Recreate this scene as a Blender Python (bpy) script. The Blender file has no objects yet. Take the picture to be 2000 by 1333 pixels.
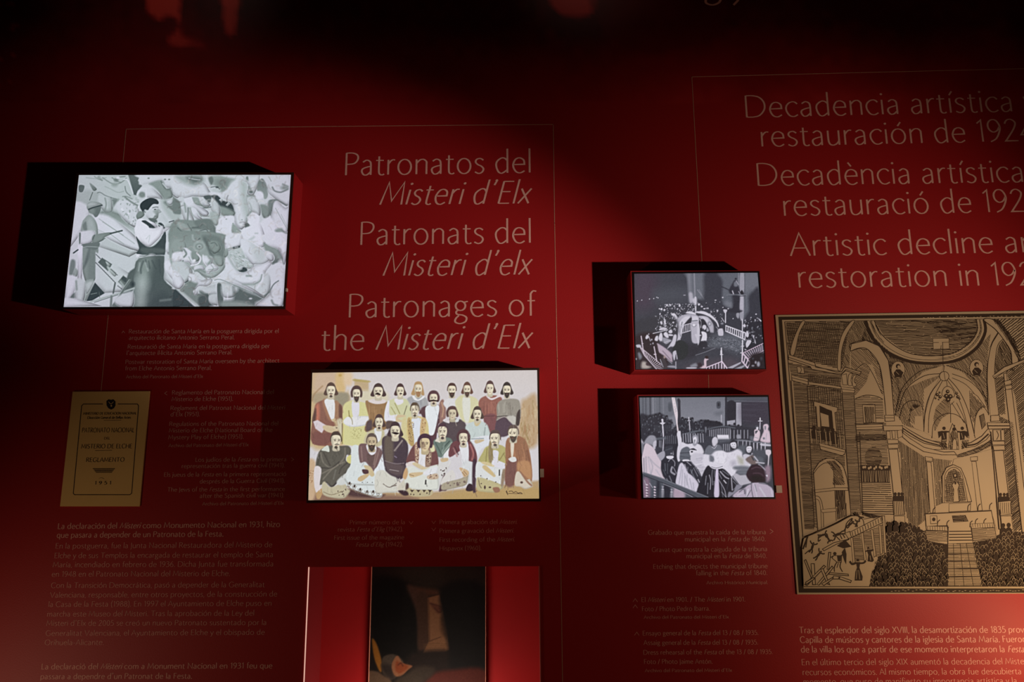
import bpy, math, random
import numpy as np
from mathutils import Vector, Matrix

# ------------------------------------------------------------------ camera
SC = bpy.context.scene
COL = SC.collection
F_PX = 1400.0
VX, VY = -48.0, 7716.0            # vertical vanishing point, pixels from the picture centre (y up)
CAMP = Vector((0.0, -2.2, 1.55))
up = Vector((VX, VY, -F_PX)).normalized()
hx = -79000.0
hy = -(F_PX * F_PX + hx * VX) / VY
right = -Vector((hx, hy, -F_PX)).normalized()
right = (right - up * right.dot(up)).normalized()
fwd = up.cross(right)             # world +Y seen from the camera
Rcw = Matrix((right, fwd, up))    # camera -> world
if (Rcw @ Vector((0, 0, -1))).y < 0:
    raise RuntimeError('camera looks away from the wall')
cam_d = bpy.data.cameras.new('camera')
cam = bpy.data.objects.new('camera', cam_d)
COL.objects.link(cam)
cam_d.sensor_width = 36.0
cam_d.lens = F_PX / 2000.0 * 36.0
cam_d.clip_start = 0.02
cam.matrix_world = Matrix.Translation(CAMP) @ Rcw.to_4x4()
SC.camera = cam


def W(px, py, depth=0.0):
    """world point where the sight line of a traced photograph pixel meets the plane `depth` in front of the wall"""
    d = Rcw @ Vector(((px - 1000.0), (666.5 - py), -F_PX))
    t = (-depth - CAMP.y) / d.y
    return CAMP + d * t


# ------------------------------------------------------------------ world, exposure
SC.view_settings.view_transform = 'Standard'
SC.view_settings.look = 'None'
SC.view_settings.exposure = 0.0
SC.view_settings.gamma = 1.0
SC.view_settings.use_curve_mapping = False
wd = bpy.data.worlds.new('world')
SC.world = wd
wd.use_nodes = True
wd.node_tree.nodes['Background'].inputs[0].default_value = (0.02, 0.003, 0.003, 1)
wd.node_tree.nodes['Background'].inputs[1].default_value = 0.3


def spot(name, loc, target, energy, color, angle, blend, radius):
    d = bpy.data.lights.new(name, 'SPOT')
    d.energy = energy; d.color = color
    d.spot_size = math.radians(angle); d.spot_blend = blend; d.shadow_soft_size = radius
    o = bpy.data.objects.new(name, d); COL.objects.link(o)
    o.location = loc
    o.rotation_euler = (Vector(target) - Vector(loc)).to_track_quat('-Z', 'Y').to_euler()
    return o


# one lamp stands low to the right of the frame, 1.4 m off the wall; its beams share that place
LAMP = W(2270, 1060) + Vector((0, -1.40, 0))
WARM = (1.0, 0.72, 0.48)
spot('lamp_beam_far', LAMP, W(840, 565), 150.0, (1.0, 0.84, 0.74), 28, 1.0, 0.022)
spot('lamp_beam_middle', LAMP, W(1740, 700), 40.0, (1.0, 0.78, 0.60), 58, 1.0, 0.022)
spot('lamp_beam_near', LAMP, W(2120, 1300), 30.0, WARM, 70, 1.0, 0.022)
spot('case_lamp', W(2165, 1300) + Vector((0, -0.40, 0)), W(1990, 1240), 8.0, (1.0, 0.66, 0.34), 130, 1.0, 0.06)
spot('lamp_spill', LAMP, W(1300, 800), 12.0, WARM, 130, 1.0, 0.022)
spot('floor_lamp_left', W(-420, 1600) + Vector((0, -0.9, 0)), W(300, 1380), 12.5, WARM, 92, 1.0, 0.04)
d_ = bpy.data.lights.new('niche_fill', 'AREA'); d_.shape = 'RECTANGLE'; d_.size = 0.22; d_.size_y = 0.04; d_.energy = 2.6; d_.color = (1.0, 0.8, 0.66)  # unseen fill added low in the niche to brighten its back
o_ = bpy.data.objects.new('niche_fill', d_); COL.objects.link(o_); o_.location = (W(828, 1108).x, 0.04, 0.66); o_.rotation_euler = (math.radians(172), 0, 0)
spot('mural_fill_left', (W(380, 0).x, -0.70, 3.75), W(330, -90), 2.1, (1.0, 0.80, 0.66), 60, 1.0, 0.05)  # unseen light added overhead to bring out the mural patches
spot('mural_fill_right', (W(1130, 0).x, -0.70, 3.75), W(1150, -120), 2.0, (1.0, 0.80, 0.66), 44, 1.0, 0.05)  # second added overhead fill, for the patch further right


# ------------------------------------------------------------------ helpers
def srgb(c):
    c = np.asarray(c, float) / 255.0
    return np.where(c <= 0.04045, c / 12.92, ((c + 0.055) / 1.055) ** 2.4)


def mat(name, col, rough=0.6, spec=0.4, metal=0.0, noise=0.0, scale=8.0, bump=0.0, bscale=200.0):
    m = bpy.data.materials.new(name); m.use_nodes = True
    nt = m.node_tree; b = nt.nodes['Principled BSDF']
    b.inputs['Base Color'].default_value = (*col, 1)
    b.inputs['Roughness'].default_value = rough
    b.inputs['Specular IOR Level'].default_value = spec
    b.inputs['Metallic'].default_value = metal
    tc = nt.nodes.new('ShaderNodeTexCoord')
    if noise:
        n = nt.nodes.new('ShaderNodeTexNoise'); n.inputs['Scale'].default_value = scale; n.inputs['Detail'].default_value = 5
        nt.links.new(tc.outputs['Object'], n.inputs['Vector'])
        r = nt.nodes.new('ShaderNodeMix'); r.data_type = 'RGBA'
        r.inputs[6].default_value = (*[c * (1 - noise) for c in col], 1)
        r.inputs[7].default_value = (*[min(1, c * (1 + noise)) for c in col], 1)
        nt.links.new(n.outputs['Fac'], r.inputs[0]); nt.links.new(r.outputs[2], b.inputs['Base Color'])
    if bump:
        n = nt.nodes.new('ShaderNodeTexNoise'); n.inputs['Scale'].default_value = bscale
        nt.links.new(tc.outputs['Object'], n.inputs['Vector'])
        bp = nt.nodes.new('ShaderNodeBump'); bp.inputs['Strength'].default_value = bump; bp.inputs['Distance'].default_value = 0.002
        nt.links.new(n.outputs['Fac'], bp.inputs['Height']); nt.links.new(bp.outputs[0], b.inputs['Normal'])
    return m


def emis(name, col, strength):
    m = bpy.data.materials.new(name); m.use_nodes = True
    b = m.node_tree.nodes['Principled BSDF']
    b.inputs['Base Color'].default_value = (0.02, 0.02, 0.02, 1)
    b.inputs['Emission Color'].default_value = (*col, 1)
    b.inputs['Emission Strength'].default_value = strength
    return m


def obj(name, verts, faces, m=None, parent=None, smooth=False):
    me = bpy.data.meshes.new(name)
    me.from_pydata([tuple(v) for v in verts], [], faces)
    me.update()
    o = bpy.data.objects.new(name, me); COL.objects.link(o)
    if m: me.materials.append(m)
    if parent:
        o.parent = parent
        o.matrix_parent_inverse = parent_inv(parent)
    if smooth:
        for p in me.polygons: p.use_smooth = True
    return o


def parent_inv(p):
    m = Matrix.Translation(p.location)
    q = p.parent
    while q:
        m = Matrix.Translation(q.location) @ m; q = q.parent
    return m.inverted()


def empty(name, loc, label, cat, group=None):
    o = bpy.data.objects.new(name, None); COL.objects.link(o)
    o.empty_display_size = 0.05
    o.location = loc
    o['label'] = label; o['category'] = cat
    if group: o['group'] = group
    return o


def struct(name, verts, faces, m, label=None):
    o = obj(name, verts, faces, m); o['kind'] = 'structure'
    if label: o['label'] = label
    return o


BOXF = [(0, 1, 2, 3), (7, 6, 5, 4), (0, 4, 5, 1), (1, 5, 6, 2), (2, 6, 7, 3), (3, 7, 4, 0)]


def box(x0, x1, y0, y1, z0, z1):
    v = [(x0, y0, z0), (x1, y0, z0), (x1, y0, z1), (x0, y0, z1), (x0, y1, z0), (x1, y1, z0), (x1, y1, z1), (x0, y1, z1)]
    return v, BOXF


def slab_quad(corners, t):
    """box from four front corners (TL, TR, BR, BL) and thickness t towards the wall"""
    v = [Vector(c) for c in (corners[3], corners[2], corners[1], corners[0])]
    v += [c + Vector((0, t, 0)) for c in v]
    return v, BOXF


def merge(*parts):
    V, F = [], []
    for v, f in parts:
        k = len(V); V += [tuple(a) for a in v]; F += [tuple(i + k for i in q) for q in f]
    return V, F


def lerp(a, b, t): return a + (b - a) * t


def frame_ring(outer, inner, t):
    """picture-frame ring between two quads (TL,TR,BR,BL), thickness t towards the wall"""
    o = [Vector(c) for c in outer]; i = [Vector(c) for c in inner]; d = Vector((0, t, 0))
    V = o + i + [c + d for c in o] + [c + d for c in i]
    F = []
    for k in range(4):
        n = (k + 1) % 4
        F += [(k, 4 + k, 4 + n, n), (8 + k, 8 + n, 12 + n, 12 + k), (k, n, 8 + n, 8 + k), (4 + k, 12 + k, 12 + n, 4 + n)]
    return V, F

# ------------------------------------------------------------------ stroke lettering (drawn for this scene)
def _e(cx, cy, rx, ry, n=20):
    return ' '.join('%g,%g' % (cx + rx * math.cos(2 * math.pi * k / n), cy + ry * math.sin(2 * math.pi * k / n)) for k in range(n + 1))


_bowl_b = '9,50 20,64 35,66 52,52 53,30 42,5 26,-1 9,10'
_bowl_d = '50,54 40,65 26,66 9,50 7,28 16,4 30,-1 50,14'
G = {
 'a': (53, ['10,57 24,66 37,60 41,46 !41,0', '41,38 24,34 9,26 7,13 15,0 28,1 41,14']),
 'b': (60, ['9,108 9,0', _bowl_b]), 'c': (51, ['49,56 38,66 22,64 8,48 7,26 18,4 34,-1 49,7']),
 'd': (61, ['50,108 50,0', _bowl_d]), 'e': (56, ['!9,36 !50,37 47,56 32,66 16,60 7,40 8,22 18,4 34,-1 50,8']),
 'f': (33, ['37,104 26,106 17,95 16,80 !16,0', '4,64 32,64']),
 'g': (54, [_e(26, 45, 18, 20), '17,27 10,19 14,9 34,5 48,-5 45,-22 26,-31 8,-25 8,-11 20,4', '38,60 53,64']),
 'h': (57, ['9,108 9,0', '9,48 22,63 36,66 47,56 48,42 !48,0']), 'i': (18, ['9,66 9,0', '.9,92']),
 'j': (20, ['10,66 10,-8 5,-25 -6,-31', '.10,92']), 'k': (50, ['9,108 9,0', '42,66 10,30', '18,38 46,0']), 'l': (18, ['9,108 9,0']),
 'm': (88, ['9,66 9,0', '9,48 20,62 32,66 42,57 44,44 !44,0', '44,46 55,61 67,66 77,57 79,44 !79,0']),
 'n': (57, ['9,66 9,0', '9,48 22,63 36,66 47,56 48,42 !48,0']), 'o': (64, [_e(32, 33, 25, 34)]),
 'p': (61, ['9,66 9,-32', _bowl_b]), 'q': (61, ['50,66 50,-32', _bowl_d]), 'r': (36, ['9,66 9,0', '9,46 18,60 27,66 35,65']),
 's': (44, ['38,58 26,66 12,62 8,50 16,39 30,31 38,19 33,5 20,-1 5,6']), 't': (37, ['15,82 !15,66 15,14 20,1 29,-1 36,3', '3,64 33,64']),
 'u': (57, ['8,66 8,24 13,4 26,-1 40,7 48,20', '48,66 48,0']), 'v': (48, ['!2,66 !24,0 !46,66']), 'w': (70, ['!2,66 !20,0 !36,62 !52,0 !69,66']),
 'x': (49, ['4,66 46,0', '44,66 3,0']), 'y': (48, ['2,66 25,2', '!47,66 !19,-18 6,-32']), 'z': (48, ['!5,65 !42,65 !4,1 !44,1']),
 'A': (74, ['!2,0 !37,100 !72,0', '15,34 60,34']),
 'B': (62, ['10,100 10,0', '!10,99 34,99 48,88 45,64 30,54 !10,54', '!28,54 52,46 56,26 44,4 24,1 !10,1']),
 'C': (77, ['72,87 54,100 32,98 10,74 8,36 26,5 50,-1 73,13']), 'D': (88, ['10,100 10,0', '!10,99 36,99 62,90 78,66 78,36 60,9 36,1 !10,1']),
 'E': (57, ['10,100 10,0', '10,99 51,99', '10,53 47,53', '10,1 53,1']), 'F': (52, ['10,100 10,0', '10,99 50,99', '10,52 45,52']),
 'G': (84, ['72,87 54,100 32,98 10,74 8,36 26,5 50,-1 !74,12 !74,44 !56,44']), 'H': (82, ['10,100 10,0', '72,100 72,0', '10,53 72,53']),
 'I': (20, ['10,100 10,0']), 'J': (24, ['12,100 12,-6 9,-18 0,-27']), 'L': (50, ['!10,100 !10,1 !50,1']),
 'M': (98, ['!5,0 !17,100 !48,16 !80,100 !92,0']), 'N': (82, ['!10,0 !10,100 !71,2 !71,100']), 'O': (92, [_e(46, 50, 38, 51, 24)]),
 'P': (60, ['10,100 10,0', '!10,99 34,99 52,90 55,72 44,54 26,49 !10,49']), 'R': (66, ['10,100 10,0', '!10,99 34,99 52,90 54,73 44,56 26,51 !10,51', '30,51 64,0']),
 'S': (59, ['50,89 36,100 18,97 10,80 18,62 38,48 51,32 47,11 30,-1 8,7']), 'T': (68, ['2,99 66,99', '34,99 34,0']), 'U': (78, ['10,100 10,34 18,8 39,-1 60,8 68,34 68,100']),
 'V': (72, ['!2,100 !36,0 !70,100']), 'X': (70, ['6,100 66,0', '64,100 4,0']),
 '0': (56, [_e(28, 49, 21, 50)]), '1': (36, ['!8,84 !24,99 !24,0']), '2': (56, ['8,80 16,95 31,100 46,88 46,72 34,46 !5,1 !52,1']),
 '3': (56, ['8,88 24,100 42,92 42,70 28,56 !17,54', '!27,55 46,46 50,24 36,3 18,-1 4,7']), '4': (60, ['!43,0 !43,99 !4,28 !56,28']),
 '5': (54, ['!46,99 !16,99 !12,57 30,60 48,46 48,20 34,2 18,-1 4,6']),
 '6': (58, ['46,99 24,84 8,48 8,24 20,2 38,1 50,18 48,42 34,56 18,50 8,32']), '7': (52, ['!4,99 !50,99 !20,0']),
 '8': (56, [_e(28, 76, 17, 23), _e(28, 26, 22, 27)]), '9': (58, ['12,-1 34,14 50,50 50,75 38,97 20,98 8,81 10,57 24,43 40,49 50,67']),
 '.': (18, ['.9,3']), ',': (18, ['11,5 5,-14']), '’': (30, ['.14,104', '16,104 9,83']), '/': (36, ['2,-10 34,104']), '-': (34, ['5,34 29,34']),
 '(': (30, ['26,112 12,84 8,44 12,6 26,-22']), ')': (30, ['4,112 18,84 22,44 18,6 4,-22']), '·': (18, ['.9,40']), ' ': (27, []), '>': (60, ['!8,84 !50,48 !8,12']),
}
for _ch, _b, _dx in (('á', 'a', 24), ('é', 'e', 30), ('ó', 'o', 32), ('ú', 'u', 28)):
    G[_ch] = (G[_b][0], G[_b][1] + ['%g,80 %g,98' % (_dx, _dx + 12)])
G['í'] = (20, ['10,66 10,0', '10,80 21,98'])
G['è'] = (56, G['e'][1] + ['20,98 31,80'])


def _stroke(s):
    if s[0] == '.':
        x, y = map(float, s[1:].split(','))
        return ('dot', x, y)
    pts, cor = [], []
    for tok in s.split():
        c = tok[0] == '!'
        x, y = tok.lstrip('!').split(',')
        pts.append((float(x), float(y))); cor.append(c)
    P = np.array(pts); n = len(P)
    if n == 2: return ('path', P)
    out = [P[0]]
    for i in range(n - 1):
        a, b = P[i], P[i + 1]
        if cor[i] and cor[i + 1]:
            out.append(b); continue
        p0 = P[i - 1] if i > 0 and not cor[i] else a - (b - a) * 0.5
        p3 = P[i + 2] if i + 2 < n and not cor[i + 1] else b + (b - a) * 0.5
        for k in (1, 2, 3, 4) if n < 15 else (1,):
            t = k / (4 if n < 15 else 1)
            out.append(0.5 * ((2 * a) + (-p0 + b) * t + (2 * p0 - 5 * a + 4 * b - p3) * t * t + (-p0 + 3 * a - 3 * b + p3) * t ** 3))
    return ('path', np.array(out))


GL = {k: (v[0], [_stroke(s) for s in v[1]]) for k, v in G.items()}


def ribbon(P, wfun, closed=False):
    """2-D ribbon along a polyline -> verts, quads"""
    P = np.asarray(P, float)
    d = np.diff(P, axis=0); L = np.hypot(d[:, 0], d[:, 1]); keep = np.r_[True, L > 1e-6]; P = P[keep]
    if len(P) < 2: return [], []
    d = np.diff(P, axis=0); d /= np.hypot(d[:, 0], d[:, 1])[:, None]
    t = np.vstack([d[:1], (d[:-1] + d[1:]), d[-1:]])
    if np.hypot(*(P[0] - P[-1])) < 1e-3:
        t[0] = t[-1] = d[0] + d[-1]
    ln = np.hypot(t[:, 0], t[:, 1]); ln[ln < 1e-6] = 1; t /= ln[:, None]
    nrm = np.stack([-t[:, 1], t[:, 0]], 1)
    c = np.abs(np.r_[1, (d[:-1] * t[1:-1]).sum(1), 1]); c = np.clip(c, 0.35, 1)
    w = np.array([wfun(t[i]) for i in range(len(P))]) / 2 / c
    Lf = P + nrm * w[:, None]; Rt = P - nrm * w[:, None]
    V = []
    for a, b in zip(Lf, Rt): V += [tuple(a), tuple(b)]
    return V, [(2 * i, 2 * i + 1, 2 * i + 3, 2 * i + 2) for i in range(len(P) - 1)]


def set_line(text, weight, italic0=False, track=0.0):
    """text in cap-height-100 units; *..* toggles italic. returns verts2d, faces, advance positions"""
    V, F = [], []; x = 0.0; it = italic0; ends = []; lay = 0; own = []; gi = 0
    wf = lambda t: weight * (0.62 + 0.38 * abs(t[1]))
    for ch in text:
        if ch == '*':
            it = not it; ends.append(x); continue
        adv, st = GL.get(ch, GL['x'])
        sh = 0.22 if it else 0.0; sx = 0.9 if it else 1.0
        for s in st:
            if s[0] == 'dot':
                r = weight * 0.72; pts = [(s[1] * sx + r * math.cos(a * math.pi / 4), s[2] + r * math.sin(a * math.pi / 4)) for a in range(8)]
                v, f = pts, [tuple(range(8))]
            else:
                v, f = ribbon(s[1] * np.array([sx, 1.0]), wf)
            k = len(V)
            V += [(x + a + sh * b, b, lay % 4) for a, b in v]; F += [tuple(i + k for i in q) for q in f]; lay += 1
            own += [gi] * len(f)
        gi += 1
        x += adv * sx + track; ends.append(x)
    return V, F, x, ends, own


def text_line(text, x0, y0, x1, y1, cap, weight, m, parent, depth=0.0004, fit=None, name='text_line', track=0.0, letters=False):
    """one line set between traced baseline ends; `fit` = leading part of the text that ends at (x1,y1)"""
    V, F, adv, ends, own = set_line(text, weight, track=track)
    lo = min(v[0] for v in V)
    hi = max(v[0] for v in V) if fit is None else max(v[0] for v in set_line(fit, weight, track=track)[0])
    A = W(x0, y0, depth); B = W(x1, y1, depth)
    C = W((x0 + x1) / 2, (y0 + y1) / 2 - cap, depth); mid = (A + B) / 2
    upv = Vector((0, 0, (C - mid).z / 100.0))
    ax = (B - A) / (hi - lo)
    P = [A + ax * (a - lo) + upv * b - Vector((0, 0.000004 * l, 0)) for a, b, l in V]
    if not letters:
        return obj(name, P, F, m, parent)
    for g in sorted(set(own)):
        fs = [f for f, o_ in zip(F, own) if o_ == g]
        ids = sorted({i for f in fs for i in f}); mp = {j: n for n, j in enumerate(ids)}
        obj('letter', [P[j] for j in ids], [tuple(mp[j] for j in f) for f in fs], m, parent)

# ------------------------------------------------------------------ woodcut / line drawing built as stacked flat ink shapes
class Ink:
    def __init__(s, depth, step=0.000003):
        s.V, s.F, s.M, s.depth, s.step, s.n = [], [], [], depth, step, 0
        s.f(0, 0, 1); s.rng = random.Random(11)

    def f(s, ox, oy, k): s.ox, s.oy, s.k = ox, oy, k; return s

    def _p(s, pts):
        if isinstance(pts, str): pts = [tuple(map(float, q.split(','))) for q in pts.split()]
        return [(a / s.k + s.ox, b / s.k + s.oy) for a, b in pts]

    def _add(s, V, F, mi):
        k = len(s.V); s.V += [(x, y, s.n) for x, y in V]; s.F += [tuple(i + k for i in q) for q in F]; s.M += [mi] * len(F)

    @staticmethod
    def sm(P, closed=False, st=4):
        n = len(P); P = [np.array(q, float) for q in P]
        if n < 3: return [tuple(q) for q in P]
        out = []
        for i in range(n if closed else n - 1):
            if closed: a, b, c, d = P[i - 1], P[i], P[(i + 1) % n], P[(i + 2) % n]
            else: a, b, c, d = P[max(i - 1, 0)], P[i], P[i + 1], P[min(i + 2, n - 1)]
            for q in range(st):
                t = q / st
                out.append(tuple(0.5 * (2 * b + (c - a) * t + (2 * a - 5 * b + 4 * c - d) * t * t + (3 * b - a - 3 * c + d) * t ** 3)))
        if not closed: out.append(tuple(P[-1]))
        return out

    def st(s, pts, w=1.1, mi=1, smooth=True, closed=False, raw=False):
        P = pts if raw else s._p(pts)
        if smooth: P = s.sm(P, closed)
        if closed: P = list(P) + [P[0]]
        V, F = ribbon(P, lambda t: w)
        s.n += 1 if not raw else 0
        s._add(V, F, mi); return s

    def fill(s, pts, mi=0, smooth=False):
        P = s._p(pts)
        if smooth: P = s.sm(P, True)
        from mathutils.geometry import tessellate_polygon
        s.n += 1
        T = tessellate_polygon([[Vector((x, -y, 0)) for x, y in P]])
        s._add(P, [tuple(t) for t in T], mi); return s

    def po(s, pts, w=1.1, smooth=False, mi=0):
        s.fill(pts, mi, smooth); s.st(pts, w, 1, smooth, True); return s

    def hatch(s, pts, ang, sp, w, jit=0.25, smooth=False, mi=1, gap=0.08):
        P = s._p(pts)
        if smooth: P = s.sm(P, True)
        s.n += 1
        c, q = math.cos(math.radians(ang)), math.sin(math.radians(ang))
        R = [(x * c + y * q, -x * q + y * c) for x, y in P]
        v = min(b for a, b in R) + sp / 2; hi = max(b for a, b in R)
        while v < hi:
            xs_ = []
            for i in range(len(R)):
                (a0, b0), (a1, b1) = R[i], R[(i + 1) % len(R)]
                if (b0 > v) != (b1 > v): xs_.append(a0 + (v - b0) / (b1 - b0) * (a1 - a0))
            xs_.sort()
            for a, b in zip(xs_[::2], xs_[1::2]):
                x = a
                while x < b - 0.8:
                    e = min(b, x + s.rng.uniform(14, 40))
                    n = max(2, int((e - x) / 9) + 1)
                    L = []
                    for i in range(n + 1):
                        u = x + (e - x) * i / n; vv = v + s.rng.uniform(-jit, jit) * sp * .6
                        L.append((u * c - vv * q, u * q + vv * c))
                    wv = w * s.rng.uniform(0.75, 1.25)
                    V, F = ribbon(L, lambda t: wv)
                    s._add(V, F, mi)
                    x = e + (s.rng.uniform(0.4, 1.6) if s.rng.random() < gap * 5 else 0)
            v += sp * s.rng.uniform(0.88, 1.12)
        return s

    def dot(s, x, y, rx, ry=None, mi=1, n=9):
        ry = ry or rx; s.n += 0.5
        P = s._p([(x + rx * math.cos(6.2832 * i / n), y + ry * math.sin(6.2832 * i / n)) for i in range(n)])
        s._add(P, [tuple(range(n))], mi); return s

    def person(s, x, y, h):
        """small cut figure: head and draped body"""
        s.n += 1
        s.dot(x, y - h * .82, h * .15, h * .17)
        s.fill([(x - h * .1, y - h * .66), (x + h * .1, y - h * .66), (x + h * .24, y - h * .5), (x + h * .22, y), (x - h * .22, y), (x - h * .24, y - h * .5)])
        s.M[-1] = 1
        for i in range(len(s.M) - 1, -1, -1):
            if len(s.F[i]) == 3 and s.V[s.F[i][0]][2] == s.n: s.M[i] = 1
            else: break
        return s

    def build(s, name, mats, parent):
        o = obj(name, [W(x, y, s.depth + n * s.step) for x, y, n in s.V], s.F, None, parent)
        for m in mats: o.data.materials.append(m)
        o.data.polygons.foreach_set('material_index', np.array(s.M, np.int32))
        o.data.update()
        return o

# ------------------------------------------------------------------ pixel painting for the flat prints
class Pic:
    """soft-edged painter on a numpy canvas; coordinates are those of an enlarged crop (ox, oy, k)"""
    def __init__(s, x0, y0, x1, y1, res, base):
        s.x0, s.y0, s.res = x0, y0, res
        s.h, s.w = int((y1 - y0) * res) + 1, int((x1 - x0) * res) + 1
        s.im = np.empty((s.h, s.w, 3)); s.im[:] = base
        s.f(0, 0, 1)
        s.tab = None

    def tone(s, v):
        if s.tab is None: return np.array([v, v, v], float)
        xs = [t[0] for t in s.tab]
        return np.array([np.interp(v, xs, [t[1][i] for t in s.tab]) for i in range(3)])

    def f(s, ox, oy, k): s.ox, s.oy, s.k = ox, oy, k; return s

    def _t(s, pts):
        if isinstance(pts, str): pts = [tuple(map(float, p.split(','))) for p in pts.split()]
        P = np.asarray(pts, float)
        return np.stack([(P[:, 0] / s.k + s.ox - s.x0) * s.res, (P[:, 1] / s.k + s.oy - s.y0) * s.res], 1)

    @staticmethod
    def _sm(P, closed):
        n = len(P)
        if n < 3: return P
        out = []
        for i in range(n if closed else n - 1):
            if closed: a, b, c, d = P[i - 1], P[i], P[(i + 1) % n], P[(i + 2) % n]
            else: a, b, c, d = P[max(i - 1, 0)], P[i], P[i + 1], P[min(i + 2, n - 1)]
            for t in (0, .25, .5, .75):
                out.append(0.5 * (2 * b + (c - a) * t + (2 * a - 5 * b + 4 * c - d) * t * t + (3 * b - a - 3 * c + d) * t ** 3))
        if not closed: out.append(P[-1])
        return np.array(out)

    def _win(s, P, m):
        x0 = max(int(P[:, 0].min() - m), 0); x1 = min(int(P[:, 0].max() + m) + 2, s.w)
        y0 = max(int(P[:, 1].min() - m), 0); y1 = min(int(P[:, 1].max() + m) + 2, s.h)
        if x1 <= x0 or y1 <= y0: return None
        Y, X = np.mgrid[y0:y1, x0:x1]
        return x0, x1, y0, y1, X.astype(float), Y.astype(float)

    @staticmethod
    def _dist(X, Y, P, closed):
        D = np.full(X.shape, 1e9); ins = np.zeros(X.shape, bool)
        n = len(P)
        for i in range(n if closed else n - 1):
            ax, ay = P[i]; bx, by = P[(i + 1) % n]
            dx, dy = bx - ax, by - ay; L = dx * dx + dy * dy + 1e-9
            t = np.clip(((X - ax) * dx + (Y - ay) * dy) / L, 0, 1)
            D = np.minimum(D, (X - ax - t * dx) ** 2 + (Y - ay - t * dy) ** 2)
            if closed and ay != by:
                c = ((ay > Y) != (by > Y)) & (X < ax + (Y - ay) * dx / dy)
                ins ^= c
        D = np.sqrt(D)
        return np.where(ins, -D, D) if closed else D

    def _put(s, w, A, col):
        x0, x1, y0, y1 = w[:4]
        c = np.asarray(col, float)
        if c.ndim == 0: c = s.tone(c)
        s.im[y0:y1, x0:x1] += (c - s.im[y0:y1, x0:x1]) * A[..., None]

    def poly(s, pts, col, soft=0.7, a=1.0, sm=True, col2=None, dirn=(0, 1), rim=0.0, rimw=4.0):
        P = s._t(pts); P = s._sm(P, True) if sm else P
        so = soft * s.res
        w = s._win(P, so + 1)
        if w is None: return s
        D = s._dist(w[4], w[5], P, True)
        A = a * np.clip(0.5 - D / (2 * so), 0, 1)
        if col2 is not None:
            u = (w[4] * dirn[0] + w[5] * dirn[1]); v = P @ np.array(dirn)
            t = np.clip((u - v.min()) / max(np.ptp(v), 1e-6), 0, 1)[..., None]
            c1, c2 = [s.tone(q) if np.ndim(q) == 0 else np.asarray(q, float) for q in (col, col2)]
            x0, x1, y0, y1 = w[:4]
            s.im[y0:y1, x0:x1] += (c1 + (c2 - c1) * t - s.im[y0:y1, x0:x1]) * A[..., None]
        else:
            s._put(w, A, col)
        if rim:
            rw = rimw * s.res
            cx, cy = P.mean(0); R_ = max(np.ptp(P[:, 0]), np.ptp(P[:, 1])) / 2 + 1e-6
            q = np.clip(0.35 + 0.75 * ((w[4] - cx) * 0.55 + (w[5] - cy) * 0.85) / R_, 0.0, 1.0)
            K = rim * q * np.clip(1 + D / rw, 0, 1) ** 1.5 * (D < 0) * np.clip(-D / (0.4 * s.res), 0, 1)
            x0, x1, y0, y1 = w[:4]
            s.im[y0:y1, x0:x1] *= (1 - K)[..., None]
        return s

    def line(s, pts, wd, col, soft=0.45, a=1.0, sm=True):
        P = s._t(pts); P = s._sm(P, False) if sm else P
        so = soft * s.res; r = wd / s.k * s.res / 2
        w = s._win(P, so + r + 1)
        if w is None: return s
        D = s._dist(w[4], w[5], P, False) - r
        s._put(w, a * np.clip(0.5 - D / (2 * so), 0, 1), col)
        return s

    def ell(s, cx, cy, rx, ry, col, soft=0.6, a=1.0, rot=0.0):
        n = 20; c, q = math.cos(math.radians(rot)), math.sin(math.radians(rot))
        pts = []
        for i in range(n):
            u, v = rx * math.cos(2 * math.pi * i / n), ry * math.sin(2 * math.pi * i / n)
            pts.append((cx + u * c - v * q, cy + u * q + v * c))
        return s.poly(pts, col, soft, a, sm=False)

    def noise(s, amp, cell, box=None, seed=1):
        r = np.random.default_rng(seed)
        gh, gw = int(s.h / cell) + 3, int(s.w / cell) + 3
        g = r.standard_normal((gh, gw)); y = np.arange(s.h) / cell; x = np.arange(s.w) / cell
        yi, xi = y.astype(int), x.astype(int); fy, fx = (y - yi)[:, None], (x - xi)[None]
        fy = fy * fy * (3 - 2 * fy); fx = fx * fx * (3 - 2 * fx)
        n = (g[yi][:, xi] * (1 - fy) * (1 - fx) + g[yi + 1][:, xi] * fy * (1 - fx) + g[yi][:, xi + 1] * (1 - fy) * fx + g[yi + 1][:, xi + 1] * fy * fx)
        s.im += amp * n[..., None]
        return s

    def sharpen(s, r=3, amt=0.8):
        def blur(a):
            for ax in (0, 1):
                for _ in range(2):
                    p = np.pad(a, [(r, r) if q == ax else (0, 0) for q in range(3)], 'edge')
                    c = np.cumsum(p, axis=ax)
                    n = 2 * r + 1
                    c0 = np.concatenate([np.zeros_like(np.take(c, [0], axis=ax)), c], axis=ax)
                    L_ = a.shape[ax]
                    a = (np.take(c0, range(n, n + L_), axis=ax) - np.take(c0, range(0, L_), axis=ax)) / n
            return a
        s.im = np.clip(s.im + amt * (s.im - blur(s.im)), 4, 246)
        return s

    def dots(s, pts_n, xr, yr, size, cols, a=1.0, seed=3, soft=0.5, aspect=1.0):
        r = np.random.default_rng(seed)
        for _ in range(pts_n):
            q = r.uniform(*size)
            s.ell(r.uniform(*xr), r.uniform(*yr), q, q * aspect, cols[r.integers(len(cols))], soft, a, r.uniform(0, 180))
        return s

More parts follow.
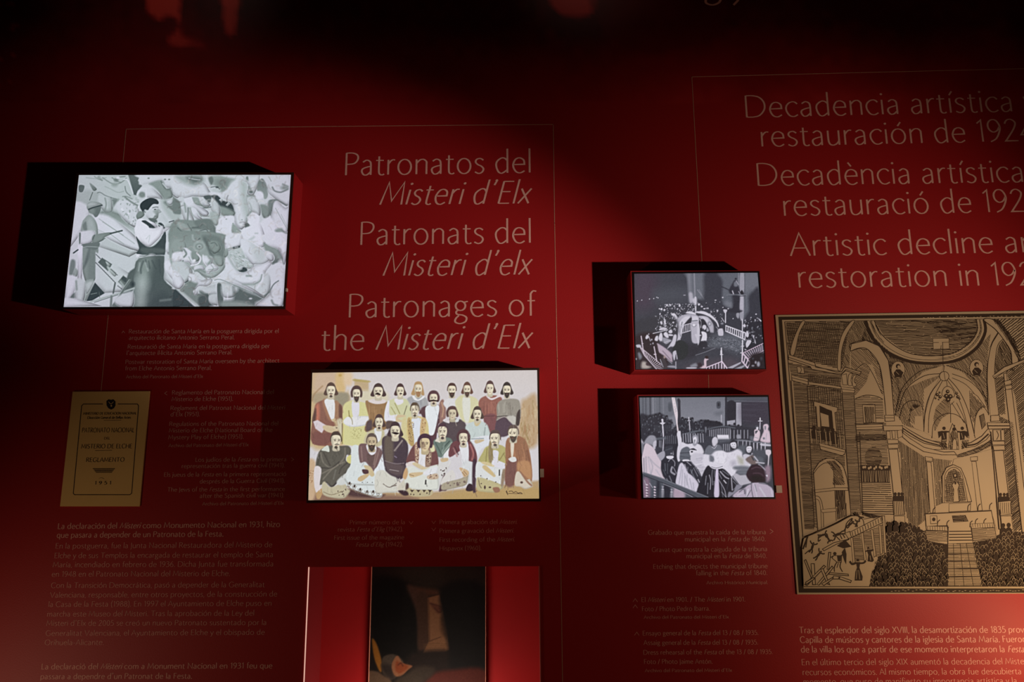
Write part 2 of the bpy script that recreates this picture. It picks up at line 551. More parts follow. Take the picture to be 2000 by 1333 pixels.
    def sample(s, px, py):
        x = np.clip((px - s.x0) * s.res, 0, s.w - 1.001); y = np.clip((py - s.y0) * s.res, 0, s.h - 1.001)
        xi, yi = x.astype(int), y.astype(int); fx, fy = (x - xi)[..., None], (y - yi)[..., None]
        I = s.im
        return np.clip(I[yi, xi] * (1 - fx) * (1 - fy) + I[yi, xi + 1] * fx * (1 - fy) + I[yi + 1, xi] * (1 - fx) * fy + I[yi + 1, xi + 1] * fx * fy, 0, 255)


def quad_grid(q, nx, ny):
    """projective grid over a traced quad TL,TR,BR,BL -> px, py arrays"""
    src = [(0, 0), (1, 0), (1, 1), (0, 1)]
    A, b = [], []
    for (u, v), (x, y) in zip(src, q):
        A.append([u, v, 1, 0, 0, 0, -u * x, -v * x]); b.append(x)
        A.append([0, 0, 0, u, v, 1, -u * y, -v * y]); b.append(y)
    h = np.linalg.solve(np.array(A, float), np.array(b, float))
    V, U = np.mgrid[0:ny + 1, 0:nx + 1]; U = U / nx; V = V / ny
    d = h[6] * U + h[7] * V + 1
    return (h[0] * U + h[1] * V + h[2]) / d, (h[3] * U + h[4] * V + h[5]) / d


def W_arr(px, py, depth):
    d = np.stack([px - 1000.0, 666.5 - py, np.full_like(px, -F_PX)], -1) @ np.array(Rcw).T
    t = (-depth - CAMP.y) / d[..., 1]
    return np.array(CAMP) + d * t[..., None]


def grid_mesh(name, P, colors, m, parent=None, attr='ink'):
    ny, nx = P.shape[0] - 1, P.shape[1] - 1
    me = bpy.data.meshes.new(name)
    me.vertices.add((nx + 1) * (ny + 1)); me.vertices.foreach_set('co', P.reshape(-1))
    i = np.arange(ny)[:, None] * (nx + 1) + np.arange(nx)[None]
    F = np.stack([i + nx + 1, i + nx + 2, i + 1, i], -1).reshape(-1)
    me.loops.add(len(F)); me.loops.foreach_set('vertex_index', F.astype(np.int32))
    me.polygons.add(nx * ny); me.polygons.foreach_set('loop_start', np.arange(0, len(F), 4, dtype=np.int32))
    me.update(calc_edges=True)
    a = me.color_attributes.new(attr, 'FLOAT_COLOR', 'POINT')
    c = np.ones((colors.shape[0] * colors.shape[1], 4), np.float32); c[:, :3] = srgb(colors).reshape(-1, 3)
    a.data.foreach_set('color', c.reshape(-1))
    me.materials.append(m)
    o = bpy.data.objects.new(name, me); COL.objects.link(o)
    if parent:
        o.parent = parent; o.matrix_parent_inverse = parent_inv(parent)
    return o


def ink_mat(name, emission=0.0, rough=0.55, gain=1.0, spec=0.3):
    m = bpy.data.materials.new(name); m.use_nodes = True
    nt = m.node_tree; b = nt.nodes['Principled BSDF']
    a = nt.nodes.new('ShaderNodeVertexColor'); a.layer_name = 'ink'
    b.inputs['Roughness'].default_value = rough; b.inputs['Specular IOR Level'].default_value = spec
    if emission:
        b.inputs['Base Color'].default_value = (0.03, 0.03, 0.03, 1)
        nt.links.new(a.outputs['Color'], b.inputs['Emission Color']); b.inputs['Emission Strength'].default_value = emission
    else:
        nt.links.new(a.outputs['Color'], b.inputs['Base Color'])
    return m


# ------------------------------------------------------------------ materials
RED = (0.40, 0.010, 0.012)
M_box = mat('lightbox_red_paint', (0.34, 0.010, 0.012), 0.45, 0.4, noise=0.08, scale=30)
M_black = mat('bezel_black', (0.006, 0.004, 0.005), 0.4, 0.3)
M_brown = mat('frame_dark_brown', (0.05, 0.018, 0.012), 0.5, 0.3, noise=0.3, scale=20)
M_letter = mat('vinyl_letter_beige', (0.84, 0.44, 0.37), 0.6, 0.3, noise=0.06, scale=3)
M_small = mat('vinyl_letter_small', (0.82, 0.36, 0.30), 0.6, 0.3)
M_line = mat('gold_hairline', (0.62, 0.30, 0.20), 0.55, 0.3)
M_tab = mat('tab_cream', (0.75, 0.55, 0.42), 0.4, 0.5)
M_floor = mat('floor_dark', (0.02, 0.015, 0.015), 0.5, 0.4, noise=0.3, scale=4)
M_ceil = mat('ceiling_black', (0.01, 0.008, 0.008), 0.9, 0.2, noise=0.2, scale=4)
M_niche = mat('niche_side_shaded_red', (0.16, 0.006, 0.008), 0.6, 0.2)  # niche red darkened: corner shade put into the side panels' colour
M_side = mat('side_wall_red', (0.10, 0.006, 0.006), 0.8, 0.2, noise=0.1, scale=3)
M_screen = ink_mat('backlit_print', emission=1.0, rough=0.35)
M_print = ink_mat('printed_ink', rough=0.5)
M_wall = ink_mat('wall_print', rough=0.52, spec=0.32)
_nt = M_wall.node_tree
_n = _nt.nodes.new('ShaderNodeTexNoise'); _n.inputs['Scale'].default_value = 260; _tc = _nt.nodes.new('ShaderNodeTexCoord')
_bp = _nt.nodes.new('ShaderNodeBump'); _bp.inputs['Strength'].default_value = 0.12; _bp.inputs['Distance'].default_value = 0.002
_nt.links.new(_tc.outputs['Object'], _n.inputs['Vector']); _nt.links.new(_n.outputs['Fac'], _bp.inputs['Height'])
_nt.links.new(_bp.outputs[0], _nt.nodes['Principled BSDF'].inputs['Normal'])

# ------------------------------------------------------------------ the room
NL, NR = W(604, 1108).x, W(1053, 1108).x          # niche opening, left and right
NT, NB, ND = W(830, 1107.5).z, 0.62, 0.16         # niche top, bottom, depth
XW, ZT = 4.6, 3.9
xs = np.unique(np.r_[-XW, -3.4, np.arange(-2.1, 2.1, 0.014), NL, NR, 2.8, 3.7, XW])
zs = np.unique(np.r_[0.0, 0.3, NB, np.arange(0.9, 3.3, 0.014), NT, ZT])
xs = xs[np.r_[True, np.diff(xs) > 1e-6]]
X, Z = np.meshgrid(xs, zs)
# inverse sight lines: wall point -> traced picture position, for laying the mural print
_d = np.stack([X - CAMP.x, np.full_like(X, -CAMP.y), Z - CAMP.z], -1) @ np.array(Rcw)
PXw, PYw = 1000 - F_PX * _d[..., 0] / _d[..., 2], 666.5 + F_PX * _d[..., 1] / _d[..., 2]
mural = Pic(-60, -260, 2100, 200, 0.5, 0.0)        # channel 0: how far the ink is from the plain red
mural.f(0, 0, 1)
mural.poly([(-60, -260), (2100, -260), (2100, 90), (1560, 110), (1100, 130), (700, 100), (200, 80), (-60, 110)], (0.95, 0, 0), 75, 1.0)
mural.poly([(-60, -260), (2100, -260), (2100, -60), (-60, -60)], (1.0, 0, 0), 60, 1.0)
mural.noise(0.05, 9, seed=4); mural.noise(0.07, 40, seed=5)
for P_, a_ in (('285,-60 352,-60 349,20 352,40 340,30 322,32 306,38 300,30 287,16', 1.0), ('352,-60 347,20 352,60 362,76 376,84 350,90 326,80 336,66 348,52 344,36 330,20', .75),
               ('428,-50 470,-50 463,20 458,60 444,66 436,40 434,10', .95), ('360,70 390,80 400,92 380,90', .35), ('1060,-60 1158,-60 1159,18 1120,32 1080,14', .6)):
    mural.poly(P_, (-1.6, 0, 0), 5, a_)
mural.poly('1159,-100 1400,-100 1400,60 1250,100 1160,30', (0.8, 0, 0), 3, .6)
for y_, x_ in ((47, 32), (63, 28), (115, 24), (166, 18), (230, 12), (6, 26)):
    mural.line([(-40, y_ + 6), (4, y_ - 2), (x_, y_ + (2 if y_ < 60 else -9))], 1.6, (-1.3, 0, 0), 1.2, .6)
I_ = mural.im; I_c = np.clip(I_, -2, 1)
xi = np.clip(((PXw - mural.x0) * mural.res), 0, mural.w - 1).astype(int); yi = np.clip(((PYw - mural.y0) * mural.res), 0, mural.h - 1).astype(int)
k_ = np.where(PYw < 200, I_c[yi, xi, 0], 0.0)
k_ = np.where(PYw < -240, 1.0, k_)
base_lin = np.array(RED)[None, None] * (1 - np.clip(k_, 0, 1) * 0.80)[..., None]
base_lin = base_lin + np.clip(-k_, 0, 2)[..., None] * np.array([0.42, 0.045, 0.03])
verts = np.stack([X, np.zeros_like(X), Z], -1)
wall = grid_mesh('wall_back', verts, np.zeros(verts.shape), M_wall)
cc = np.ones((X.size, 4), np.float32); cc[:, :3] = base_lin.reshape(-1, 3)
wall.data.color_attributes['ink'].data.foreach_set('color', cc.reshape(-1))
import bmesh
bm = bmesh.new(); bm.from_mesh(wall.data)
dead = [f for f in bm.faces if NL < f.calc_center_median().x < NR and NB < f.calc_center_median().z < NT]
bmesh.ops.delete(bm, geom=dead, context='FACES')
bmesh.ops.recalc_face_normals(bm, faces=bm.faces)
bm.to_mesh(wall.data); bm.free()
wall['kind'] = 'structure'
YR = -4.2
v, f = box(-XW, XW, YR, 0.35, -0.1, 0.0); struct('floor', v, f, M_floor)
v, f = box(-XW, XW, YR, 0.35, ZT, ZT + 0.1); struct('ceiling', v, f, M_ceil)
v, f = box(-XW - 0.1, -XW, YR, 0.35, 0, ZT); struct('wall_left', v, f, M_side)
v, f = box(XW, XW + 0.1, YR, 0.35, 0, ZT); struct('wall_right', v, f, M_side)

# ------------------------------------------------------------------ recessed display niche
nc = empty('display_niche', ((NL + NR) / 2, 0, NB), 'tall red recessed display niche with a dark picture inside, below the group portrait', 'display case')
obj('side_panel', *box(NL - 0.012, NL, 0.001, ND, NB, NT), M_niche, nc)
obj('side_panel', *box(NR, NR + 0.012, 0.001, ND, NB, NT), M_niche, nc)
obj('top_panel', *box(NL - 0.012, NR + 0.012, 0.001, ND, NT, NT + 0.012), M_box, nc)
obj('bottom_panel', *box(NL - 0.012, NR + 0.012, 0.001, ND, NB - 0.012, NB), M_box, nc)
obj('back_panel', *box(NL - 0.012, NR + 0.012, ND, ND + 0.01, NB - 0.012, NT + 0.012), mat('niche_back_red', (0.42, 0.012, 0.014), 0.4, 0.5, noise=0.12, scale=6), nc)
o = obj('glass_edge', *box(NL - 0.0022, NL + 0.0004, -0.002, 0.001, NB, NT), emis('glass_edge_added_glow', (1.0, 0.56, 0.44), 0.75), nc); o['label'] = 'edge of the glass, its bright reflection put in as glow'  # emission stands in for light the glass edge reflects
o = obj('glass_edge', *box(NR - 0.0005, NR + 0.0015, -0.004, 0.001, NB, NT), mat('glass_edge_dim', (0.5, 0.16, 0.12), 0.3, 0.5), nc); o['label'] = 'thin dim edge of the glass'

# ------------------------------------------------------------------ light boxes
DB = 0.092


def light_box(outer, scr, label, frame_mat, tab=None):
    O = [W(*p, DB) for p in outer]; S = [W(*p, DB) for p in scr]
    c = sum(O, Vector()) / 4
    e = empty('light_box', (c.x, 0, min(p.z for p in O)), label, 'light box', 'backlit photographs mounted proud of the red wall')
    # housing: four walls of painted board
    t = 0.010
    cen = Vector((c.x, -DB, c.z))
    inn = [p + (cen - p).normalized() * t * 1.4 for p in O]
    obj('housing', *frame_ring([p + Vector((0, 0.0015, 0)) for p in O], [p + Vector((0, 0.0015, 0)) for p in inn], DB - 0.0015 - 0.0005), M_box, e)
    Ob = O
    if frame_mat is M_black:      # the painted rim of the box shows around the black bezel
        cz = sum(p.z for p in O) / 4
        Ob = [p + Vector((0.0026 if p.x < c.x else -0.0026, 0, 0.0026 if p.z < cz else -0.0026)) for p in O]
        obj('rim', *frame_ring(O, Ob, 0.0013), M_box, e)
    obj('bezel', *frame_ring(Ob, S, 0.0013), frame_mat, e)
    v, f = slab_quad([p + Vector((0, 0.0032, 0)) for p in O], 0.002)
    obj('backing', v, f, M_black, e)
    if tab:
        (x, y, w, h) = tab
        p = W(x, y, DB)
        o = obj('tab', *box(p.x - w * 0.0008, p.x + w * 0.0008, -DB - 0.004, -DB + 0.004, p.z - h * 0.0008, p.z + h * 0.0008), M_tab, e)
        o['label'] = 'small pale tab on the right edge'
    return e


def photo_print(e, pic, quad, nx, ny, name='photo_print', m=None, depth=None):
    gx, gy = quad_grid(quad, nx, ny)
    P = W_arr(gx, gy, DB - 0.0006 if depth is None else depth)
    return grid_mesh(name, P, pic.sample(gx, gy), m or M_screen, e)


p1 = Pic(110, 330, 590, 615, 2, (200, 205, 215))
p1.tab = [(0, (26, 34, 38)), (60, (52, 64, 68)), (100, (92, 104, 104)), (140, (132, 146, 144)), (180, (172, 184, 186)), (220, (208, 212, 224)), (255, (236, 236, 246))]


def paint_sculptors(p):
    L, E = p.line, p.ell

    def P(pts, col, soft=0.7, a=1.0, **k):
        if np.ndim(col) == 0 and col >= 188 and soft <= 4: k.setdefault('rim', 0.5); k.setdefault('rimw', 8.0)
        elif np.ndim(col) == 0 and col >= 120 and soft <= 3: k.setdefault('rim', 0.4); k.setdefault('rimw', 6.0)
        return p.poly(pts, col, soft * 0.8, a, **k)

    p.im[:] = p.tone(200)
    p.f(120, 330, 8.696)
    # far wall, smudged reliefs at upper left
    P('160,90 1150,90 1250,500 950,560 700,720 430,760 200,620', 186, 6)
    P('240,380 640,400 560,620 240,640', 160, 5, .7)
    P('300,280 390,290 360,390 300,385', 96, 1); P('480,240 600,340 540,370', 128, 1.5); L('530,400 480,530', 16, 110)
    P('200,600 450,640 440,900 180,1300 100,1300', 205, 3)
    for q, c, w in (('420,150 620,170 760,150', 150, 10), ('700,150 860,250 1000,240 1100,160', 128, 14), ('560,130 640,180 700,190', 140, 14), ('620,140 690,200', 120, 12),
                    ('740,300 830,340 960,400 1060,380', 160, 12), ('860,150 940,210 1010,230', 130, 16), ('1080,300 1100,390 1170,460', 110, 12), ('1060,180 1130,200 1220,420', 225, 14),
                    ('610,410 660,400 760,460 950,520', 105, 10), ('640,560 650,470 690,465', 120, 10), ('740,500 760,600 750,700', 130, 22), ('840,490 850,560', 110, 16), ('980,140 1080,130', 120, 16)):
        L(q, w, c, 1.0)
    E(930, 190, 40, 30, 120, 2); E(905, 270, 50, 30, 150, 3); E(960, 150, 30, 20, 215, 1.5); E(640, 150, 26, 30, 150, 2)
    P('850,520 960,530 900,620 870,720 1010,790 960,900 640,790 700,720 830,700', 122, 3)
    P('630,450 740,470 850,520 860,720 740,740 640,600', 188, 2); L('740,500 760,600 740,700', 18, 135, 1.5)
    for x in (800, 830, 870): L([(x, 560), (x + 6, 700)], 12, 165, 1.2)
    # big slanted plank board
    P('560,820 640,760 1100,860 1290,1010 1300,1420 1150,1500 560,1300', 190, 4, sm=False)
    P('620,740 900,720 1100,860 1220,1000 900,900', 140, 8, .9)
    P('560,830 800,800 1290,1180 1290,1400 700,1130', 214, 4)
    L('640,850 1240,1270', 9, 160, .8); L('700,900 1050,1130', 9, 150, .8); L('820,1100 1060,1280', 9, 150, .8); L('560,1000 760,1100', 8, 175)
    # dark cleft at top and the big pale forms beside it
    P('1130,90 1340,90 1300,200 1370,290 1290,380 1270,450 1230,440 1180,260', 104, 1.2, sm=False, col2=84)
    P('1280,100 2000,90 2000,480 1880,440 1860,340 1720,300 1690,200 1480,250 1330,270 1320,210 1350,170', 206, 2)
    P('1490,250 1700,195 1780,330 1860,350 1890,470 1800,520 1720,520 1660,400 1560,300', 140, 2.5)
    P('1390,300 1500,290 1660,420 1720,520 1600,500 1420,480 1360,360', 208, 3)
    E(1370, 440, 55, 50, 128, 2); L('1290,430 1340,360 1430,340 1440,480', 26, 212, 1)
    L('1690,210 1760,330 1850,340', 16, 110, .9); L('1720,250 1790,330', 18, 190, .6)
    for a in ((1480, 160), (1830, 180), (1960, 310), (1760, 180), (1920, 400)): E(*a, 18, 12, 120, 1)
    # crumpled relief between the men
    P('960,560 1060,520 1200,560 1300,640 1340,900 1270,1000 1130,930 1000,790 940,640', 208, 3)
    r = np.random.default_rng(5)
    for _ in range(70):
        x, y = r.uniform(950, 1330), r.uniform(500, 960)
        if y < 500 + (x - 940) * -0.2: continue
        if x < 950 + (y - 520) * .45: continue
        E(x, y, r.uniform(10, 26), r.uniform(6, 14), r.choice([150, 165, 225, 232, 140]), .9, .8, r.uniform(0, 180))
    L('1080,480 1180,560 1290,620', 26, 128, 1.2); L('1040,470 1110,470 1200,510', 14, 130, 1)
    P('1650,520 1990,560 2000,1000 1800,900 1700,760 1660,640', 176, 4)
    P('1740,560 1880,520 2000,560 2000,740 1880,700 1800,640', 128, 3); P('1790,540 1900,520 1880,600 1820,610', 205, 3)
    L('1650,540 1700,700 1830,880', 60, 205, 4)
    # left man
    P('310,1070 560,1060 560,1290 400,1310 310,1260', 205, 1, sm=False)
    P('380,860 470,780 560,850 610,960 620,1110 600,1330 420,1310 350,1270 330,1050 350,920', 150, 1.2)
    P('360,960 420,900 440,1080 390,1060', 118, 2); P('440,900 520,860 570,1100 500,1250', 165, 4); P('300,1080 560,1060 540,1220 420,1290 310,1260', 206, 2.5)
    P('300,1100 330,1100 320,1260 300,1260', 110, 1)
    P('540,1130 720,1090 840,1080 850,1110 740,1160 700,1220 560,1270 520,1230', 134, 1)
    L('830,1100 1030,1050', 26, 84, .7, sm=False); L('560,1130 530,1200', 14, 90, 1); L('620,1250 740,1180', 12, 96, 1)
    P('460,660 600,640 670,640 665,700 640,760 610,810 570,820 530,770 470,740', 108, .9); E(520, 720, 50, 50, 140, 3, .7)
    P('430,620 480,560 600,560 690,600 680,625 560,650 450,695', 150, .9); L('460,690 560,650 690,620', 20, 66, .8); P('440,620 500,575 590,575 640,600 520,640', 176, 2)
    # right man: hair, face
    P('1270,790 1330,720 1400,740 1400,800 1300,860', 128, 1.2)
    P('1480,650 1640,560 1650,680 1700,730 1650,760 1640,830 1600,860 1560,900 1470,850 1410,740', 205, .8)
    P('1560,720 1645,690 1650,760 1635,830 1600,860 1540,850 1600,780', 140, 3, .8)
    P('1340,600 1400,540 1500,495 1600,510 1650,560 1640,600 1560,600 1500,660 1470,700 1400,700 1400,750 1340,670', 46, .9)
    E(1425, 725, 22, 34, 190, 1); L('1550,662 1600,650 1640,652', 10, 80, .8); E(1590, 690, 18, 9, 70, .7); L('1580,802 1620,806', 9, 110, .7); L('1650,690 1690,730 1650,755', 8, 150, .7); L('1400,700 1420,740', 10, 60, .7)
    P('1480,840 1610,860 1620,920 1560,930', 100, 1.5)
    # shirt and waistcoat
    P('1310,850 1420,870 1560,960 1640,960 1720,940 1740,1010 1840,900 1900,880 1900,960 1780,1060 1600,1200 1480,1330 1340,1260 1250,1150 1260,960', 228, 1)
    P('1360,890 1450,880 1560,960 1630,1050 1520,1100 1480,980', 62, .9); P('1640,930 1700,920 1760,1000 1680,1020', 66, 1)
    P('1430,870 1560,960 1640,1030 1600,930', 222, .8); L('1600,910 1700,980', 14, 180)
    P('1740,980 1850,900 1900,960 1860,1000', 190, 1.5); L('1830,905 1910,880', 14, 60, .6)
    p.f(120, 460, 8.696)
    P('1265,20 1340,100 1470,190 1560,180 1660,90 1770,-60 1760,300 1700,330 1290,320 1320,220', 70, .9)
    P('1330,60 1440,150 1520,150 1600,60', 226, 1.2); L('1340,100 1480,190 1580,170 1700,40', 8, 150, .8); P('1380,210 1730,230 1720,300 1380,290', 92, 3)
    P('1250,-150 1560,-120 1720,-160 1700,0 1580,130 1500,190 1420,170 1300,40', 230, 1.5); L('1440,60 1500,0 1480,120', 9, 195, 1.2)
    # the vat the man leans on, dark trousers
    P('1290,320 1440,350 1500,310 1590,320 1580,400 1300,400', 226, 1); L('1330,350 1420,350 1500,320 1580,320', 10, 90, .7); L('1310,385 1600,395', 8, 120, .7)
    P('1310,400 1740,350 1770,460 1770,560 1745,760 1990,980 2000,1210 1210,1210 1240,900 1240,640', 96, 1.2, col2=78)
    P('1340,420 1560,420 1480,860 1430,1200 1250,1200 1270,800', 138, 14); P('1560,430 1740,400 1740,760 1560,1000 1480,1200', 84, 12)
    E(1360, 820, 90, 120, 176, 12, .8); E(1320, 1080, 70, 120, 160, 12, .7)
    for q in ('1390,440 1350,560 1350,640', '1480,440 1500,560', '1430,420 1460,540', '1540,430 1600,560', '1660,420 1680,640'): L(q, 16, 74, 2, .8)
    for q in ('1330,470 1310,600', '1430,470 1470,600'): L(q, 16, 175, 2, .8)
    P('1700,960 1850,1050 2000,1060 2000,1210 1500,1210', 72, 8, .6); L('1680,1110 1850,1090', 16, 130, 3)
    # left man's trousers
    P('360,180 620,180 580,560 570,760 430,800 380,700 350,520', 134, 1); P('440,300 480,200 520,300 420,500 370,560', 90, 3, .8); P('480,240 580,260 570,700 450,740', 122, 4)
    P('370,150 640,120 600,240 470,230 360,190', 110, 1.2); L('360,205 470,190 620,200', 10, 160, .8)
    P('380,800 560,770 420,1110 350,1110', 150, 2); P('420,820 540,800 430,1000', 182, 3); P('570,800 740,980 520,1110 420,1120 520,900', 62, 1, sm=False)
    L('500,1000 600,980', 8, 140, .8); L('640,960 650,1060', 8, 100)
    P('280,160 360,180 350,800 270,800', 216, 1.5, sm=False)
    P('160,430 230,430 230,560 180,690 130,660', 118, 2.5); P('230,560 280,600 260,700 190,680', 150, 2); L('205,300 280,245', 22, 66, .8)
    P('100,690 260,720 220,960 130,1100 40,1210 60,900', 208, 2.5); P('150,1060 230,970 230,1080', 104, 1.5); P('250,740 400,790 380,1110 240,1100 230,960', 192, 2.5); L('250,780 260,920', 22, 130, 2)
    P('40,1060 240,1070 700,1200 40,1215', 206, 2, sm=False)
    # perforated plank with holes, trestle
    P('580,280 1180,660 1060,900 1040,960 740,980 575,790', 198, 1.5, sm=False)
    P('690,380 860,490 790,610 620,460', 90, 1, sm=False); P('750,440 830,500 790,520', 180, 1); P('780,520 930,640 900,700 800,600', 178, 2)
    P('1050,680 1150,760 1080,900 960,790', 104, 1, sm=False); P('1060,700 1140,760 1090,800 1020,740', 74, 1); L('1000,790 1070,880', 30, 168, 2)
    for i in range(30):
        t = i / 29; E(585 + t * 330, 465 + t * 340, 8, 8, 50, .45)
        if i < 9: E(590 + i * 9, 325 + i * 9, 7, 7, 60, .4)
        if i < 10: E(840 + i * 12, 575 + i * 11, 7, 7, 70, .4)
        if i < 6: E(960 + i * 15, 860 + i * 12, 8, 8, 50, .4)
    E(1105, 990, 12, 9, 40, .5); E(1130, 1012, 7, 7, 60, .4)
    P('1140,640 1260,540 1290,440 1240,700 1230,900 1150,980 1000,980 1080,860', 92, 2); E(1210, 830, 34, 40, 56, 3)
    L('500,1130 900,1010 1230,900', 30, 168, .9, sm=False); L('560,1140 960,1010', 8, 90, .6); L('1170,760 880,1190', 34, 110, .8, sm=False); L('1150,750 860,1180', 8, 170, .6)
    L('910,820 880,980', 26, 92, 1); L('850,1040 840,1200', 36, 116, 1.5); P('930,1140 1000,1210 860,1210', 110, 1.5)
    P('970,1030 1210,960 1210,1210 1010,1210 900,1130', 200, 3)
    P('1750,330 2000,290 2010,980 1745,740', 204, 1.5, sm=False); P('1790,420 2010,620 2010,860 1770,600', 222, 3)
    P('1780,120 1930,110 1990,180 1960,300 1800,320', 210, 2); E(1860, 190, 24, 22, 90, 1.2); E(1850, 205, 14, 14, 40, .8); L('1810,290 1840,300', 8, 90)
    # ------------- right half, upper
    p.f(340, 330, 8.333)
    P('-20,90 60,90 240,200 480,220 580,360 640,420 500,460 300,450 160,480 -20,380', 210, 3)
    P('40,110 430,110 480,210 340,280 200,250 80,190', 156, 6); P('200,140 400,130 450,180 330,240', 108, 5); L('240,150 330,170 420,180', 10, 200, 1)
    P('560,130 640,110 1010,100 1080,120 900,240 850,360 740,380 680,290 600,250', 150, 4); P('700,180 880,170 860,300 780,330 700,260', 128, 7)
    P('560,150 620,130 640,200 600,260', 110, 2); E(640, 300, 60, 22, 205, 1.5); E(690, 345, 70, 40, 190, 2); L('600,300 690,290 740,330', 12, 96, .9); E(700, 300, 26, 14, 80, 1)
    P('860,330 960,220 1060,150 1160,180 1200,400 1190,520 1230,660 1190,860 1100,990 980,900 950,640 930,540 760,470 580,420 600,370 760,390', 212, 2)
    P('1080,200 1190,230 1190,520 1230,660 1190,840 1110,600', 176, 8); P('780,110 1180,100 1400,100 1300,420 1190,400 1180,220', 206, 3)
    for q in ('1185,150 1200,180', '1220,300 1270,380', '1200,440 1290,440', '1260,480 1340,520'): L(q, 30, 130, 2, .8)
    E(1250, 375, 28, 20, 96, 1.5); E(1190, 150, 16, 26, 110, 1.5)
    P('1410,160 1480,190 1530,320 1520,460 1470,490 1440,400 1350,350 1360,240', 112, 1.5, col2=150); P('1480,120 1890,100 1880,600 1560,420 1520,300', 202, 3)
    E(1390, 430, 62, 68, 218, 2); L('1540,130 1580,200', 10, 140, .8); L('1600,300 1640,360 1740,380 1850,330', 16, 100, 1.6); E(1800, 310, 60, 34, 130, 4); L('1770,250 1850,290', 20, 130, 2)
    P('1900,90 1880,90 1850,620 1650,500 1540,540 1560,620 1590,700 1570,790 1640,960 1860,1000', 208, 2)
    P('1540,520 1660,500 1620,560 1590,700 1560,760 1530,640', 122, 2.5); L('1560,520 1680,510 1830,600', 16, 112, 1.2); P('1390,590 1520,600 1560,700 1540,780 1480,810 1430,750', 134, 2.5)
    P('1220,480 1340,500 1400,620 1400,760 1300,720 1220,640', 200, 3); L('1230,560 1260,640 1250,700', 10, 160, 1.5); E(1290, 820, 105, 112, 222, 1.6); L('1185,800 1190,880 1240,930', 9, 140, 1.2); L('1200,760 1250,700', 20, 130, 2)
    P('1150,920 1190,880 1230,930 1160,980', 86, 1.2)
    L('1650,640 1840,980', 9, 150, .7); L('1740,740 1850,960', 8, 165, .7); P('1390,900 1560,780 1700,960 1860,1050 1850,1260 1560,1250 1420,1100', 216, 3)
    P('1640,1000 1740,960 1800,1030 1840,1060 1700,1060', 142, 3); 
    # dark void with notched arch
    P('600,440 700,430 800,520 930,560 980,700 960,770 860,760 720,600 620,520', 66, 1.4); P('720,600 980,690 960,770 860,770 760,740', 140, 3)
    P('730,500 770,480 800,510 770,550', 196, .8, sm=False); P('840,590 880,540 920,560 870,610', 190, .8, sm=False); P('590,450 740,600 740,780 620,700 590,600', 196, 2)
    P('480,450 600,440 590,540 540,540', 86, 1.5)
    # drapery folds at centre
    P('0,460 110,570 120,720 60,740 -20,700 -20,470', 118, 2); P('100,480 160,470 220,620 330,830 280,880 200,870 130,740', 200, 1.5)
    for q, c in (('230,640 220,860', 118), ('170,560 190,700', 140), ('260,640 300,740 400,830', 140), ('380,640 440,760 560,770', 130), ('470,640 590,620', 84), ('300,480 350,570 430,580', 100)): L(q, 20, c, 1.6)
    P('160,490 290,470 330,560 440,620 560,700 540,770 450,760 380,690 300,620 220,600', 216, 1.5)
    P('280,650 350,650 400,760 470,820 420,840 330,780', 214, 1.5); P('300,470 400,470 440,570 560,600 540,640 420,600 340,560', 150, 2); P('400,470 480,480 590,580 570,610 480,600', 206, 2)
    P('590,700 700,720 740,800 700,920 640,900 580,790', 170, 3)
    # shaded scroll carving
    P('-20,860 330,840 520,810 620,850 690,1010 780,1150 860,1260 -20,1260', 134, 2); P('330,850 520,820 620,860 640,1110 560,1160 480,1080 380,960', 116, 3)
    P('40,870 130,880 280,960 290,1060 220,1060 100,980', 156, 2); L('60,960 200,1080 280,1080', 12, 96, 1.2); L('220,900 280,1000 300,1050', 10, 104, 1)
    L('300,960 400,950 460,900', 22, 98, 1.6); L('300,1120 320,1040 420,1010 560,1010', 34, 168, 2); L('360,1160 400,1100 470,1080 560,1100', 16, 84, 1.4); L('420,1010 520,990 560,1040', 12, 92, 1)
    P('640,940 700,1010 820,1250 700,1250 640,1130', 108, 4)
    # old man's face
    P('740,800 960,760 1000,900 1080,1000 1100,1060 1090,1260 860,1260 780,1150 690,1060 680,980 720,900', 220, 2)
    P('950,900 1010,930 1060,1000 1100,1060 1080,1120 1020,1110 940,1040', 150, 2); P('940,1060 1100,1090 1090,1200 980,1200', 130, 3)
    E(1020, 1075, 40, 30, 205, 1.2); E(1022, 1078, 18, 13, 90, .8); E(870, 1135, 34, 24, 170, 1.5); E(870, 1140, 14, 10, 120, 1); L('800,1110 860,1090 910,1110', 12, 160, 1)
    E(1000, 1215, 50, 30, 215, 1.5); L('960,1190 1000,1200 1080,1180', 10, 120, 1)
    for a in ((850, 820), (1105, 830), (960, 890)): E(*a, 12, 8, 150, 1)
    P('1100,1010 1230,930 1400,880 1480,1260 1090,1260', 222, 2); L('1230,1160 1300,1110', 18, 176, 3); L('1320,1050 1360,1050', 10, 170, 2)
    # ------------- right half, lower
    p.f(340, 460, 8.333)
    P('-20,-30 780,-30 820,120 840,500 600,700 300,560 -20,560', 132, 2, col2=170); P('460,0 760,40 820,330 760,500 600,330 520,150', 118, 3)
    P('860,-20 1100,-20 1090,160 960,220 880,260 830,180', 218, 2)
    P('-20,90 140,70 200,180 140,270 -20,300', 150, 3); P('-20,290 150,270 180,360 90,430 -20,440', 224, 2); P('-20,440 130,430 260,520 300,620 160,780 -20,560', 196, 2)
    E(410, 180, 100, 92, 158, 2); E(410, 182, 62, 52, 130, 2); E(410, 182, 42, 34, 165, 1.2); E(412, 185, 16, 12, 100, 1)
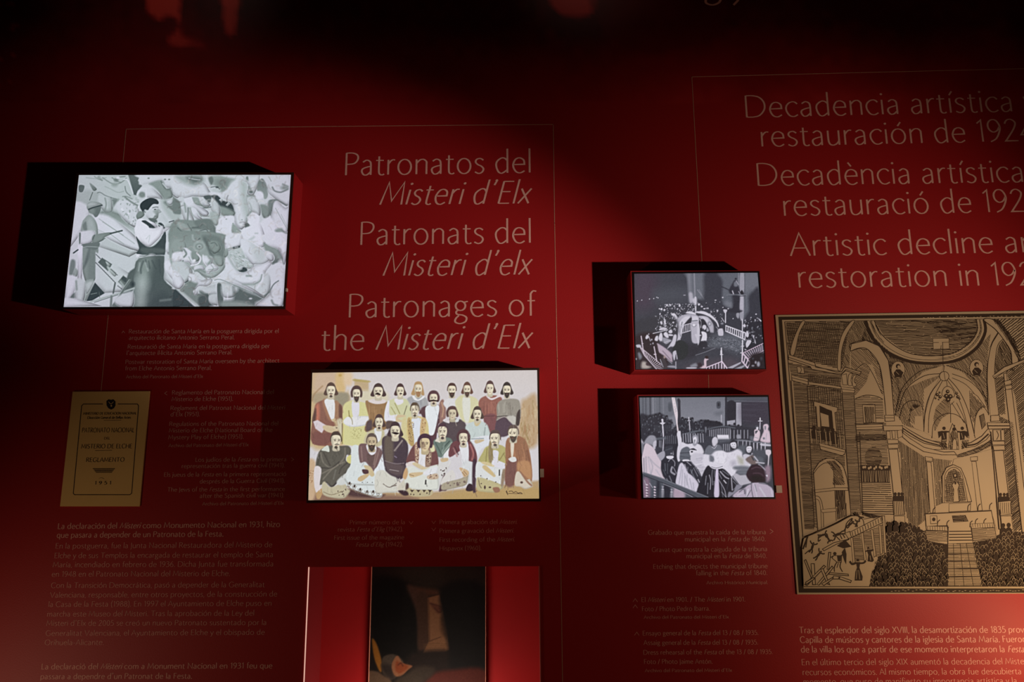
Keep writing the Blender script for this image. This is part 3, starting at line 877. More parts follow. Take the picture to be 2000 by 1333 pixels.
    L('340,60 360,90 420,50', 14, 92, 1.2); L('300,0 310,60 380,100', 26, 166, 2); L('500,60 560,180 600,300', 40, 100, 3); P('560,110 700,100 760,220 640,300', 138, 3); L('600,130 660,120 700,170', 12, 100, 1); L('580,240 660,280 740,270', 12, 100, 1)
    P('150,210 210,210 280,260 420,330 440,400 380,470 280,500 240,440 180,440 120,400 140,330', 216, 1.5); L('160,230 200,300 160,350', 26, 122, 1.5); P('290,260 400,290 420,390 350,430 280,360', 140, 2.5); L('370,290 430,370 390,460 280,490', 22, 230, 1)
    E(330, 410, 24, 22, 232, 1.2); L('240,350 270,420', 10, 150, 1); E(145, 415, 10, 10, 110, .8)
    P('460,340 520,330 620,360 620,460 540,520 470,440', 206, 2); L('470,320 480,420 530,500', 12, 230, 1); L('560,340 600,400 560,460', 30, 140, 2); E(510, 400, 34, 34, 220, 2)
    P('660,330 780,360 800,480 720,500 660,420', 150, 3); P('520,520 620,460 720,520 700,570 600,600 560,640 520,590', 214, 1.5); L('560,560 700,540', 10, 150, 1); L('600,480 640,540 580,600', 10, 150, 1)
    P('340,500 460,490 500,560 420,560 330,570', 214, 1.5); L('340,580 420,560 500,600', 24, 130, 2)
    for i in range(6): L([(400 + i * 26, 590 + i * 20), (450 + i * 18, 650 + i * 14)], 8, 120, .8)
    P('240,640 300,620 430,720 600,700 620,760 540,830 400,830 340,900 300,880 370,780 330,750 290,780 240,740', 214, 1.5)
    P('110,850 230,740 330,770 380,790 330,900 400,950 560,960 560,1160 420,1160 80,900', 126, 3); L('60,880 400,1160', 44, 176, 2, sm=False); L('-20,860 340,1160', 30, 200, 1.5, sm=False)
    P('-20,880 30,880 330,1160 -20,1160', 66, 1.5, sm=False); P('-20,580 60,600 170,760 80,880 -20,800', 218, 2); L('180,770 230,740', 10, 60, .7)
    P('310,900 380,880 380,960 330,970', 205, 1); P('400,860 600,820 800,760 960,830 960,980 700,960 480,960 400,920', 196, 3); P('420,900 560,960 720,960 680,1000 460,980', 110, 3)
    P('400,1010 560,960 580,1080 640,1140 430,1160', 84, 3); P('570,980 700,960 720,1130 640,1130 570,1080', 190, 2); L('690,790 720,1130', 26, 206, 1.2); P('710,780 770,800 800,960 790,1140 720,1140 700,900', 86, 1.2, col2=104)
    P('780,800 940,810 1000,880 980,1000 800,1000', 196, 4); L('870,940 870,1060', 12, 220, 1.5)
    P('980,820 1200,920 1460,1020 1330,1100 1320,1160 800,1160 800,1080 960,1040', 96, 5); P('800,1080 1100,1080 1320,1160 800,1160', 140, 5); E(1010, 870, 30, 40, 200, 4); E(1245, 1030, 24, 12, 210, 1.5)
    # beard, arms and folded cloth
    P('890,260 1080,200 1160,330 1300,480 1260,540 1180,540 1100,510 1040,540 960,430', 186, 2)
    r = np.random.default_rng(9)
    for _ in range(46):
        t, u = r.uniform(0, 1), r.uniform(-1, 1)
        x, y = 960 + 260 * t + 70 * u, 290 + 220 * t - 50 * u
        L([(x - 16, y - 8), (x, y + r.uniform(-16, 16)), (x + 16, y + 6)], 7, r.choice([140, 150, 215]), .7)
    L('970,205 1060,185', 30, 60, 1.2); L('990,195 1040,190', 12, 200, .8); L('880,220 960,200', 12, 140, 1)
    P('1040,560 1120,520 1180,540 1190,580 1130,605 1060,590', 64, 1.2); P('1040,530 1100,510 1110,550 1060,570', 200, 1)
    P('830,380 900,340 1000,480 1060,600 1200,580 1290,500 1360,460 1480,420 1600,440 1480,620 1440,740 1340,790 1160,810 960,760 850,600', 216, 2)
    P('1090,60 1240,80 1480,240 1560,380 1460,460 1340,470 1260,460 1160,320 1090,180', 216, 2); P('1240,90 1350,180 1480,250 1490,420 1330,440', 192, 8); L('1240,90 1480,250 1620,330', 14, 226, 1.2)
    P('1460,120 1600,180 1700,220 1780,450 1600,480 1640,360 1560,270 1480,240', 138, 3); P('1490,260 1600,300 1620,400 1560,420 1490,350', 208, 2); P('1420,0 1840,-20 1800,480 1700,240 1520,150', 214, 2)
    P('1600,440 1700,380 1780,470 1760,490 1620,480', 104, 2); E(1740, 430, 40, 34, 206, 3); L('1690,240 1740,340 1780,470', 10, 120, 1)
    P('1600,480 1790,490 1770,1150 1330,1150 1450,1030 1560,900 1480,640', 206, 2); P('1340,760 1440,620 1560,660 1560,880 1460,1020 1300,930 1150,830', 196, 3); L('1430,620 1440,720 1350,860', 26, 222, 2)
    L('1430,640 1400,740 1300,800', 12, 130, 1.5); L('1700,740 1620,800 1540,930 1450,1000', 14, 96, 1.2); L('1300,930 1460,1010', 18, 70, 1.5); L('1450,1010 1560,920', 12, 110, 1); L('1590,1060 1620,1120 1680,1140', 26, 120, 2)
    P('640,720 840,560 900,660 1200,820 1340,900 1460,1000 1300,930 1000,800 780,740 640,760', 214, 1.5); L('660,730 760,720 1000,820 1300,940', 8, 120, .9)
    L('1180,660 1250,660', 20, 130, 2); L('1120,800 1280,800', 16, 150, 3); P('830,240 870,220 880,320 810,360', 150, 2); L('880,340 960,480 1030,560', 26, 160, 3)
    # fine relief of the carvings
    r = np.random.default_rng(77)
    p.f(340, 460, 8.333)
    for _ in range(300):
        x, y = r.uniform(-50, 1780), r.uniform(-1050, 1150)
        g = p._t([(x, y)])[0]; gx, gy = int(np.clip(g[0], 0, p.w - 1)), int(np.clip(g[1], 0, p.h - 1)); b = p.im[gy, gx].mean()
        a = r.uniform(0, 6.28); l = r.uniform(20, 60); tw = r.uniform(-.5, .5)
        L([(x, y), (x + l * .8 * math.cos(a), y + l * .8 * math.sin(a)), (x + l * 1.5 * math.cos(a + tw), y + l * 1.5 * math.sin(a + tw)), (x + l * 2 * math.cos(a + tw * 2), y + l * 2 * math.sin(a + tw * 2))], r.uniform(5, 15), np.ones(3) * b * r.choice([.8, .86, .92, 1.08]) if b > 120 else np.ones(3) * b * r.choice([.8, 1.25]), r.uniform(.8, 2.4), .55)
    p.sharpen(4, .5)
    # pink-lavender cast and dust
    yy, xx = np.mgrid[0:p.h, 0:p.w]; u = xx / p.w; v = yy / p.h
    e = np.clip(np.maximum(np.abs(u - .5) * 2.0 - .55, np.abs(v - .42) * 1.6 - .55) * 2, 0, 1)[..., None]
    p.im *= 1 + e * (np.array([1.0, .94, .985]) - 1)
    p.noise(2.2, 2.5, seed=2).noise(1.6, 1.2, seed=3)


paint_sculptors(p1)

b1 = light_box([(149, 338), (574, 337), (557, 604), (121, 604)], [(154, 342), (568, 341.5), (553, 598.5), (124, 600)], 'large backlit black and white photograph of two men restoring carved sculpture', M_brown, (560, 567, 3, 6))
photo_print(b1, p1, [(154, 342), (568, 341.5), (553, 598.5), (124, 600)], 430, 262)
p2 = Pic(590, 710, 1070, 990, 2, (200, 190, 170))
SK = (224, 214, 190)        # sallow skin of the tinted print
WH, WH2 = (222, 222, 224), (206, 208, 210)
DKH, BRH = (74, 58, 60), (110, 78, 66)


def head(p, x, y, w, h, hair='bob', hc=DKH, beard=0, look=0, skin=SK, hat=0):
    """x,y face centre; w,h face half sizes, in crop units"""
    P, L, E = p.poly, p.line, p.ell
    dk = tuple(c * .62 for c in hc)
    if hair == 'bob':      # cap of hair flaring out beside the cheeks
        P([(x - w * 1.75, y + h * .5), (x - w * 1.25, y - h * .35), (x - w * .8, y - h * 1.15), (x, y - h * 1.45), (x + w * .8, y - h * 1.15), (x + w * 1.25, y - h * .35), (x + w * 1.75, y + h * .45), (x + w * 1.1, y + h * .75), (x, y + h * .4), (x - w * 1.1, y + h * .75)], hc, .9)
    elif hair == 'curly':
        P([(x - w * 1.5, y + h * .4), (x - w * 1.6, y - h * .4), (x - w * 1.0, y - h * 1.2), (x, y - h * 1.45), (x + w * 1.0, y - h * 1.2), (x + w * 1.6, y - h * .4), (x + w * 1.5, y + h * .4), (x + w, y + h * .5), (x, y), (x - w, y + h * .5)], hc, 1.1)
    elif hair == 'long':
        P([(x - w * 1.9, y + h * .8), (x - w * 1.3, y - h * .2), (x - w * .9, y - h * 1.1), (x, y - h * 1.35), (x + w * .9, y - h * 1.1), (x + w * 1.3, y - h * .2), (x + w * 1.6, y + h * .9), (x + w, y + h), (x, y + h * .5), (x - w, y + h)], hc, 1.0)
    else:                  # short
        P([(x - w * 1.15, y + h * .1), (x - w * 1.15, y - h * .6), (x - w * .7, y - h * 1.2), (x, y - h * 1.35), (x + w * .7, y - h * 1.2), (x + w * 1.15, y - h * .6), (x + w * 1.15, y + h * .1), (x, y)], hc, .9)
    P([(x - w * .55, y + h * .6), (x + w * .55, y + h * .6), (x + w * .7, y + h * 1.35), (x - w * .7, y + h * 1.35)], tuple(c * .86 for c in skin), 1)
    P([(x - w, y - h * .35), (x - w * .6, y - h * .78), (x + w * .6, y - h * .78), (x + w, y - h * .35), (x + w * .92, y + h * .35), (x + w * .45, y + h * .95), (x, y + h * 1.08), (x - w * .45, y + h * .95), (x - w * .92, y + h * .35)], skin, .7, rim=.18, rimw=2.5)
    sd = -1 if look >= 0 else 1
    P([(x + sd * w, y - h * .5), (x + sd * w * .6, y - h * .6), (x + sd * w * .62, y + h * .9), (x + sd * w * .95, y + h * .3)], tuple(c * .72 for c in skin), 1.2, .6)
    lx = x + look * w * .2
    for q in (-1, 1):
        L([(lx + q * w * .62, y - h * .2), (lx + q * w * .22, y - h * .24)], w * .15, dk, .6, .65)
        E(lx + q * w * .42, y - h * .04, w * .18, h * .07, (74, 60, 54), .6, .85)
    L([(lx, y - h * .1), (lx + look * w * .12, y + h * .26)], w * .13, tuple(c * .72 for c in skin), .5, .7)
    if beard:
        c = dk if beard != 3 else (150, 110, 74)
        if beard >= 2:
            P([(x - w * .72, y + h * .35), (x - w * .3, y + h * .42), (x + w * .3, y + h * .42), (x + w * .72, y + h * .35), (x + w * .5, y + h * 1.0), (x, y + h * 1.32), (x - w * .5, y + h * 1.0)], c, .9, .85)
        else:
            E(x, y + h * .88, w * .36, h * .2, c, .9, .8)
        P([(lx - w * .55, y + h * .55), (lx, y + h * .36), (lx + w * .55, y + h * .55), (lx, y + h * .5)], c, .55, .95)
    L([(lx - w * .2, y + h * .62), (lx + w * .2, y + h * .62)], w * .12, (140, 92, 80), .45, .8)


def folds(p, x0, x1, y0, y1, n, c1, c2, seed, slant=0.0):
    r = np.random.default_rng(seed)
    for _ in range(n):
        x = r.uniform(x0, x1); y = r.uniform(y0, (y0 + y1) / 2); l = r.uniform(.4, .8) * (y1 - y0)
        p.line([(x, y), (x + slant * l + r.uniform(-6, 6), y + l * .5), (x + slant * l * 1.6, min(y + l, y1))], r.uniform(6, 14), c1 if r.random() < .5 else c2, 1.3, .55)


def paint_group(p):
    P, L, E = p.poly, p.line, p.ell
    p.im[:] = (206, 198, 196)
    yy, xx = np.mgrid[0:p.h, 0:p.w]; v = yy / p.h
    p.im += (np.clip((v - .05) * 2.5, 0, 1)[..., None]) * np.array([2, 6, 12])
    p.f(595, 720, 9.52)
    P('130,80 560,80 740,90 740,470 820,480 800,1400 60,1400', (196, 172, 134), 5); P('220,90 570,90 570,460 200,460', (196, 172, 148), 6); P('590,90 740,90 740,460 590,460', (206, 178, 130), 3)
    P('740,90 880,90 880,300 740,300', (214, 190, 160), 4); P('190,460 800,470 780,700 560,760 180,640', (168, 152, 126), 3); P('570,470 800,470 780,640 600,700', (150, 142, 122), 3)
    E(660, 130, 26, 20, (184, 150, 84), 2); L('330,330 180,480 140,600', 12, (158, 128, 96), 2)
    P('930,190 1000,220 1190,235 1190,440 1060,430 920,360', (188, 166, 132), 2, sm=False); P('920,200 1200,230 1190,260 930,240', (176, 158, 104), 1.5)
    P('1040,430 1500,440 1520,640 1060,620', (208, 200, 176), 5)
    P('70,1000 250,1000 170,1400 60,1400', (196, 180, 136), 3)
    p.f(895, 720, 9.52)       # trees at right, ground
    P('1160,680 1260,560 1460,520 1480,1400 1120,1400', (184, 158, 126), 5)
    r = np.random.default_rng(3)
    for _ in range(60):
        x, y = r.uniform(1170, 1470), r.uniform(600, 1380)
        L([(x, y), (x + r.uniform(-20, 20), y + 60), (x + r.uniform(-40, 40), y + r.uniform(90, 180))], r.uniform(8, 20), [(160, 122, 88), (146, 124, 80), (206, 188, 156), (172, 140, 100)][r.integers(4)], 1.6, .55)
    p.f(745, 840, 8.888)
    P('-1300,1000 -600,1020 -200,1080 900,1080 1300,1040 2740,880 2740,1300 -1320,1300', (178, 152, 116), 3, sm=False)
    P('-1320,1120 0,1130 500,1160 500,1230 -1320,1260', (138, 108, 92), 4); P('-560,1030 -100,1120 60,1130 -100,1180 -560,1150', (84, 62, 62), 3)
    P('1250,1080 2700,1000 2700,1300 1200,1230', (180, 152, 104), 6)
    p.f(595, 840, 8.888)
    P('60,560 190,560 180,900 170,1180 60,1200', (196, 168, 138), 3); p.dots(26, (70, 150), (690, 930), (4, 12), [(140, 100, 70), (170, 130, 100)], .7, seed=8)
    # ---- back row, standing (frame A)
    p.f(595, 720, 9.52)
    P('140,990 170,830 210,660 380,580 500,600 640,650 700,740 700,1000 660,1400 150,1400', (136, 96, 84), 1.2)
    P('330,640 400,590 520,960 430,930', (158, 118, 96), 2); P('560,620 650,680 620,1060 540,1000', (158, 122, 98), 1.5); P('370,590 550,590 550,950 500,960 430,800', WH, 1); P('210,700 270,680 270,960 200,960', (196, 122, 100), 3, .8)
    P('140,990 190,760 215,780 205,960', (96, 72, 66), 2); P('640,680 700,740 690,960 640,930', (108, 78, 70), 2)
    P('160,990 240,960 400,1060 320,1205 200,1120', (210, 198, 204), 1, sm=False); P('360,1060 540,1080 640,1130 630,1160 480,1200 350,1130', (200, 182, 150), 1); E(590, 1100, 60, 34, (204, 190, 160), 1.2); E(595, 1106, 14, 10, (70, 56, 50), .8)
    P('500,960 560,1010 600,1100 580,940', (196, 176, 140), 1.5); P('180,1180 330,1210 480,1210 440,1400 150,1400', (124, 84, 78), 1.5)
    P('600,970 700,960 690,1330 640,1180', (204, 196, 170), 2)
    head(p, 490, 420, 78, 112, 'bob', (92, 74, 66), 1)
    P('710,1010 720,700 860,600 1040,620 1170,680 1200,900 1180,1000 1140,1040 1140,1400 690,1400 720,1100', (208, 204, 150), 1.3)
    P('880,620 1010,620 1000,900 900,900', (216, 214, 222), 1); P('720,980 800,900 880,940 900,900 1190,890 1190,980 1120,1060 900,1090 760,1050', WH, 1, rim=.2); L('830,880 880,960 890,1040', 12, (150, 140, 110), 1); L('820,790 830,890', 12, (130, 118, 72), 1.2)
    p.dots(60, (860, 1060), (1110, 1330), (4, 12), [(168, 160, 112), (190, 184, 130)], .8); L('700,1030 700,1400', 14, (120, 104, 72), 1); L('730,1040 715,1400', 10, (208, 196, 130), 1)
    head(p, 965, 480, 68, 112, 'curly', (86, 68, 66), 2)
    P('1130,640 1200,600 1480,620 1560,680 1560,1100 1140,1180 1150,1000 1200,940', (150, 118, 84), 1.2); folds(p, 1170, 1480, 680, 1000, 12, (120, 92, 66), (176, 140, 104), 2)
    P('1180,600 1290,570 1480,580 1500,640 1350,665 1230,640', (216, 206, 204), 1); P('1160,1000 1250,960 1250,1130 1140,1170', (92, 76, 76), 2); head(p, 1370, 440, 84, 115, 'bob', (78, 62, 60), 0); P('1310,480 1350,450 1400,470 1410,500 1340,490', (50, 38, 36), .7)
    # frame B figures, back row
    p.f(745, 720, 9.52)
    P('110,640 250,560 420,560 520,640 560,940 430,960 300,1000 90,980 50,900', (202, 202, 164), 1.2); P('110,630 150,620 150,860 290,860 280,960 180,1010 70,980 60,820', (222, 220, 228), 1); P('240,570 390,570 400,640 300,680', (222, 218, 224), 1)
    L('250,650 340,840', 14, (150, 142, 92), 1); L('180,720 260,850', 10, (150, 142, 92), 1); L('470,700 420,860', 12, (110, 104, 84), 1)
    P('290,870 440,870 440,900 300,930 400,980 380,1000 270,980', (204, 184, 150), 1); P('100,980 260,1000 200,1100 90,1120', (96, 80, 76), 1.5); P('380,980 470,940 480,1400 360,1400', (206, 196, 150), 2)
    head(p, 350, 430, 66, 105, 'bob', (80, 60, 60), 0); E(360, 470, 24, 12, (50, 38, 40), .7)
    P('480,560 600,510 780,520 860,600 840,740 600,740 520,640', (164, 164, 166), 1.3); folds(p, 500, 840, 580, 720, 10, (140, 142, 148), (188, 190, 192), 5); P('570,520 610,510 680,580 780,510 800,540 700,600 620,590', WH, .8); head(p, 685, 390, 70, 110, 'long', (176, 144, 104), 3)
    P('700,840 740,740 860,690 1060,680 1160,760 1180,1000 1060,1040 1000,1400 860,1400 760,900', (92, 66, 72), 1.2); P('840,700 1070,690 1050,900 1010,1100 960,1240 860,1200 820,900', (222, 226, 230), 1)
    P('1080,640 1150,580 1200,760 1180,960 1090,1040 1080,800', (146, 112, 104), 1.3); L('1120,640 1150,760 1130,900', 16, (196, 160, 130), 1.5); head(p, 970, 560, 70, 105, 'curly', (92, 66, 70), 1); P('890,600 960,580 1050,600 1050,625 970,605 890,625', (56, 40, 40), .7)
    P('1150,640 1240,560 1380,560 1520,520 1560,800 1300,760 1190,720', (214, 212, 214), 1.3); P('1400,570 1560,500 1600,800 1440,800', (206, 202, 166), 1.5); head(p, 1310, 410, 72, 105, 'short', (84, 62, 58), 2)
    P('500,1400 480,960 560,900 740,900 850,980 880,1200 860,1400', (208, 192, 138), 1.2); P('560,950 740,940 760,1100 720,1400 600,1400', (216, 220, 228), 1)
    P('480,980 550,960 610,1400 520,1400', (178, 152, 104), 1.2); P('740,950 830,950 800,1200 720,1250', (196, 166, 122), 1.2); p.dots(50, (490, 600), (980, 1380), (5, 12), [(112, 86, 72), (206, 186, 140)], .8); p.dots(30, (740, 820), (960, 1200), (5, 11), [(150, 116, 86), (214, 196, 150)], .8)
    head(p, 620, 780, 72, 110, 'short', (92, 76, 62), 1)
    P('1100,1060 1160,980 1260,940 1420,940 1560,1020 1600,1400 1100,1400', (88, 76, 80), 1.3); P('1140,970 1240,920 1260,1020', (214, 208, 210), .8); P('1370,960 1440,920 1430,990 1370,1000', WH2, .8); head(p, 1320, 850, 72, 105, 'curly', (92, 68, 66), 0, skin=(206, 194, 168))
    # frame C: right standing men
    p.f(895, 720, 9.52)
    P('-60,620 80,530 250,520 380,620 400,900 300,1000 120,1000 30,900', (208, 204, 166), 1.4); P('80,560 220,560 200,980 110,940', (216, 216, 206), 1.4); head(p, 165, 400, 64, 105, 'bob', (104, 76, 66), 2)
    P('380,700 400,580 520,510 740,510 820,600 780,900 730,1240 560,1240 480,980 440,800', (146, 98, 88), 1.2); folds(p, 430, 760, 580, 860, 16, (116, 74, 70), (178, 122, 106), 6); P('520,520 560,490 600,550 700,530 760,470 860,520 860,570 780,530 620,590', (216, 204, 206), .8)
    P('480,890 720,880 720,1260 560,1240', (124, 82, 84), 1.3); L('480,890 700,885', 10, (88, 60, 62), .8); head(p, 590, 380, 66, 108, 'bob', (92, 70, 68), 0)
    P('720,900 720,680 830,580 1080,570 1150,660 1160,900 1080,1080 960,1000 720,980', (150, 144, 134), 1.2); folds(p, 740, 1120, 620, 860, 18, (114, 106, 98), (182, 178, 166), 7); L('720,900 880,885 1060,890', 12, (66, 56, 58), .8)
    P('710,980 860,900 960,980 1060,1080 900,1260 700,1240', (88, 72, 82), 1.3); P('1090,840 1150,770 1140,1020 1100,1070 1070,1020', (74, 64, 62), 1); P('900,900 1060,890 1040,1060', (190, 186, 178), 1.4); L('720,960 860,900 960,980', 10, (190, 180, 172), 1)
    head(p, 905, 410, 70, 110, 'bob', (64, 56, 54), 2)
    P('150,1060 300,990 500,1010 580,1160 600,1400 200,1400 140,1160', (194, 204, 202), 1.3, rim=.15); P('300,980 420,980 380,1060 320,1070', (202, 186, 150), 1); L('500,1100 480,1290', 12, (140, 150, 150), 1.4); head(p, 355, 860, 72, 110, 'bob', (84, 70, 64), 1)
    # ---- seated front row
    p.f(595, 840, 8.888)
    P('1030,230 1080,60 1200,-10 1240,-20 1380,20 1360,240 1200,300', (192, 184, 152), 1.2); P('1210,-20 1330,0 1320,160 1260,200', WH, 1)
    p.f(595, 720, 9.52); head(p, 1385, 1010, 70, 112, 'bob', (84, 66, 64), 1)
    p.f(595, 840, 8.888)
    P('190,640 250,380 420,280 620,280 760,280 810,360 790,430 730,440 720,540 800,580 740,720 560,930 470,1000 380,920 260,960 240,860', (96, 92, 84), 1.1, rim=.2)
    for q, c in (('280,400 320,560 420,650 480,650', (138, 132, 120)), ('330,400 440,620', (66, 62, 58)), ('700,320 690,480 560,620 420,700 300,760', (136, 128, 116)), ('690,560 560,620 440,720 320,860', (140, 132, 120)),
                 ('760,560 640,660 600,760', (66, 62, 58)), ('300,660 460,660 600,560', (64, 60, 58)), ('380,920 470,990 560,900', (60, 54, 56)), ('540,700 500,860', (122, 120, 112)), ('260,440 230,600', (70, 66, 62))): L(q, 16, c, 1.5, .8)
    P('290,350 400,270 430,380 360,370', (206, 210, 200), .8); P('180,640 290,680 260,960 300,1010 200,1090 160,860', (214, 206, 208), 1); P('200,1110 240,1060 300,1020 300,1120 260,1200 210,1190', (184, 152, 110), 1)
    P('740,470 850,430 820,580 740,560', (206, 200, 130), 1); L('760,440 850,430 830,540', 10, (110, 96, 70), .8)
    P('300,960 350,900 460,1000 700,900 740,1010 790,1060 740,1140 680,1190 540,1190 330,1130', (190, 182, 156), 1.2, rim=.2); p.dots(12, (560, 720), (1000, 1170), (7, 12), [(80, 62, 58)], .9); L('330,1080 470,1130 640,1070', 12, (140, 128, 104), 1); P('560,890 720,760 720,930 600,960', (204, 206, 204), 1.5)
    head(p, 545, 195, 82, 125, 'short', (80, 66, 60), 1, look=1)
    P('820,300 940,290 960,560 1060,560 1350,640 1420,720 1340,980 1340,1160 1180,1160 960,1080 760,1000 700,900 740,700 800,600', (212, 218, 218), 1.2, rim=.18)
    P('940,280 1050,240 1250,290 1360,400 1290,600 1220,680 1180,720 1060,560 960,560', (116, 92, 92), 1.1); P('1080,420 1240,440 1200,620 1120,600', (104, 84, 82), 1.2)
    for q in ('980,300 1000,540', '1300,330 1210,650', '1250,340 1200,600'): L(q, 20, (152, 126, 120), 1.4, .8)
    P('1070,270 1150,240 1240,290 1230,400 1160,440 1100,380', (220, 218, 224), .9); P('1030,620 1140,640 1210,760 1190,810 1140,800 1060,690', (200, 182, 146), 1); P('1000,690 1100,700 1100,770 1020,760', (84, 60, 64), 1); P('920,860 960,810 1100,760 1110,800 1000,890 940,890', (196, 172, 134), 1)
    P('1260,640 1370,400 1380,700 1240,780 1210,720', (220, 224, 230), 1); L('700,860 760,930 900,950 1330,960', 14, (160, 162, 158), 2); L('740,980 900,1080 1180,1150 1330,1150', 12, (128, 110, 96), .9)
    for x, y in ((780, 930), (865, 980), (965, 1035), (1085, 1075), (1190, 1075), (1280, 1090)): E(x, y, 18, 26, (76, 62, 56), .8, rot=15); L([(x - 40, y - 10), (x - 10, y + 60), (x + 36, y)], 8, (120, 104, 90), .7)
    for x in (1000, 1090, 1175, 1255): E(x, 915, 8, 8, (100, 96, 96), .6)
    head(p, 1165, 220, 80, 120, 'short', (98, 84, 78), 2, skin=(196, 178, 148))
    p.f(745, 840, 8.888)
    P('30,130 200,100 340,120 450,230 460,430 400,760 320,860 100,760 40,560 10,300', (76, 64, 72), 1.1); P('60,130 190,120 200,560 60,520', (104, 92, 84), 3); P('60,580 380,620 340,780 160,760', (96, 82, 84), 3); L('60,540 240,590 390,580', 10, (140, 128, 132), .9); L('360,190 230,360', 20, (170, 158, 150), 1.6); L('140,690 300,720', 8, (180, 170, 170), .8); L('230,460 260,480', 12, (150, 136, 160), .9)
    P('-100,760 30,700 160,790 280,850 270,980 280,1080 100,1090 -100,1080', (208, 206, 196), 1.2, rim=.18); L('30,940 140,1000 260,930', 10, (96, 80, 74), .8); L('180,980 260,965', 14, (96, 80, 74), 1)
    P('260,960 320,840 330,1010 290,1100', (212, 206, 196), 1); head(p, 240, 30, 80, 120, 'bob', (72, 56, 60), 0); P('180,50 240,40 310,60 250,85', (50, 38, 40), .8)
    P('280,1010 400,850 480,800 470,980 440,1060 340,1090', (204, 198, 184), 1.2)
    P('980,560 1180,540 1200,600 1110,780 1040,960 1000,1000 960,700', (210, 208, 206), 1.2, rim=.15); P('1000,1050 1090,770 1130,960 1130,1050 1060,1060', (80, 58, 66), 1.2); p.dots(14, (1020, 1130), (620, 820), (8, 13), [(90, 76, 74)], .85)
    P('900,200 1000,140 1180,140 1240,220 1230,300 1180,480 960,460 940,340', (110, 124, 116), 1.1); P('1230,260 1240,300 1170,520 1050,480', WH, 1)
    for q, c in (('940,230 1040,420', (78, 92, 88)), ('1220,220 1120,340 1060,420', (160, 172, 162)), ('1180,200 1060,330', (70, 84, 80)), ('1100,240 1050,400', (140, 154, 146))): L(q, 16, c, 1.2)
    P('930,190 1000,130 1020,220 970,210', (214, 208, 196), .8); P('1030,500 1150,490 1150,540 1050,560', (200, 176, 140), 1); head(p, 1060, 40, 78, 118, 'short', (84, 62, 70), 1)
    P('430,560 490,380 590,240 760,200 880,250 960,380 990,600 900,620 740,640 560,560', (112, 76, 76), 1.1); P('650,290 780,360 830,420 760,640 640,600', (220, 218, 222), .9); P('580,240 650,250 650,480 630,590 590,560', (172, 140, 120), 1); P('790,360 870,380 850,620 760,620', (150, 124, 108), 1)
    p.dots(36, (590, 650), (270, 560), (6, 12), [(216, 196, 176), (98, 66, 64)], .85); p.dots(36, (780, 860), (370, 610), (6, 12), [(206, 186, 166), (88, 62, 60)], .85, seed=5); P('830,240 900,260 930,360 860,380', (214, 210, 170), 1.3)
    P('430,580 560,545 590,600 450,640', (216, 206, 204), .9); P('540,600 600,570 760,650 840,650 720,700', (206, 190, 156), 1); P('400,900 440,700 460,640 560,640 700,700 980,600 960,740 990,880 990,1010 920,1050 620,1040 480,1000', (214, 216, 208), 1.1, rim=.15)
    P('480,760 600,740 720,740 700,780 520,830', (204, 182, 146), 1); L('490,780 560,800', 8, (130, 104, 80), .7); P('730,740 960,630 950,760 780,800', (222, 222, 226), 1, rim=.15); P('800,800 960,760 980,850 820,860', (190, 170, 150), 1.2); p.dots(16, (810, 960), (780, 850), (7, 13), [(120, 88, 80), (214, 190, 160)], .8)
    P('440,1000 600,1040 880,1050 860,1140 700,1160 520,1150 440,1090', (186, 174, 140), 1)
    for x in (530, 640, 740, 840): P([(x - 36, 1042), (x + 36, 1046), (x, 1088)], (76, 62, 56), .7, sm=False)
    for x, y in ((510, 1120), (560, 1126), (670, 1120), (790, 1100)): E(x, y, 12, 12, (88, 72, 64), .7)
    L('770,880 765,940', 22, (44, 38, 38), .8); P('290,1060 430,1060 470,1130 380,1140', (66, 48, 54), 1.5); P('430,930 470,940 470,1010 420,1040', (84, 66, 64), 1.5)
    P('400,700 440,660 460,760 420,860 370,820', (196, 160, 120), 1.2); head(p, 755, 250, 84, 128, 'curly', (76, 54, 66), 0, skin=(214, 196, 160)); P('690,215 750,225 760,300 700,320', (120, 96, 84), 2, .6)
    p.f(895, 840, 8.888)
    P('230,160 540,100 540,240 400,340 320,480 300,300', (216, 218, 224), 1.2); P('290,180 440,170 430,200 310,240', (198, 178, 146), 1); L('230,160 440,150', 10, (120, 130, 130), 1)
    P('-150,480 -130,260 0,180 180,180 260,270 320,420 320,560 240,560 170,540 150,300', (110, 70, 74), 1.1); P('20,270 160,200 180,540 120,600 60,560 60,440', (220, 220, 224), .9); L('210,260 260,400 240,520', 24, (176, 116, 112), 1.6); L('-80,320 -20,460', 20, (168, 128, 126), 1.5); L('-60,300 0,430', 14, (76, 50, 56), 1.3)
    P('-260,820 -100,700 -60,880 -300,960', (212, 208, 204), 1.2)
    P('-300,1000 -240,920 60,840 180,740 160,900 110,970 0,1000 -250,1050', (170, 160, 140), 1.2, rim=.2); p.dots(9, (-220, 130), (880, 990), (12, 26), [(110, 92, 88)], .7)
    P('60,620 120,540 240,560 290,620 260,760 250,950 170,940 180,760 100,700', (210, 212, 214), 1.1, rim=.15); P('20,670 60,660 180,720 170,790 100,820 60,740', (200, 172, 136), 1); L('70,740 120,800', 8, (130, 98, 76), .7); L('100,720 150,780', 8, (130, 98, 76), .7)
    P('130,1040 180,940 250,960 260,1050 180,1070', (62, 48, 54), 1); P('250,560 320,560 300,1020 320,1060 250,1060', (74, 56, 66), 1.6); head(p, 90, 150, 74, 112, 'curly', (88, 62, 66), 1)
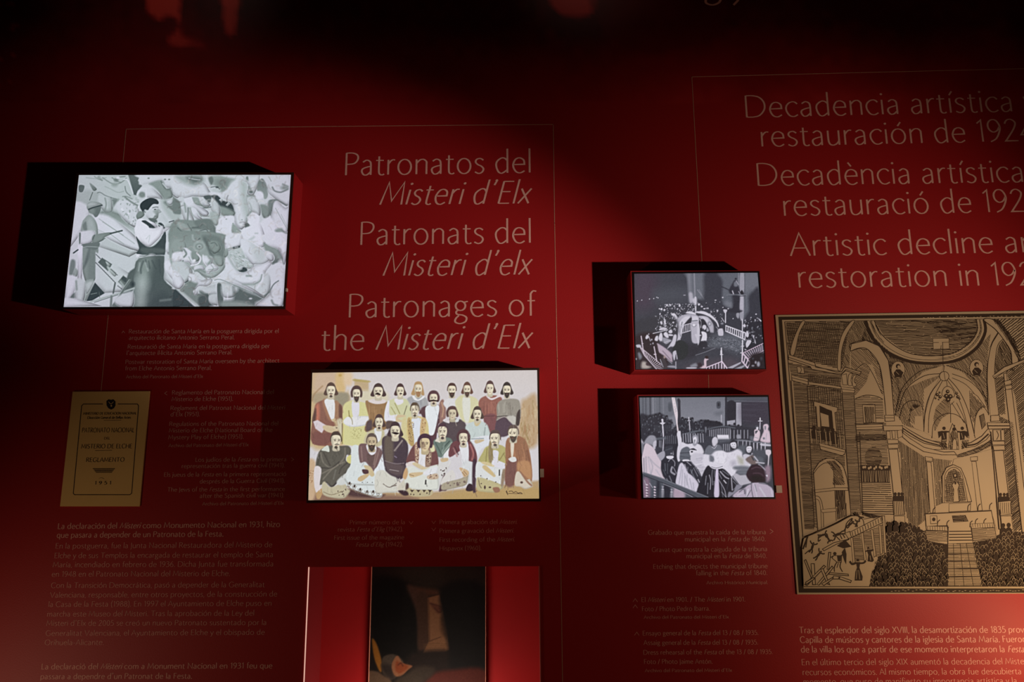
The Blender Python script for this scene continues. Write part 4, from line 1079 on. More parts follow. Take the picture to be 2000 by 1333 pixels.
    P('340,560 420,400 500,290 720,260 860,360 870,540 800,640 700,600 560,600 400,580', (178, 170, 116), 1.1); P('590,370 700,380 690,520 760,560 830,600 800,670 660,670 580,590', (216, 214, 222), .9); P('550,180 600,300 590,540 540,560 520,400', (146, 130, 100), 1.2)
    for q in ('500,330 480,560', '800,400 720,520', '560,300 600,520'): L(q, 12, (136, 122, 78), 1.2)
    P('310,600 360,550 460,600 620,640 800,690 830,740 790,880 760,960 600,1000 320,860 300,720', (214, 216, 216), 1.1, rim=.15); P('420,660 480,620 640,780 620,820 560,780', (202, 180, 136), 1); P('400,560 500,560 620,620 600,640 460,610', (206, 190, 150), 1)
    P('320,860 400,830 760,960 740,1040 640,1090 460,1080 330,1040', (188, 178, 138), 1, rim=.2)
    for x, y, a, b in ((462, 1000, 16, 32), (400, 935, 10, 10), (550, 1000, 22, 14), (500, 850, 10, 10), (652, 908, 10, 10), (390, 800, 9, 9)): E(x, y, a, b, (84, 66, 62), .7)
    L('350,850 370,960 400,1010', 10, (96, 78, 66), .8); L('715,700 715,790', 20, (60, 52, 50), .8); P('600,1010 700,1000 720,1070 640,1090', (150, 110, 90), 1.2); P('770,700 830,720 780,960 740,960', (150, 130, 110), 1.5)
    head(p, 640, 160, 82, 118, 'short', (92, 76, 74), 1, look=-1)
    P('820,560 830,200 940,110 1060,110 1180,200 1260,500 1280,880 1160,960 980,960 820,940', (150, 108, 84), 1.1); folds(p, 860, 1220, 220, 800, 26, (112, 76, 66), (184, 136, 104), 12, .1); P('820,940 850,560 1020,520 960,960', (116, 82, 80), 2, .8)
    P('910,200 970,210 950,470 920,460', (216, 206, 190), .9); P('870,500 980,470 1010,540 930,560', (216, 214, 212), .9); P('1040,560 1240,560 1260,860 1100,760 1030,700', (180, 136, 100), 2)
    P('980,960 1000,760 1060,730 1180,860 1240,860 1290,960 1270,1000 1160,1030 1080,990', (206, 196, 180), 1, rim=.2); E(1100, 915, 24, 20, (92, 72, 66), .9); P('1060,720 1100,740 1200,880 1280,960 1260,975 1180,900', (150, 112, 92), 1); head(p, 955, 70, 82, 115, 'short', (98, 82, 76), 2, look=-1)
    L('830,1070 850,1110 840,1060 860,1130', 9, (60, 44, 40), .5); L('880,1070 930,1065 960,1090 1000,1075 1040,1100 1080,1090 1110,1110', 9, (60, 44, 40), .5); L('870,1105 1110,1112', 7, (60, 44, 40), .5)
    r = np.random.default_rng(78); p.f(595, 720, 9.52)
    for _ in range(420):
        x, y = r.uniform(80, 4200), r.uniform(600, 2300)
        g = p._t([(x, y)])[0]; gx, gy = int(np.clip(g[0], 0, p.w - 1)), int(np.clip(g[1], 0, p.h - 1)); b = p.im[gy, gx].copy()
        if 195 < b[0] < 228 and b[0] - b[2] > 24: continue
        l = r.uniform(30, 90); sl = r.uniform(-.5, .5)
        L([(x, y), (x + sl * l * .4, y + l * .5), (x + sl * l, y + l)], r.uniform(6, 12), b * r.choice([.82, .88, 1.08]), r.uniform(.7, 1.5), .6)
    p.sharpen(4, .45)
    p.noise(2.2, 2.5, seed=12).noise(1.6, 1.2, seed=13)


paint_group(p2)

b2 = light_box([(606.8, 722.2), (1053.2, 718.8), (1056.4, 980), (598.4, 983.3)], [(610, 728.6), (1049, 723.4), (1053, 974.5), (602, 977.8)], 'backlit hand-coloured group portrait of bearded men in robes', M_brown, (1058.5, 924.6, 7, 15))
photo_print(b2, p2, [(610, 728.6), (1049, 723.4), (1053, 974.5), (602, 977.8)], 450, 256)
p3 = Pic(1230, 520, 1510, 735, 2, (60, 60, 70))
COOL = [(0, (20, 18, 24)), (50, (50, 50, 60)), (90, (84, 88, 98)), (140, (138, 138, 150)), (180, (178, 174, 188)), (220, (214, 210, 222)), (255, (240, 238, 246))]


def rail(p, a, b, c, d, n, wd, col, soft=.4):
    """balustrade: top rail a-b, bottom rail c-d, n balusters"""
    p.line([a, b], wd * 1.25, col, soft, sm=False); p.line([c, d], wd * 1.25, col, soft, sm=False)
    for i in range(n + 1):
        t = i / n
        p.line([(a[0] + (b[0] - a[0]) * t, a[1] + (b[1] - a[1]) * t), (c[0] + (d[0] - c[0]) * t, c[1] + (d[1] - c[1]) * t)], wd, col, soft, sm=False)


def paint_stage(p):
    p.tab = COOL; P, L, E = p.poly, p.line, p.ell; p.im[:] = p.tone(58)
    p.f(1230, 520, 12.12)
    P('100,150 1350,140 1380,400 1380,900 600,1000 110,1300', 62, 6); P('100,160 600,150 560,900 110,1000', (72, 58, 74), 14, .7); P('620,560 1380,500 1380,800 640,860', 74, 10)
    P('1270,145 1420,145 1500,140 2000,150 1960,800 1600,780 1560,860 1400,860 1400,640 1370,300', 104, 3); P('1360,160 1440,150 1450,620 1400,660', 124, 3); L('1525,150 1545,800', 22, 150, 1.5)
    P('1400,640 1480,640 1500,800 1450,890 1410,820', 172, 2); P('1480,780 1580,760 1580,900 1500,880', 190, 2)
    L('1555,740 1560,1100', 34, 200, .7, sm=False); L('1600,560 1700,700 1900,980', 12, 150, .7); L('1640,560 1750,760 1880,960', 10, 140, .7)
    for x, y in ((180, 826), (285, 808), (467, 780), (567, 770), (640, 740), (670, 755)): E(x, y, 12, 11, 205, .5)
    E(1295, 690, 30, 9, 170, .6)
    r = np.random.default_rng(21)
    for _ in range(210):
        x = r.uniform(700, 1560); y = r.uniform(900, 1330)
        if x < 700 + (y - 900) * -0.1: continue
        E(x, y, r.uniform(6, 15), r.uniform(7, 20), r.choice([90, 120, 150, 190, 215, 34]), .5, .85, r.uniform(-40, 40))
    for x, y, a, b in ((880, 930, 22, 24), (820, 1040, 24, 22), (750, 1020, 28, 26), (1180, 940, 22, 26), (1050, 950, 12, 14), (960, 920, 30, 12), (1430, 970, 12, 12), (1380, 950, 12, 12)): E(x, y, a, b, 205, .6)
    P('980,1140 1060,1120 1120,1200 1130,1280 1080,1250', 210, 1); P('590,1180 640,1190 620,1200', 215, .5)
    # right: arches, pulpit, pier
    p.f(1360, 520, 12.12)
    P('200,160 560,160 640,400 640,900 560,1330 160,1100 180,600', 60, 4); P('560,160 1450,170 1530,1330 1100,1330 1000,700 640,900 620,360', 100, 3); P('1150,170 1450,170 1500,700 1300,560 1160,620', 112, 4)
    P('1240,900 1240,720 1340,600 1480,540 1560,1330 1160,1330 1160,1200 1240,1060', 56, 3); L('1000,160 1000,480', 20, 136, .8); P('1040,160 1130,180 1130,600 1030,600', 152, 1.2); L('1145,200 1145,1000', 9, 76, .7); P('1030,740 1120,740 1110,1240 1040,1240', 176, 1.5)
    L('600,490 760,560 800,600', 22, 50, 1); P('830,450 900,340 960,340 1000,480 1020,660 820,660 770,580', 50, 1.5); P('890,400 950,350 990,420 970,480 900,480', 116, 1.5); L('945,350 1000,440', 12, 180, .8); E(935, 298, 26, 18, 40, .8)
    L('855,590 880,660', 22, 195, .7); L('1000,600 1050,680', 12, 180, .7); P('1040,620 1080,570 1120,640 1110,680 1050,670', 28, .8); L('720,690 900,680 1180,690', 22, 120, .8); L('760,705 1000,720 1170,700', 10, 44, .7)
    P('820,720 1020,720 1000,1000 1090,1060 1000,1110 700,1090 640,1000 840,980', 48, 2); P('660,740 840,720 840,980 660,930', 96, 3); P('700,820 830,870 830,980 680,920', 116, 3)
    P('950,1120 1020,1120 1000,1240 950,1200', 150, 1); P('1040,1110 1110,1110 1110,1220 1040,1240', 150, 1)
    for x, y, a, b in ((625, 745, 18, 16), (455, 810, 24, 10), (630, 980, 14, 12), (755, 1010, 18, 12), (60, 910, 26, 26), (130, 960, 26, 16), (190, 1010, 24, 16), (270, 1000, 14, 18), (500, 1060, 20, 22), (350, 1085, 16, 12), (1415, 1140, 20, 14), (1295, 1220, 14, 12), (1260, 1300, 24, 18), (870, 1245, 12, 12)): E(x, y, a, b, 200, .6)
    for _ in range(70):
        x, y = r.uniform(0, 620), r.uniform(850, 1330); E(x, y, r.uniform(6, 14), r.uniform(8, 18), r.choice([90, 120, 160, 34, 200]), .5, .7, r.uniform(-40, 40))
    P('640,1030 730,1040 700,1110 660,1100', 195, .8); L('692,1100 690,1340', 22, 205, .5, sm=False); L('600,1230 660,1320', 14, 190, .5)
    # floor of the stage
    p.f(1230, 620, 12.12)
    P('1180,390 1700,330 3200,440 3220,900 3250,1230 900,1230 1000,1040 1100,700', 60, 3); P('2000,440 2700,400 3220,620 3200,760 2200,900 1840,860', 96, 8)
    for _ in range(520):
        u, v = r.uniform(0, 1), r.uniform(0, 1); x = 1830 + 1000 * u - 350 * v * (1 - u); y = 440 + 100 * u + 560 * v * (1 - .2 * u)
        E(x, y, r.uniform(8, 26), r.uniform(4, 9), r.choice([120, 140, 156, 52, 60, 46]), .5, .55, r.uniform(-50, 50))
    P('1100,700 1300,600 1700,700 2000,760 2200,820 1300,1000 1100,1000', 44, 5); P('1700,820 2200,740 2640,980 2600,1080 1700,1240 1500,1100', 62, 6); L('1560,900 1800,820 2020,730', 9, 140, .7)
    P('1440,1150 2400,960 2600,1240 1440,1240', (84, 74, 84), 8, .7)
    # canopy (open pomegranate wings)
    p.f(1230, 520, 12.12)
    P('1100,1330 1180,1200 1300,1150 1480,1120 1560,1130 1540,1180 1400,1200 1300,1330 1240,1500 1210,1680 1140,1700 1130,1500', 170, 1); P('1320,1110 1420,1070 1540,1110 1560,1150 1440,1150', 210, .8); L('1330,1120 1540,1160', 8, 60, .5)
    P('1180,1330 1300,1200 1440,1200 1330,1330 1250,1500 1210,1700 1160,1640 1150,1460', 205, 1.3); L('1240,1330 1190,1560 1200,1660', 18, 110, 1)
    P('1440,1200 1620,1190 1660,1500 1640,1800 1480,1800 1450,1500', 178, 1.2); P('1460,1210 1600,1200 1620,1300 1470,1300', 205, 2); L('1480,1300 1600,1290', 18, 90, .8); E(1520, 1400, 30, 30, 225, .8); L('1460,1400 1520,1440 1580,1400', 10, 120, .7); P('1640,1250 1680,1230 1720,1340 1700,1640 1650,1560', 40, 1); L('1655,1260 1690,1330 1680,1460', 14, 205, .5)
    P('1340,1330 1460,1210 1440,1360 1280,1400', 44, 1); rail(p, (1200, 1420), (1440, 1360), (1200, 1600), (1440, 1530), 6, 14, 190)
    P('1580,1080 1740,1070 1880,1130 2000,1220 2080,1330 2110,1430 2090,1440 2040,1330 1900,1210 1740,1140 1590,1110', 212, .8); P('1620,1190 1800,1190 1900,1260 1980,1400 1990,1560 1960,1580 1900,1560 1860,1440 1740,1300', 175, 1, rim=.2); P('1700,1200 1820,1230 1860,1300 1800,1330', 210, 2, .8); E(1890, 1370, 40, 50, 120, 1.5); E(1890, 1370, 24, 32, 195, 1)
    P('1700,1260 1780,1290 1860,1460 1890,1560 1780,1560 1700,1440', 44, 1)
    p.f(1360, 620, 12.12)
    E(190, 240, 50, 60, 205, 1); E(160, 290, 20, 20, 60, 1); P('120,340 240,380 240,560 180,580 190,720 160,720 150,570 110,560 140,440', 218, .8); P('20,170 70,180 80,380 20,390', 200, .8); P('-30,400 110,420 110,440 60,460 70,620 40,660 20,560 0,480', 200, .7); P('230,560 250,700 60,720 80,600', 40, 1.5)
    P('520,290 620,270 640,420 580,440 520,420', 195, 1); E(580, 240, 34, 24, 50, .8); E(610, 150, 34, 24, 130, 1); L('470,230 510,280 500,340', 12, 160, .8); P('240,300 260,240 300,320 250,340', 160, 1)
    # right crowd
    P('1140,120 1560,60 1620,600 1120,820 1160,560', 40, 3)
    for _ in range(90):
        x, y = r.uniform(1060, 1580), r.uniform(20, 600)
        E(x, y, r.uniform(7, 20), r.uniform(8, 24), r.choice([90, 120, 160, 190, 30, 40]), .6, .8, r.uniform(-40, 40))
    for q, c in (('1100,200 1140,160 1170,200 1150,240', 200), ('1170,400 1200,320 1240,380 1230,460 1180,460', 205), ('1170,640 1200,560 1260,540 1300,580 1200,720', 200), ('1460,20 1540,80 1520,100', 200), ('1340,430 1370,440 1360,520', 190), ('1380,500 1410,620 1380,600', 180), ('1140,750 1190,770 1160,780', 200)): P(q, c, .7)
    rail(p, (700, 200), (1160, 370), (700, 330), (1150, 530), 9, 20, 205); L('1090,60 1090,480', 20, 212, .5, sm=False); L('1095,550 1090,830', 26, 212, .5, sm=False); L('1060,685 1125,685', 16, 205, .5, sm=False); L('1088,830 1080,1030', 26, 212, .5, sm=False); L('1050,845 1110,850', 22, 200, .5)
    rail(p, (1100, 850), (1600, 610), (1230, 980), (1600, 790), 10, 14, (184, 164, 182)); rail(p, (1100, 850), (1280, 1080), (1080, 1040), (1210, 1200), 3, 24, (200, 184, 202)); L('1270,1010 1610,830', 14, (170, 150, 170), .6)
    P('1300,900 1640,860 1640,1220 1280,1220', (38, 32, 38), 3); 
    for x, y, a, b, c in ((1405, 1070, 20, 30, 170), (1470, 1110, 36, 60, 150), (1340, 1150, 30, 16, 160), (1340, 980, 20, 20, 70), (1540, 980, 30, 40, 60)): E(x, y, a, b, c, 1.5)
    P('730,1200 1050,1060 1060,1090 860,1210', 170, .8, sm=False); P('900,1220 1140,1130 1150,1160 1060,1220', 150, .8, sm=False)
    L('593,730 600,1040', 24, 214, .5, sm=False); L('590,800 590,880', 40, 214, .7); L('565,885 630,885', 14, 205, .5); rail(p, (240, 1190), (600, 1050), (240, 1290), (600, 1250), 5, 18, (206, 190, 208)); rail(p, (600, 1040), (720, 1200), (600, 1250), (720, 1250), 2, 22, (206, 190, 208))
    P('210,970 290,1000 240,1040 230,1200 90,1200 100,1150 180,1140 180,1030', (200, 180, 192), 1); E(245, 950, 40, 34, (44, 30, 34), 1.2); P('30,1100 100,1080 140,1160 60,1200 20,1180', (50, 40, 48), 1.5)
    # lower left: musicians, crowd, balustrade
    p.f(1230, 620, 12.12)
    P('110,120 800,-20 1100,60 1100,420 500,600 110,480', (54, 54, 62), 4); P('110,480 600,380 700,700 900,900 820,1230 110,1230', (44, 34, 40), 4)
    L('810,-10 835,220', 22, 205, .6); P('800,60 850,60 850,160 820,160', 200, .8)
    for _ in range(130):
        x, y = r.uniform(620, 1130), r.uniform(-30, 330)
        E(x, y, r.uniform(6, 16), r.uniform(8, 18), r.choice([90, 130, 170, 205, 34]), .5, .8, r.uniform(-40, 40))
    L('550,385 900,300', 16, 205, .6); P('700,280 760,240 860,250 880,290 720,310', 200, 1); E(750, 135, 24, 32, 205, .7); E(1030, 125, 24, 20, 190, .8); E(720, 230, 16, 20, 200, .7); E(615, 270, 12, 16, 190, .6)
    P('590,540 620,450 670,450 660,560', 205, .9); P('680,500 720,380 760,380 780,480 770,570 800,600 740,590 700,540', 208, 1); P('800,400 850,350 900,390 920,480 860,480', 212, 1); P('920,330 980,290 1010,350 980,380 930,370', 205, .8); P('920,400 1010,410 1020,440 930,440', 200, .8); P('370,490 400,420 440,430 450,480 400,520', 205, .9); L('450,460 490,560', 18, 180, .8); E(520, 530, 14, 20, 190, .7); E(550, 620, 14, 22, 170, .7); E(495, 640, 12, 14, 150, .7); E(450, 400, 12, 16, 180, .7)
    P('800,600 780,480 960,530 970,570 860,640', 150, 1.2); L('820,600 900,570 970,560', 14, 190, .8); P('740,560 880,660 960,640 900,680 760,650', 60, 1.2)
    P('1040,430 1090,410 1110,480 1060,680 960,700 890,740 1000,560', 200, 1.1, rim=.15); P('1140,470 1180,450 1200,540 1120,580', 190, 1); P('1080,640 1100,580 1200,540 1360,640 1380,860 1260,1000 1150,980 1120,860 1000,790', (40, 44, 48), 1.3)
    P('660,620 880,760 1000,880 1010,960 1010,1060 960,1050 880,980 760,880 690,820 660,680', (176, 160, 176), 1.2, rim=.15); L('780,800 960,1000', 14, (110, 96, 112), 1.2); P('1020,830 1090,790 1110,880 1130,980 1110,990 1090,880 1060,1020 1030,960', 190, .9)
    rail(p, (230, 690), (850, 1210), (340, 900), (640, 1240), 15, 13, (190, 176, 190)); L('270,450 330,860', 24, (196, 182, 196), .6, sm=False); L('575,700 640,1040', 24, (196, 182, 196), .6, sm=False); E(598, 880, 34, 16, (196, 182, 196), .7); E(300, 625, 24, 12, (190, 176, 190), .7); L('240,700 340,800', 26, (190, 176, 190), .8)
    P('150,660 240,650 270,700 180,720', 190, 1); P('190,860 240,840 290,940 230,1000', 120, 2); P('290,1060 380,1060 430,1140 500,1180 400,1220 280,1200', (170, 160, 156), 2.5); E(420, 1110, 40, 34, (60, 44, 52), 1.5); E(150, 990, 20, 20, 150, 1.2)
    P('770,930 800,920 900,1200 760,1200', (60, 54, 60), 1.5); E(822, 945, 24, 34, (150, 130, 130), 1); L('720,1000 790,1180', 14, 170, .7); L('730,1010 760,1120', 10, 150, .7)
    L('890,1010 1000,1100', 14, 150, .7); L('1090,1060 1090,1220', 22, 170, 1); P('930,1150 1060,1150 1100,1200 900,1180', 150, 1.2); P('1440,1140 1560,1090 1600,1160 1460,1190', 130, 2); P('1360,1190 1560,1190 1560,1215 1360,1215', 190, 1)
    yy, xx = np.mgrid[0:p.h, 0:p.w]
    p.sharpen(3, .4)
    p.noise(3.0, 2.2, seed=22).noise(2.0, 1.1, seed=23)


paint_stage(p3)

b3 = light_box([(1231.5, 529.7), (1484.7, 528.2), (1498, 723.5), (1238.7, 724.5)], [(1238.7, 535), (1479.8, 533), (1494.5, 720.4), (1241.9, 721.6)], 'small backlit dark photograph of a crowd around a canopy on a church stage', M_black)
photo_print(b3, p3, [(1238.7, 535), (1479.8, 533), (1494.5, 720.4), (1241.9, 721.6)], 256, 192)
p4 = Pic(1240, 760, 1530, 990, 2, (80, 80, 90))
def paint_rehearsal(p):
    p.tab = COOL; P, L, E = p.poly, p.line, p.ell; p.im[:] = p.tone(60)
    r = np.random.default_rng(31)
    p.f(1240, 765, 11.59)
    P('90,100 2060,100 2060,800 1100,900 900,820 100,760', 116, 2, sm=False, col2=134)
    P('90,100 900,100 860,560 100,600', 108, 3); 
    for x, c in ((180, 74), (245, 70), (345, 44), (410, 150), (560, 82), (460, 120), (640, 130)): L([(x, 130), (x + 6, 560)], 22 if c != 44 else 26, c, 1.5, .8)
    P('760,280 830,280 830,440 760,440', 84, 1.5); E(800, 270, 40, 26, 90, 2)
    P('960,200 990,155 1030,210 1030,300 1035,720 970,720 975,300', 50, 1)
    P('100,560 300,540 400,520 560,490 700,560 780,640 840,650 850,820 940,760 1060,600 1150,620 1300,600 1340,700 1480,650 1680,660 1690,800 2060,800 2060,960 1200,960 1100,1330 100,1330', 46, 2)
    for _ in range(230):
        x = r.uniform(110, 1700); y = r.uniform(560, 1000)
        if y < 560 + abs(x - 500) * .25 and x > 700: y += 120
        E(x, y, r.uniform(8, 18), r.uniform(10, 26), r.choice([26, 30, 60, 84, 110, 36]), .8, .75, r.uniform(-30, 30))
    for x, y in ((470, 540), (560, 510), (720, 570), (345, 570), (1075, 610), (1150, 640), (1300, 620), (1375, 710), (1500, 670), (1600, 680)): E(x, y, 30, 34, 34, .9); E(x + 4, y + 24, 12, 14, 100, .8)
    for x in range(440, 840, 38): L([(x, 770), (x + 6, 900)], 10, 96, .6, .7)
    for x in range(700, 960, 44): L([(x, 1010), (x + 4, 1180)], 13, 120, .7, .8)
    L('860,820 850,740', 14, 110, 1)
    # tall lit taper and candlesticks
    P('600,630 640,630 650,700 690,710 640,750 610,750 560,715 605,700', 205, .7); P('615,750 640,750 660,1030 635,1030', 200, .7)
    L('1220,590 1225,660', 20, 200, .6); L('1200,665 1250,665', 20, 170, .6); L('1232,690 1245,870', 20, 190, .6); L('1245,880 1250,1150', 14, 150, .7)
    P('1100,960 1300,900 1520,870 1540,890 1200,960', 96, 1)
    for x in range(1090, 1560, 56): L([(x, 960), (x + 10, 1150)], 18, 130 if x % 2 else 150, .7)
    L('1600,740 1610,920', 40, 118, 1)
    # balustrade left, book slab
    P('470,1060 680,1030 700,1080 480,1100', 92, 1.5); P('640,1090 660,1090 650,1330 620,1330', 170, 1)
    for x in (480, 555, 590): L([(x, 1120), (x, 1330)], 18, 140, .8)
    P('830,105 890,105 960,430 970,560 965,700 990,900 960,900 925,640 880,440', (210, 198, 206), .8); 
    for _ in range(40):
        t = r.uniform(0, .6); E(860 + 110 * t + r.uniform(-18, 18), 110 + 600 * t, 6, 8, r.choice([140, 235, 170]), .5, .7)
    P('970,910 1030,900 1040,1000 1060,1100 1060,1400 1000,1400 970,1100 950,980', 215, .9)
    p.f(1375, 765, 11.59)
    P('480,120 1450,120 1520,780 860,780 480,800', 58, 1, sm=False); P('500,130 1440,130 1440,240 510,230', 84, 1.5, sm=False); L('510,215 1430,235', 9, 120, .7)
    P('530,250 710,250 715,650 530,660', 40, 1.2); P('520,670 705,645 705,820 520,820', 160, .8, sm=False); P('728,250 842,250 850,820 725,800', 158, .8, sm=False)
    for y in (290, 405, 430, 520, 550, 665): L([(880, y), (1060 + (y % 7) * 50, y + 10)], 8, 92, .6, .8)
    P('880,250 1440,260 1450,700 900,700', (62, 52, 68), 8, .5)
    P('290,240 375,240 370,375 290,375', 78, 1); P('310,270 350,270 350,330 315,330', 44, 1); P('240,480 400,440 420,500 320,560 250,530', 104, 3, .7); L('392,540 395,790', 16, 190, .9); L('500,130 495,800', 40, 50, .8)
    P('0,680 150,660 380,700 400,790 0,800', 40, 1.5); 
    for x, y in ((40, 680), (95, 670), (285, 700), (340, 720), (575, 780), (690, 740), (780, 780), (850, 810), (150, 700)): E(x, y, 28, 32, 32, .9)
    P('600,760 1200,860 1200,1080 560,1080 100,1000 90,860 420,800', 50, 2)
    for i in range(12): L([(125 + i * 42, 880 - 6 * min(i, 6)), (130 + i * 42, 1010 + i * 6)], 18, 150, .7, .9)
    for x in (600, 680, 760, 830, 910, 990): L([(x, 880), (x, 1060)], 20, 150, .7, .85)
    L('90,855 400,795 700,830', 22, 96, 1); P('740,990 810,980 830,1060 750,1070', 150, 1.5)
    L('1270,605 1272,660', 24, 212, .6); L('1232,670 1315,672', 16, 205, .6); P('1262,680 1280,680 1275,850 1255,850', 180, .7)
    P('1340,800 1360,750 1430,740 1465,790 1450,860 1490,940 1500,1160 1280,1130 1310,1000 1350,900', (204, 184, 198), 1.2, rim=.2); P('1370,790 1400,790 1400,860 1375,860', 120, 1.2); E(1355, 1065, 22, 24, 110, 1.2); L('1420,950 1400,1100', 12, 170, 1)
    P('1140,880 1200,860 1260,900 1270,1000 1230,1120 1110,1110 1140,1000', (210, 192, 204), 1, rim=.2); E(1205, 830, 26, 36, 214, .8); E(1190, 790, 34, 20, 80, 1.2); P('1160,900 1220,890 1170,960', 70, 1); L('1150,1040 1220,1060', 12, 150, .8)
    P('300,985 555,985 570,1085 310,1090', 220, 1, sm=False); P('310,1090 570,1085 600,1140 330,1200', 104, 4, sm=False, col2=70); P('700,1100 900,1095 1200,1140 1520,1180 1520,1210 1100,1150 740,1120', 118, 1)
    P('1040,1020 1110,1020 1110,1110 1050,1100', 100, 2)
    for x in (770, 880, 960, 1040): L([(x, 1130), (x - 4, 1240)], 18, 165, .7)
    for x in (1125, 1205, 1295, 1385): L([(x, 1170), (x, 1420)], 22, 184, .7)
    P('1290,1180 1520,1210 1520,1240 1300,1230', 190, 1); P('340,1200 700,1110 720,1160 420,1240', 66, 2)
    for x in (440, 490, 535, 575): L([(x, 1200), (x + 4, 1340)], 18, 140, .7)
    # central figures
    P('180,1130 200,1060 250,1030 300,1060 315,1140 290,1200 260,1260 200,1230', 205, 1, rim=.25); P('10,1420 40,1300 120,1220 220,1260 300,1200 400,1260 440,1430 430,1560 20,1560', 110, 1.2, rim=.2)
    L('180,1260 240,1290 290,1220', 10, 200, .9)
    P('590,1180 640,1110 720,1120 760,1200 740,1300 640,1320', 36, 1.2); P('605,1170 700,1150 735,1210 720,1290 650,1285 605,1230', 214, .9, rim=.2); P('950,1260 1080,1230 1120,1330 1060,1440 960,1400', 34, 1.2); P('960,1260 1050,1240 1085,1290 1060,1370 1000,1390 960,1340', 216, .9, rim=.2)
    E(640, 1200, 10, 6, 100, .5); E(690, 1200, 10, 6, 100, .5); E(1000, 1290, 9, 6, 100, .5); E(1045, 1290, 9, 6, 100, .5); L('1000,1350 1040,1350', 8, 110, .5); L('650,1250 690,1255', 8, 110, .5)
    P('760,1260 950,1220 960,1400 1320,1460 1300,1660 860,1420', 92, 3); P('1100,1330 1400,1330 1400,1500 1120,1440', 76, 3)
    p.f(1240, 765, 11.59)
    P('1060,1150 1180,1190 1290,1180 1400,1180 1500,1230 1560,1360 1540,1420 1440,1560 1060,1560 1050,1300', 216, 1.2, rim=.15); P('1300,1040 1340,990 1390,985 1430,1050 1430,1150 1360,1240 1310,1200 1330,1120', 150, 1.2); P('1320,1060 1380,1030 1400,1100 1370,1180 1330,1160', 222, .9); P('1340,1100 1370,1100 1350,1180', 120, .8)
    P('210,1180 250,1080 330,1000 430,1000 480,1060 490,1180 460,1290 420,1300 400,1240 320,1200', 146, 1.5, rim=.2); P('420,1150 480,1120 470,1280 440,1310 410,1260', 190, 1)
    P('120,1060 200,1160 200,1200 120,1200', 176, 1.5); P('130,1190 200,1190 190,1400 130,1400', 120, 2)
    p.f(1240, 870, 11.59)
    P('190,130 230,-20 300,-30 420,60 500,200 600,380 590,540 640,700 650,770 180,640 150,350', (204, 190, 202), 1.1, rim=.15)
    for q, c in (('250,270 260,640', 150), ('300,280 360,660', 176), ('200,300 210,600', 120), ('310,270 440,420 560,520', 160), ('350,340 400,480 370,640', 160), ('480,560 600,740', 176)): L(q, 20, c, 1.6, .8)
    P('510,210 660,130 680,250 600,350 540,290', 160, 1.2); P('470,60 500,30 620,90 500,200', 60, 1.5)
    P('670,60 760,20 860,20 920,90 910,180 860,240 720,240 690,180', 60, 1.2); P('880,90 920,90 910,150 870,230 860,170', 205, .8); E(825, 190, 20, 18, 140, 1); L('690,120 800,80 880,60', 14, 90, 1.2)
    P('860,30 990,30 960,300 960,400 900,350 880,240', 44, 1.5)
    P('600,380 720,290 900,300 960,420 950,800 900,880 700,760 620,640', 44, 1.2)
    for q, c, w_ in (('760,370 820,310 900,380 900,470', 190, 12), ('680,420 690,580', 110, 16), ('740,420 740,640', 96, 12), ('840,500 820,600 900,660', 160, 40), ('870,500 940,640', 180, 9), ('780,700 830,820', 140, 16), ('720,760 760,840', 150, 14), ('640,560 700,680', 90, 12)): L(q, w_, c, 1, .9)
    P('720,250 860,245 870,290 800,315 730,300', 218, .8); P('990,0 1060,0 1050,120 1030,330 980,370 950,260 960,80', 212, 1)
    P('1040,120 1120,50 1200,40 1260,120 1270,320 1200,340 1060,340 1010,300', 100, 1.2, rim=.2); L('1030,180 1240,170', 14, 60, 1); L('1040,260 1240,280', 12, 70, 1); P('1250,90 1330,70 1400,120 1290,110', 50, .8); P('1250,120 1400,130 1380,190 1300,200 1260,240 1240,180', 216, .8); E(1290, 150, 26, 20, 44, .8)
    # bed linen
    P('1270,240 1400,180 1700,220 2100,240 2300,420 2200,720 1700,700 1480,700 1440,560 1280,380', 198, 1.5)
    for _ in range(26):
        x, y = r.uniform(1300, 1680), r.uniform(300, 640); L([(x, y), (x + 60, y + r.uniform(-30, 10)), (x + 130, y - 30)], 12, r.choice([160, 175, 225]), 1.4, .7)
    P('1090,330 1220,330 1210,375 1100,375', 222, .8)
    P('1080,380 1230,370 1300,440 1420,560 1500,700 1460,860 1400,830 1300,700 1180,640 1120,520', 48, 1.1)
    for q, c, w_ in (('1180,380 1270,460', 190, 12), ('1130,440 1170,560', 170, 20), ('1200,500 1190,600', 150, 12), ('1260,560 1360,760', 100, 26), ('1330,520 1420,700', 170, 9), ('1360,500 1480,680', 150, 9), ('1300,560 1280,640', 130, 14), ('1430,780 1460,840', 205, 20)): L(q, w_, c, .9, .9)
    P('1060,400 1120,460 1200,620 1300,700 1440,880 1390,1060 1100,960 930,890 950,680 1000,460', (202, 196, 212), 1.1, rim=.1)
    for q in ('1060,480 1000,880', '1080,560 1060,920', '1120,640 1220,960', '1180,680 1180,900', '1240,760 1300,1020', '1130,700 1130,940', '1320,860 1340,1040'): L(q, 12, 150, 1.4, .75)
    p.f(1375, 870, 11.59)
    # plumed hat and black cloak
    P('0,230 140,240 250,140 400,130 520,160 640,140 760,90 860,160 880,260 1000,340 1060,440 1000,560 760,580 660,720 560,640 400,540 0,480', 216, 2)
    P('130,230 200,250 240,320 200,380 130,360', 110, 2); P('250,180 380,130 480,160 540,260 500,380 420,440 280,420 240,340', 226, 1.5, rim=.15)
    for _ in range(40):
        x, y = r.uniform(300, 880), r.uniform(170, 560); L([(x, y), (x + r.uniform(-40, 40), y + r.uniform(20, 60))], 12, r.choice([185, 200, 232, 236]), 1.5, .7)
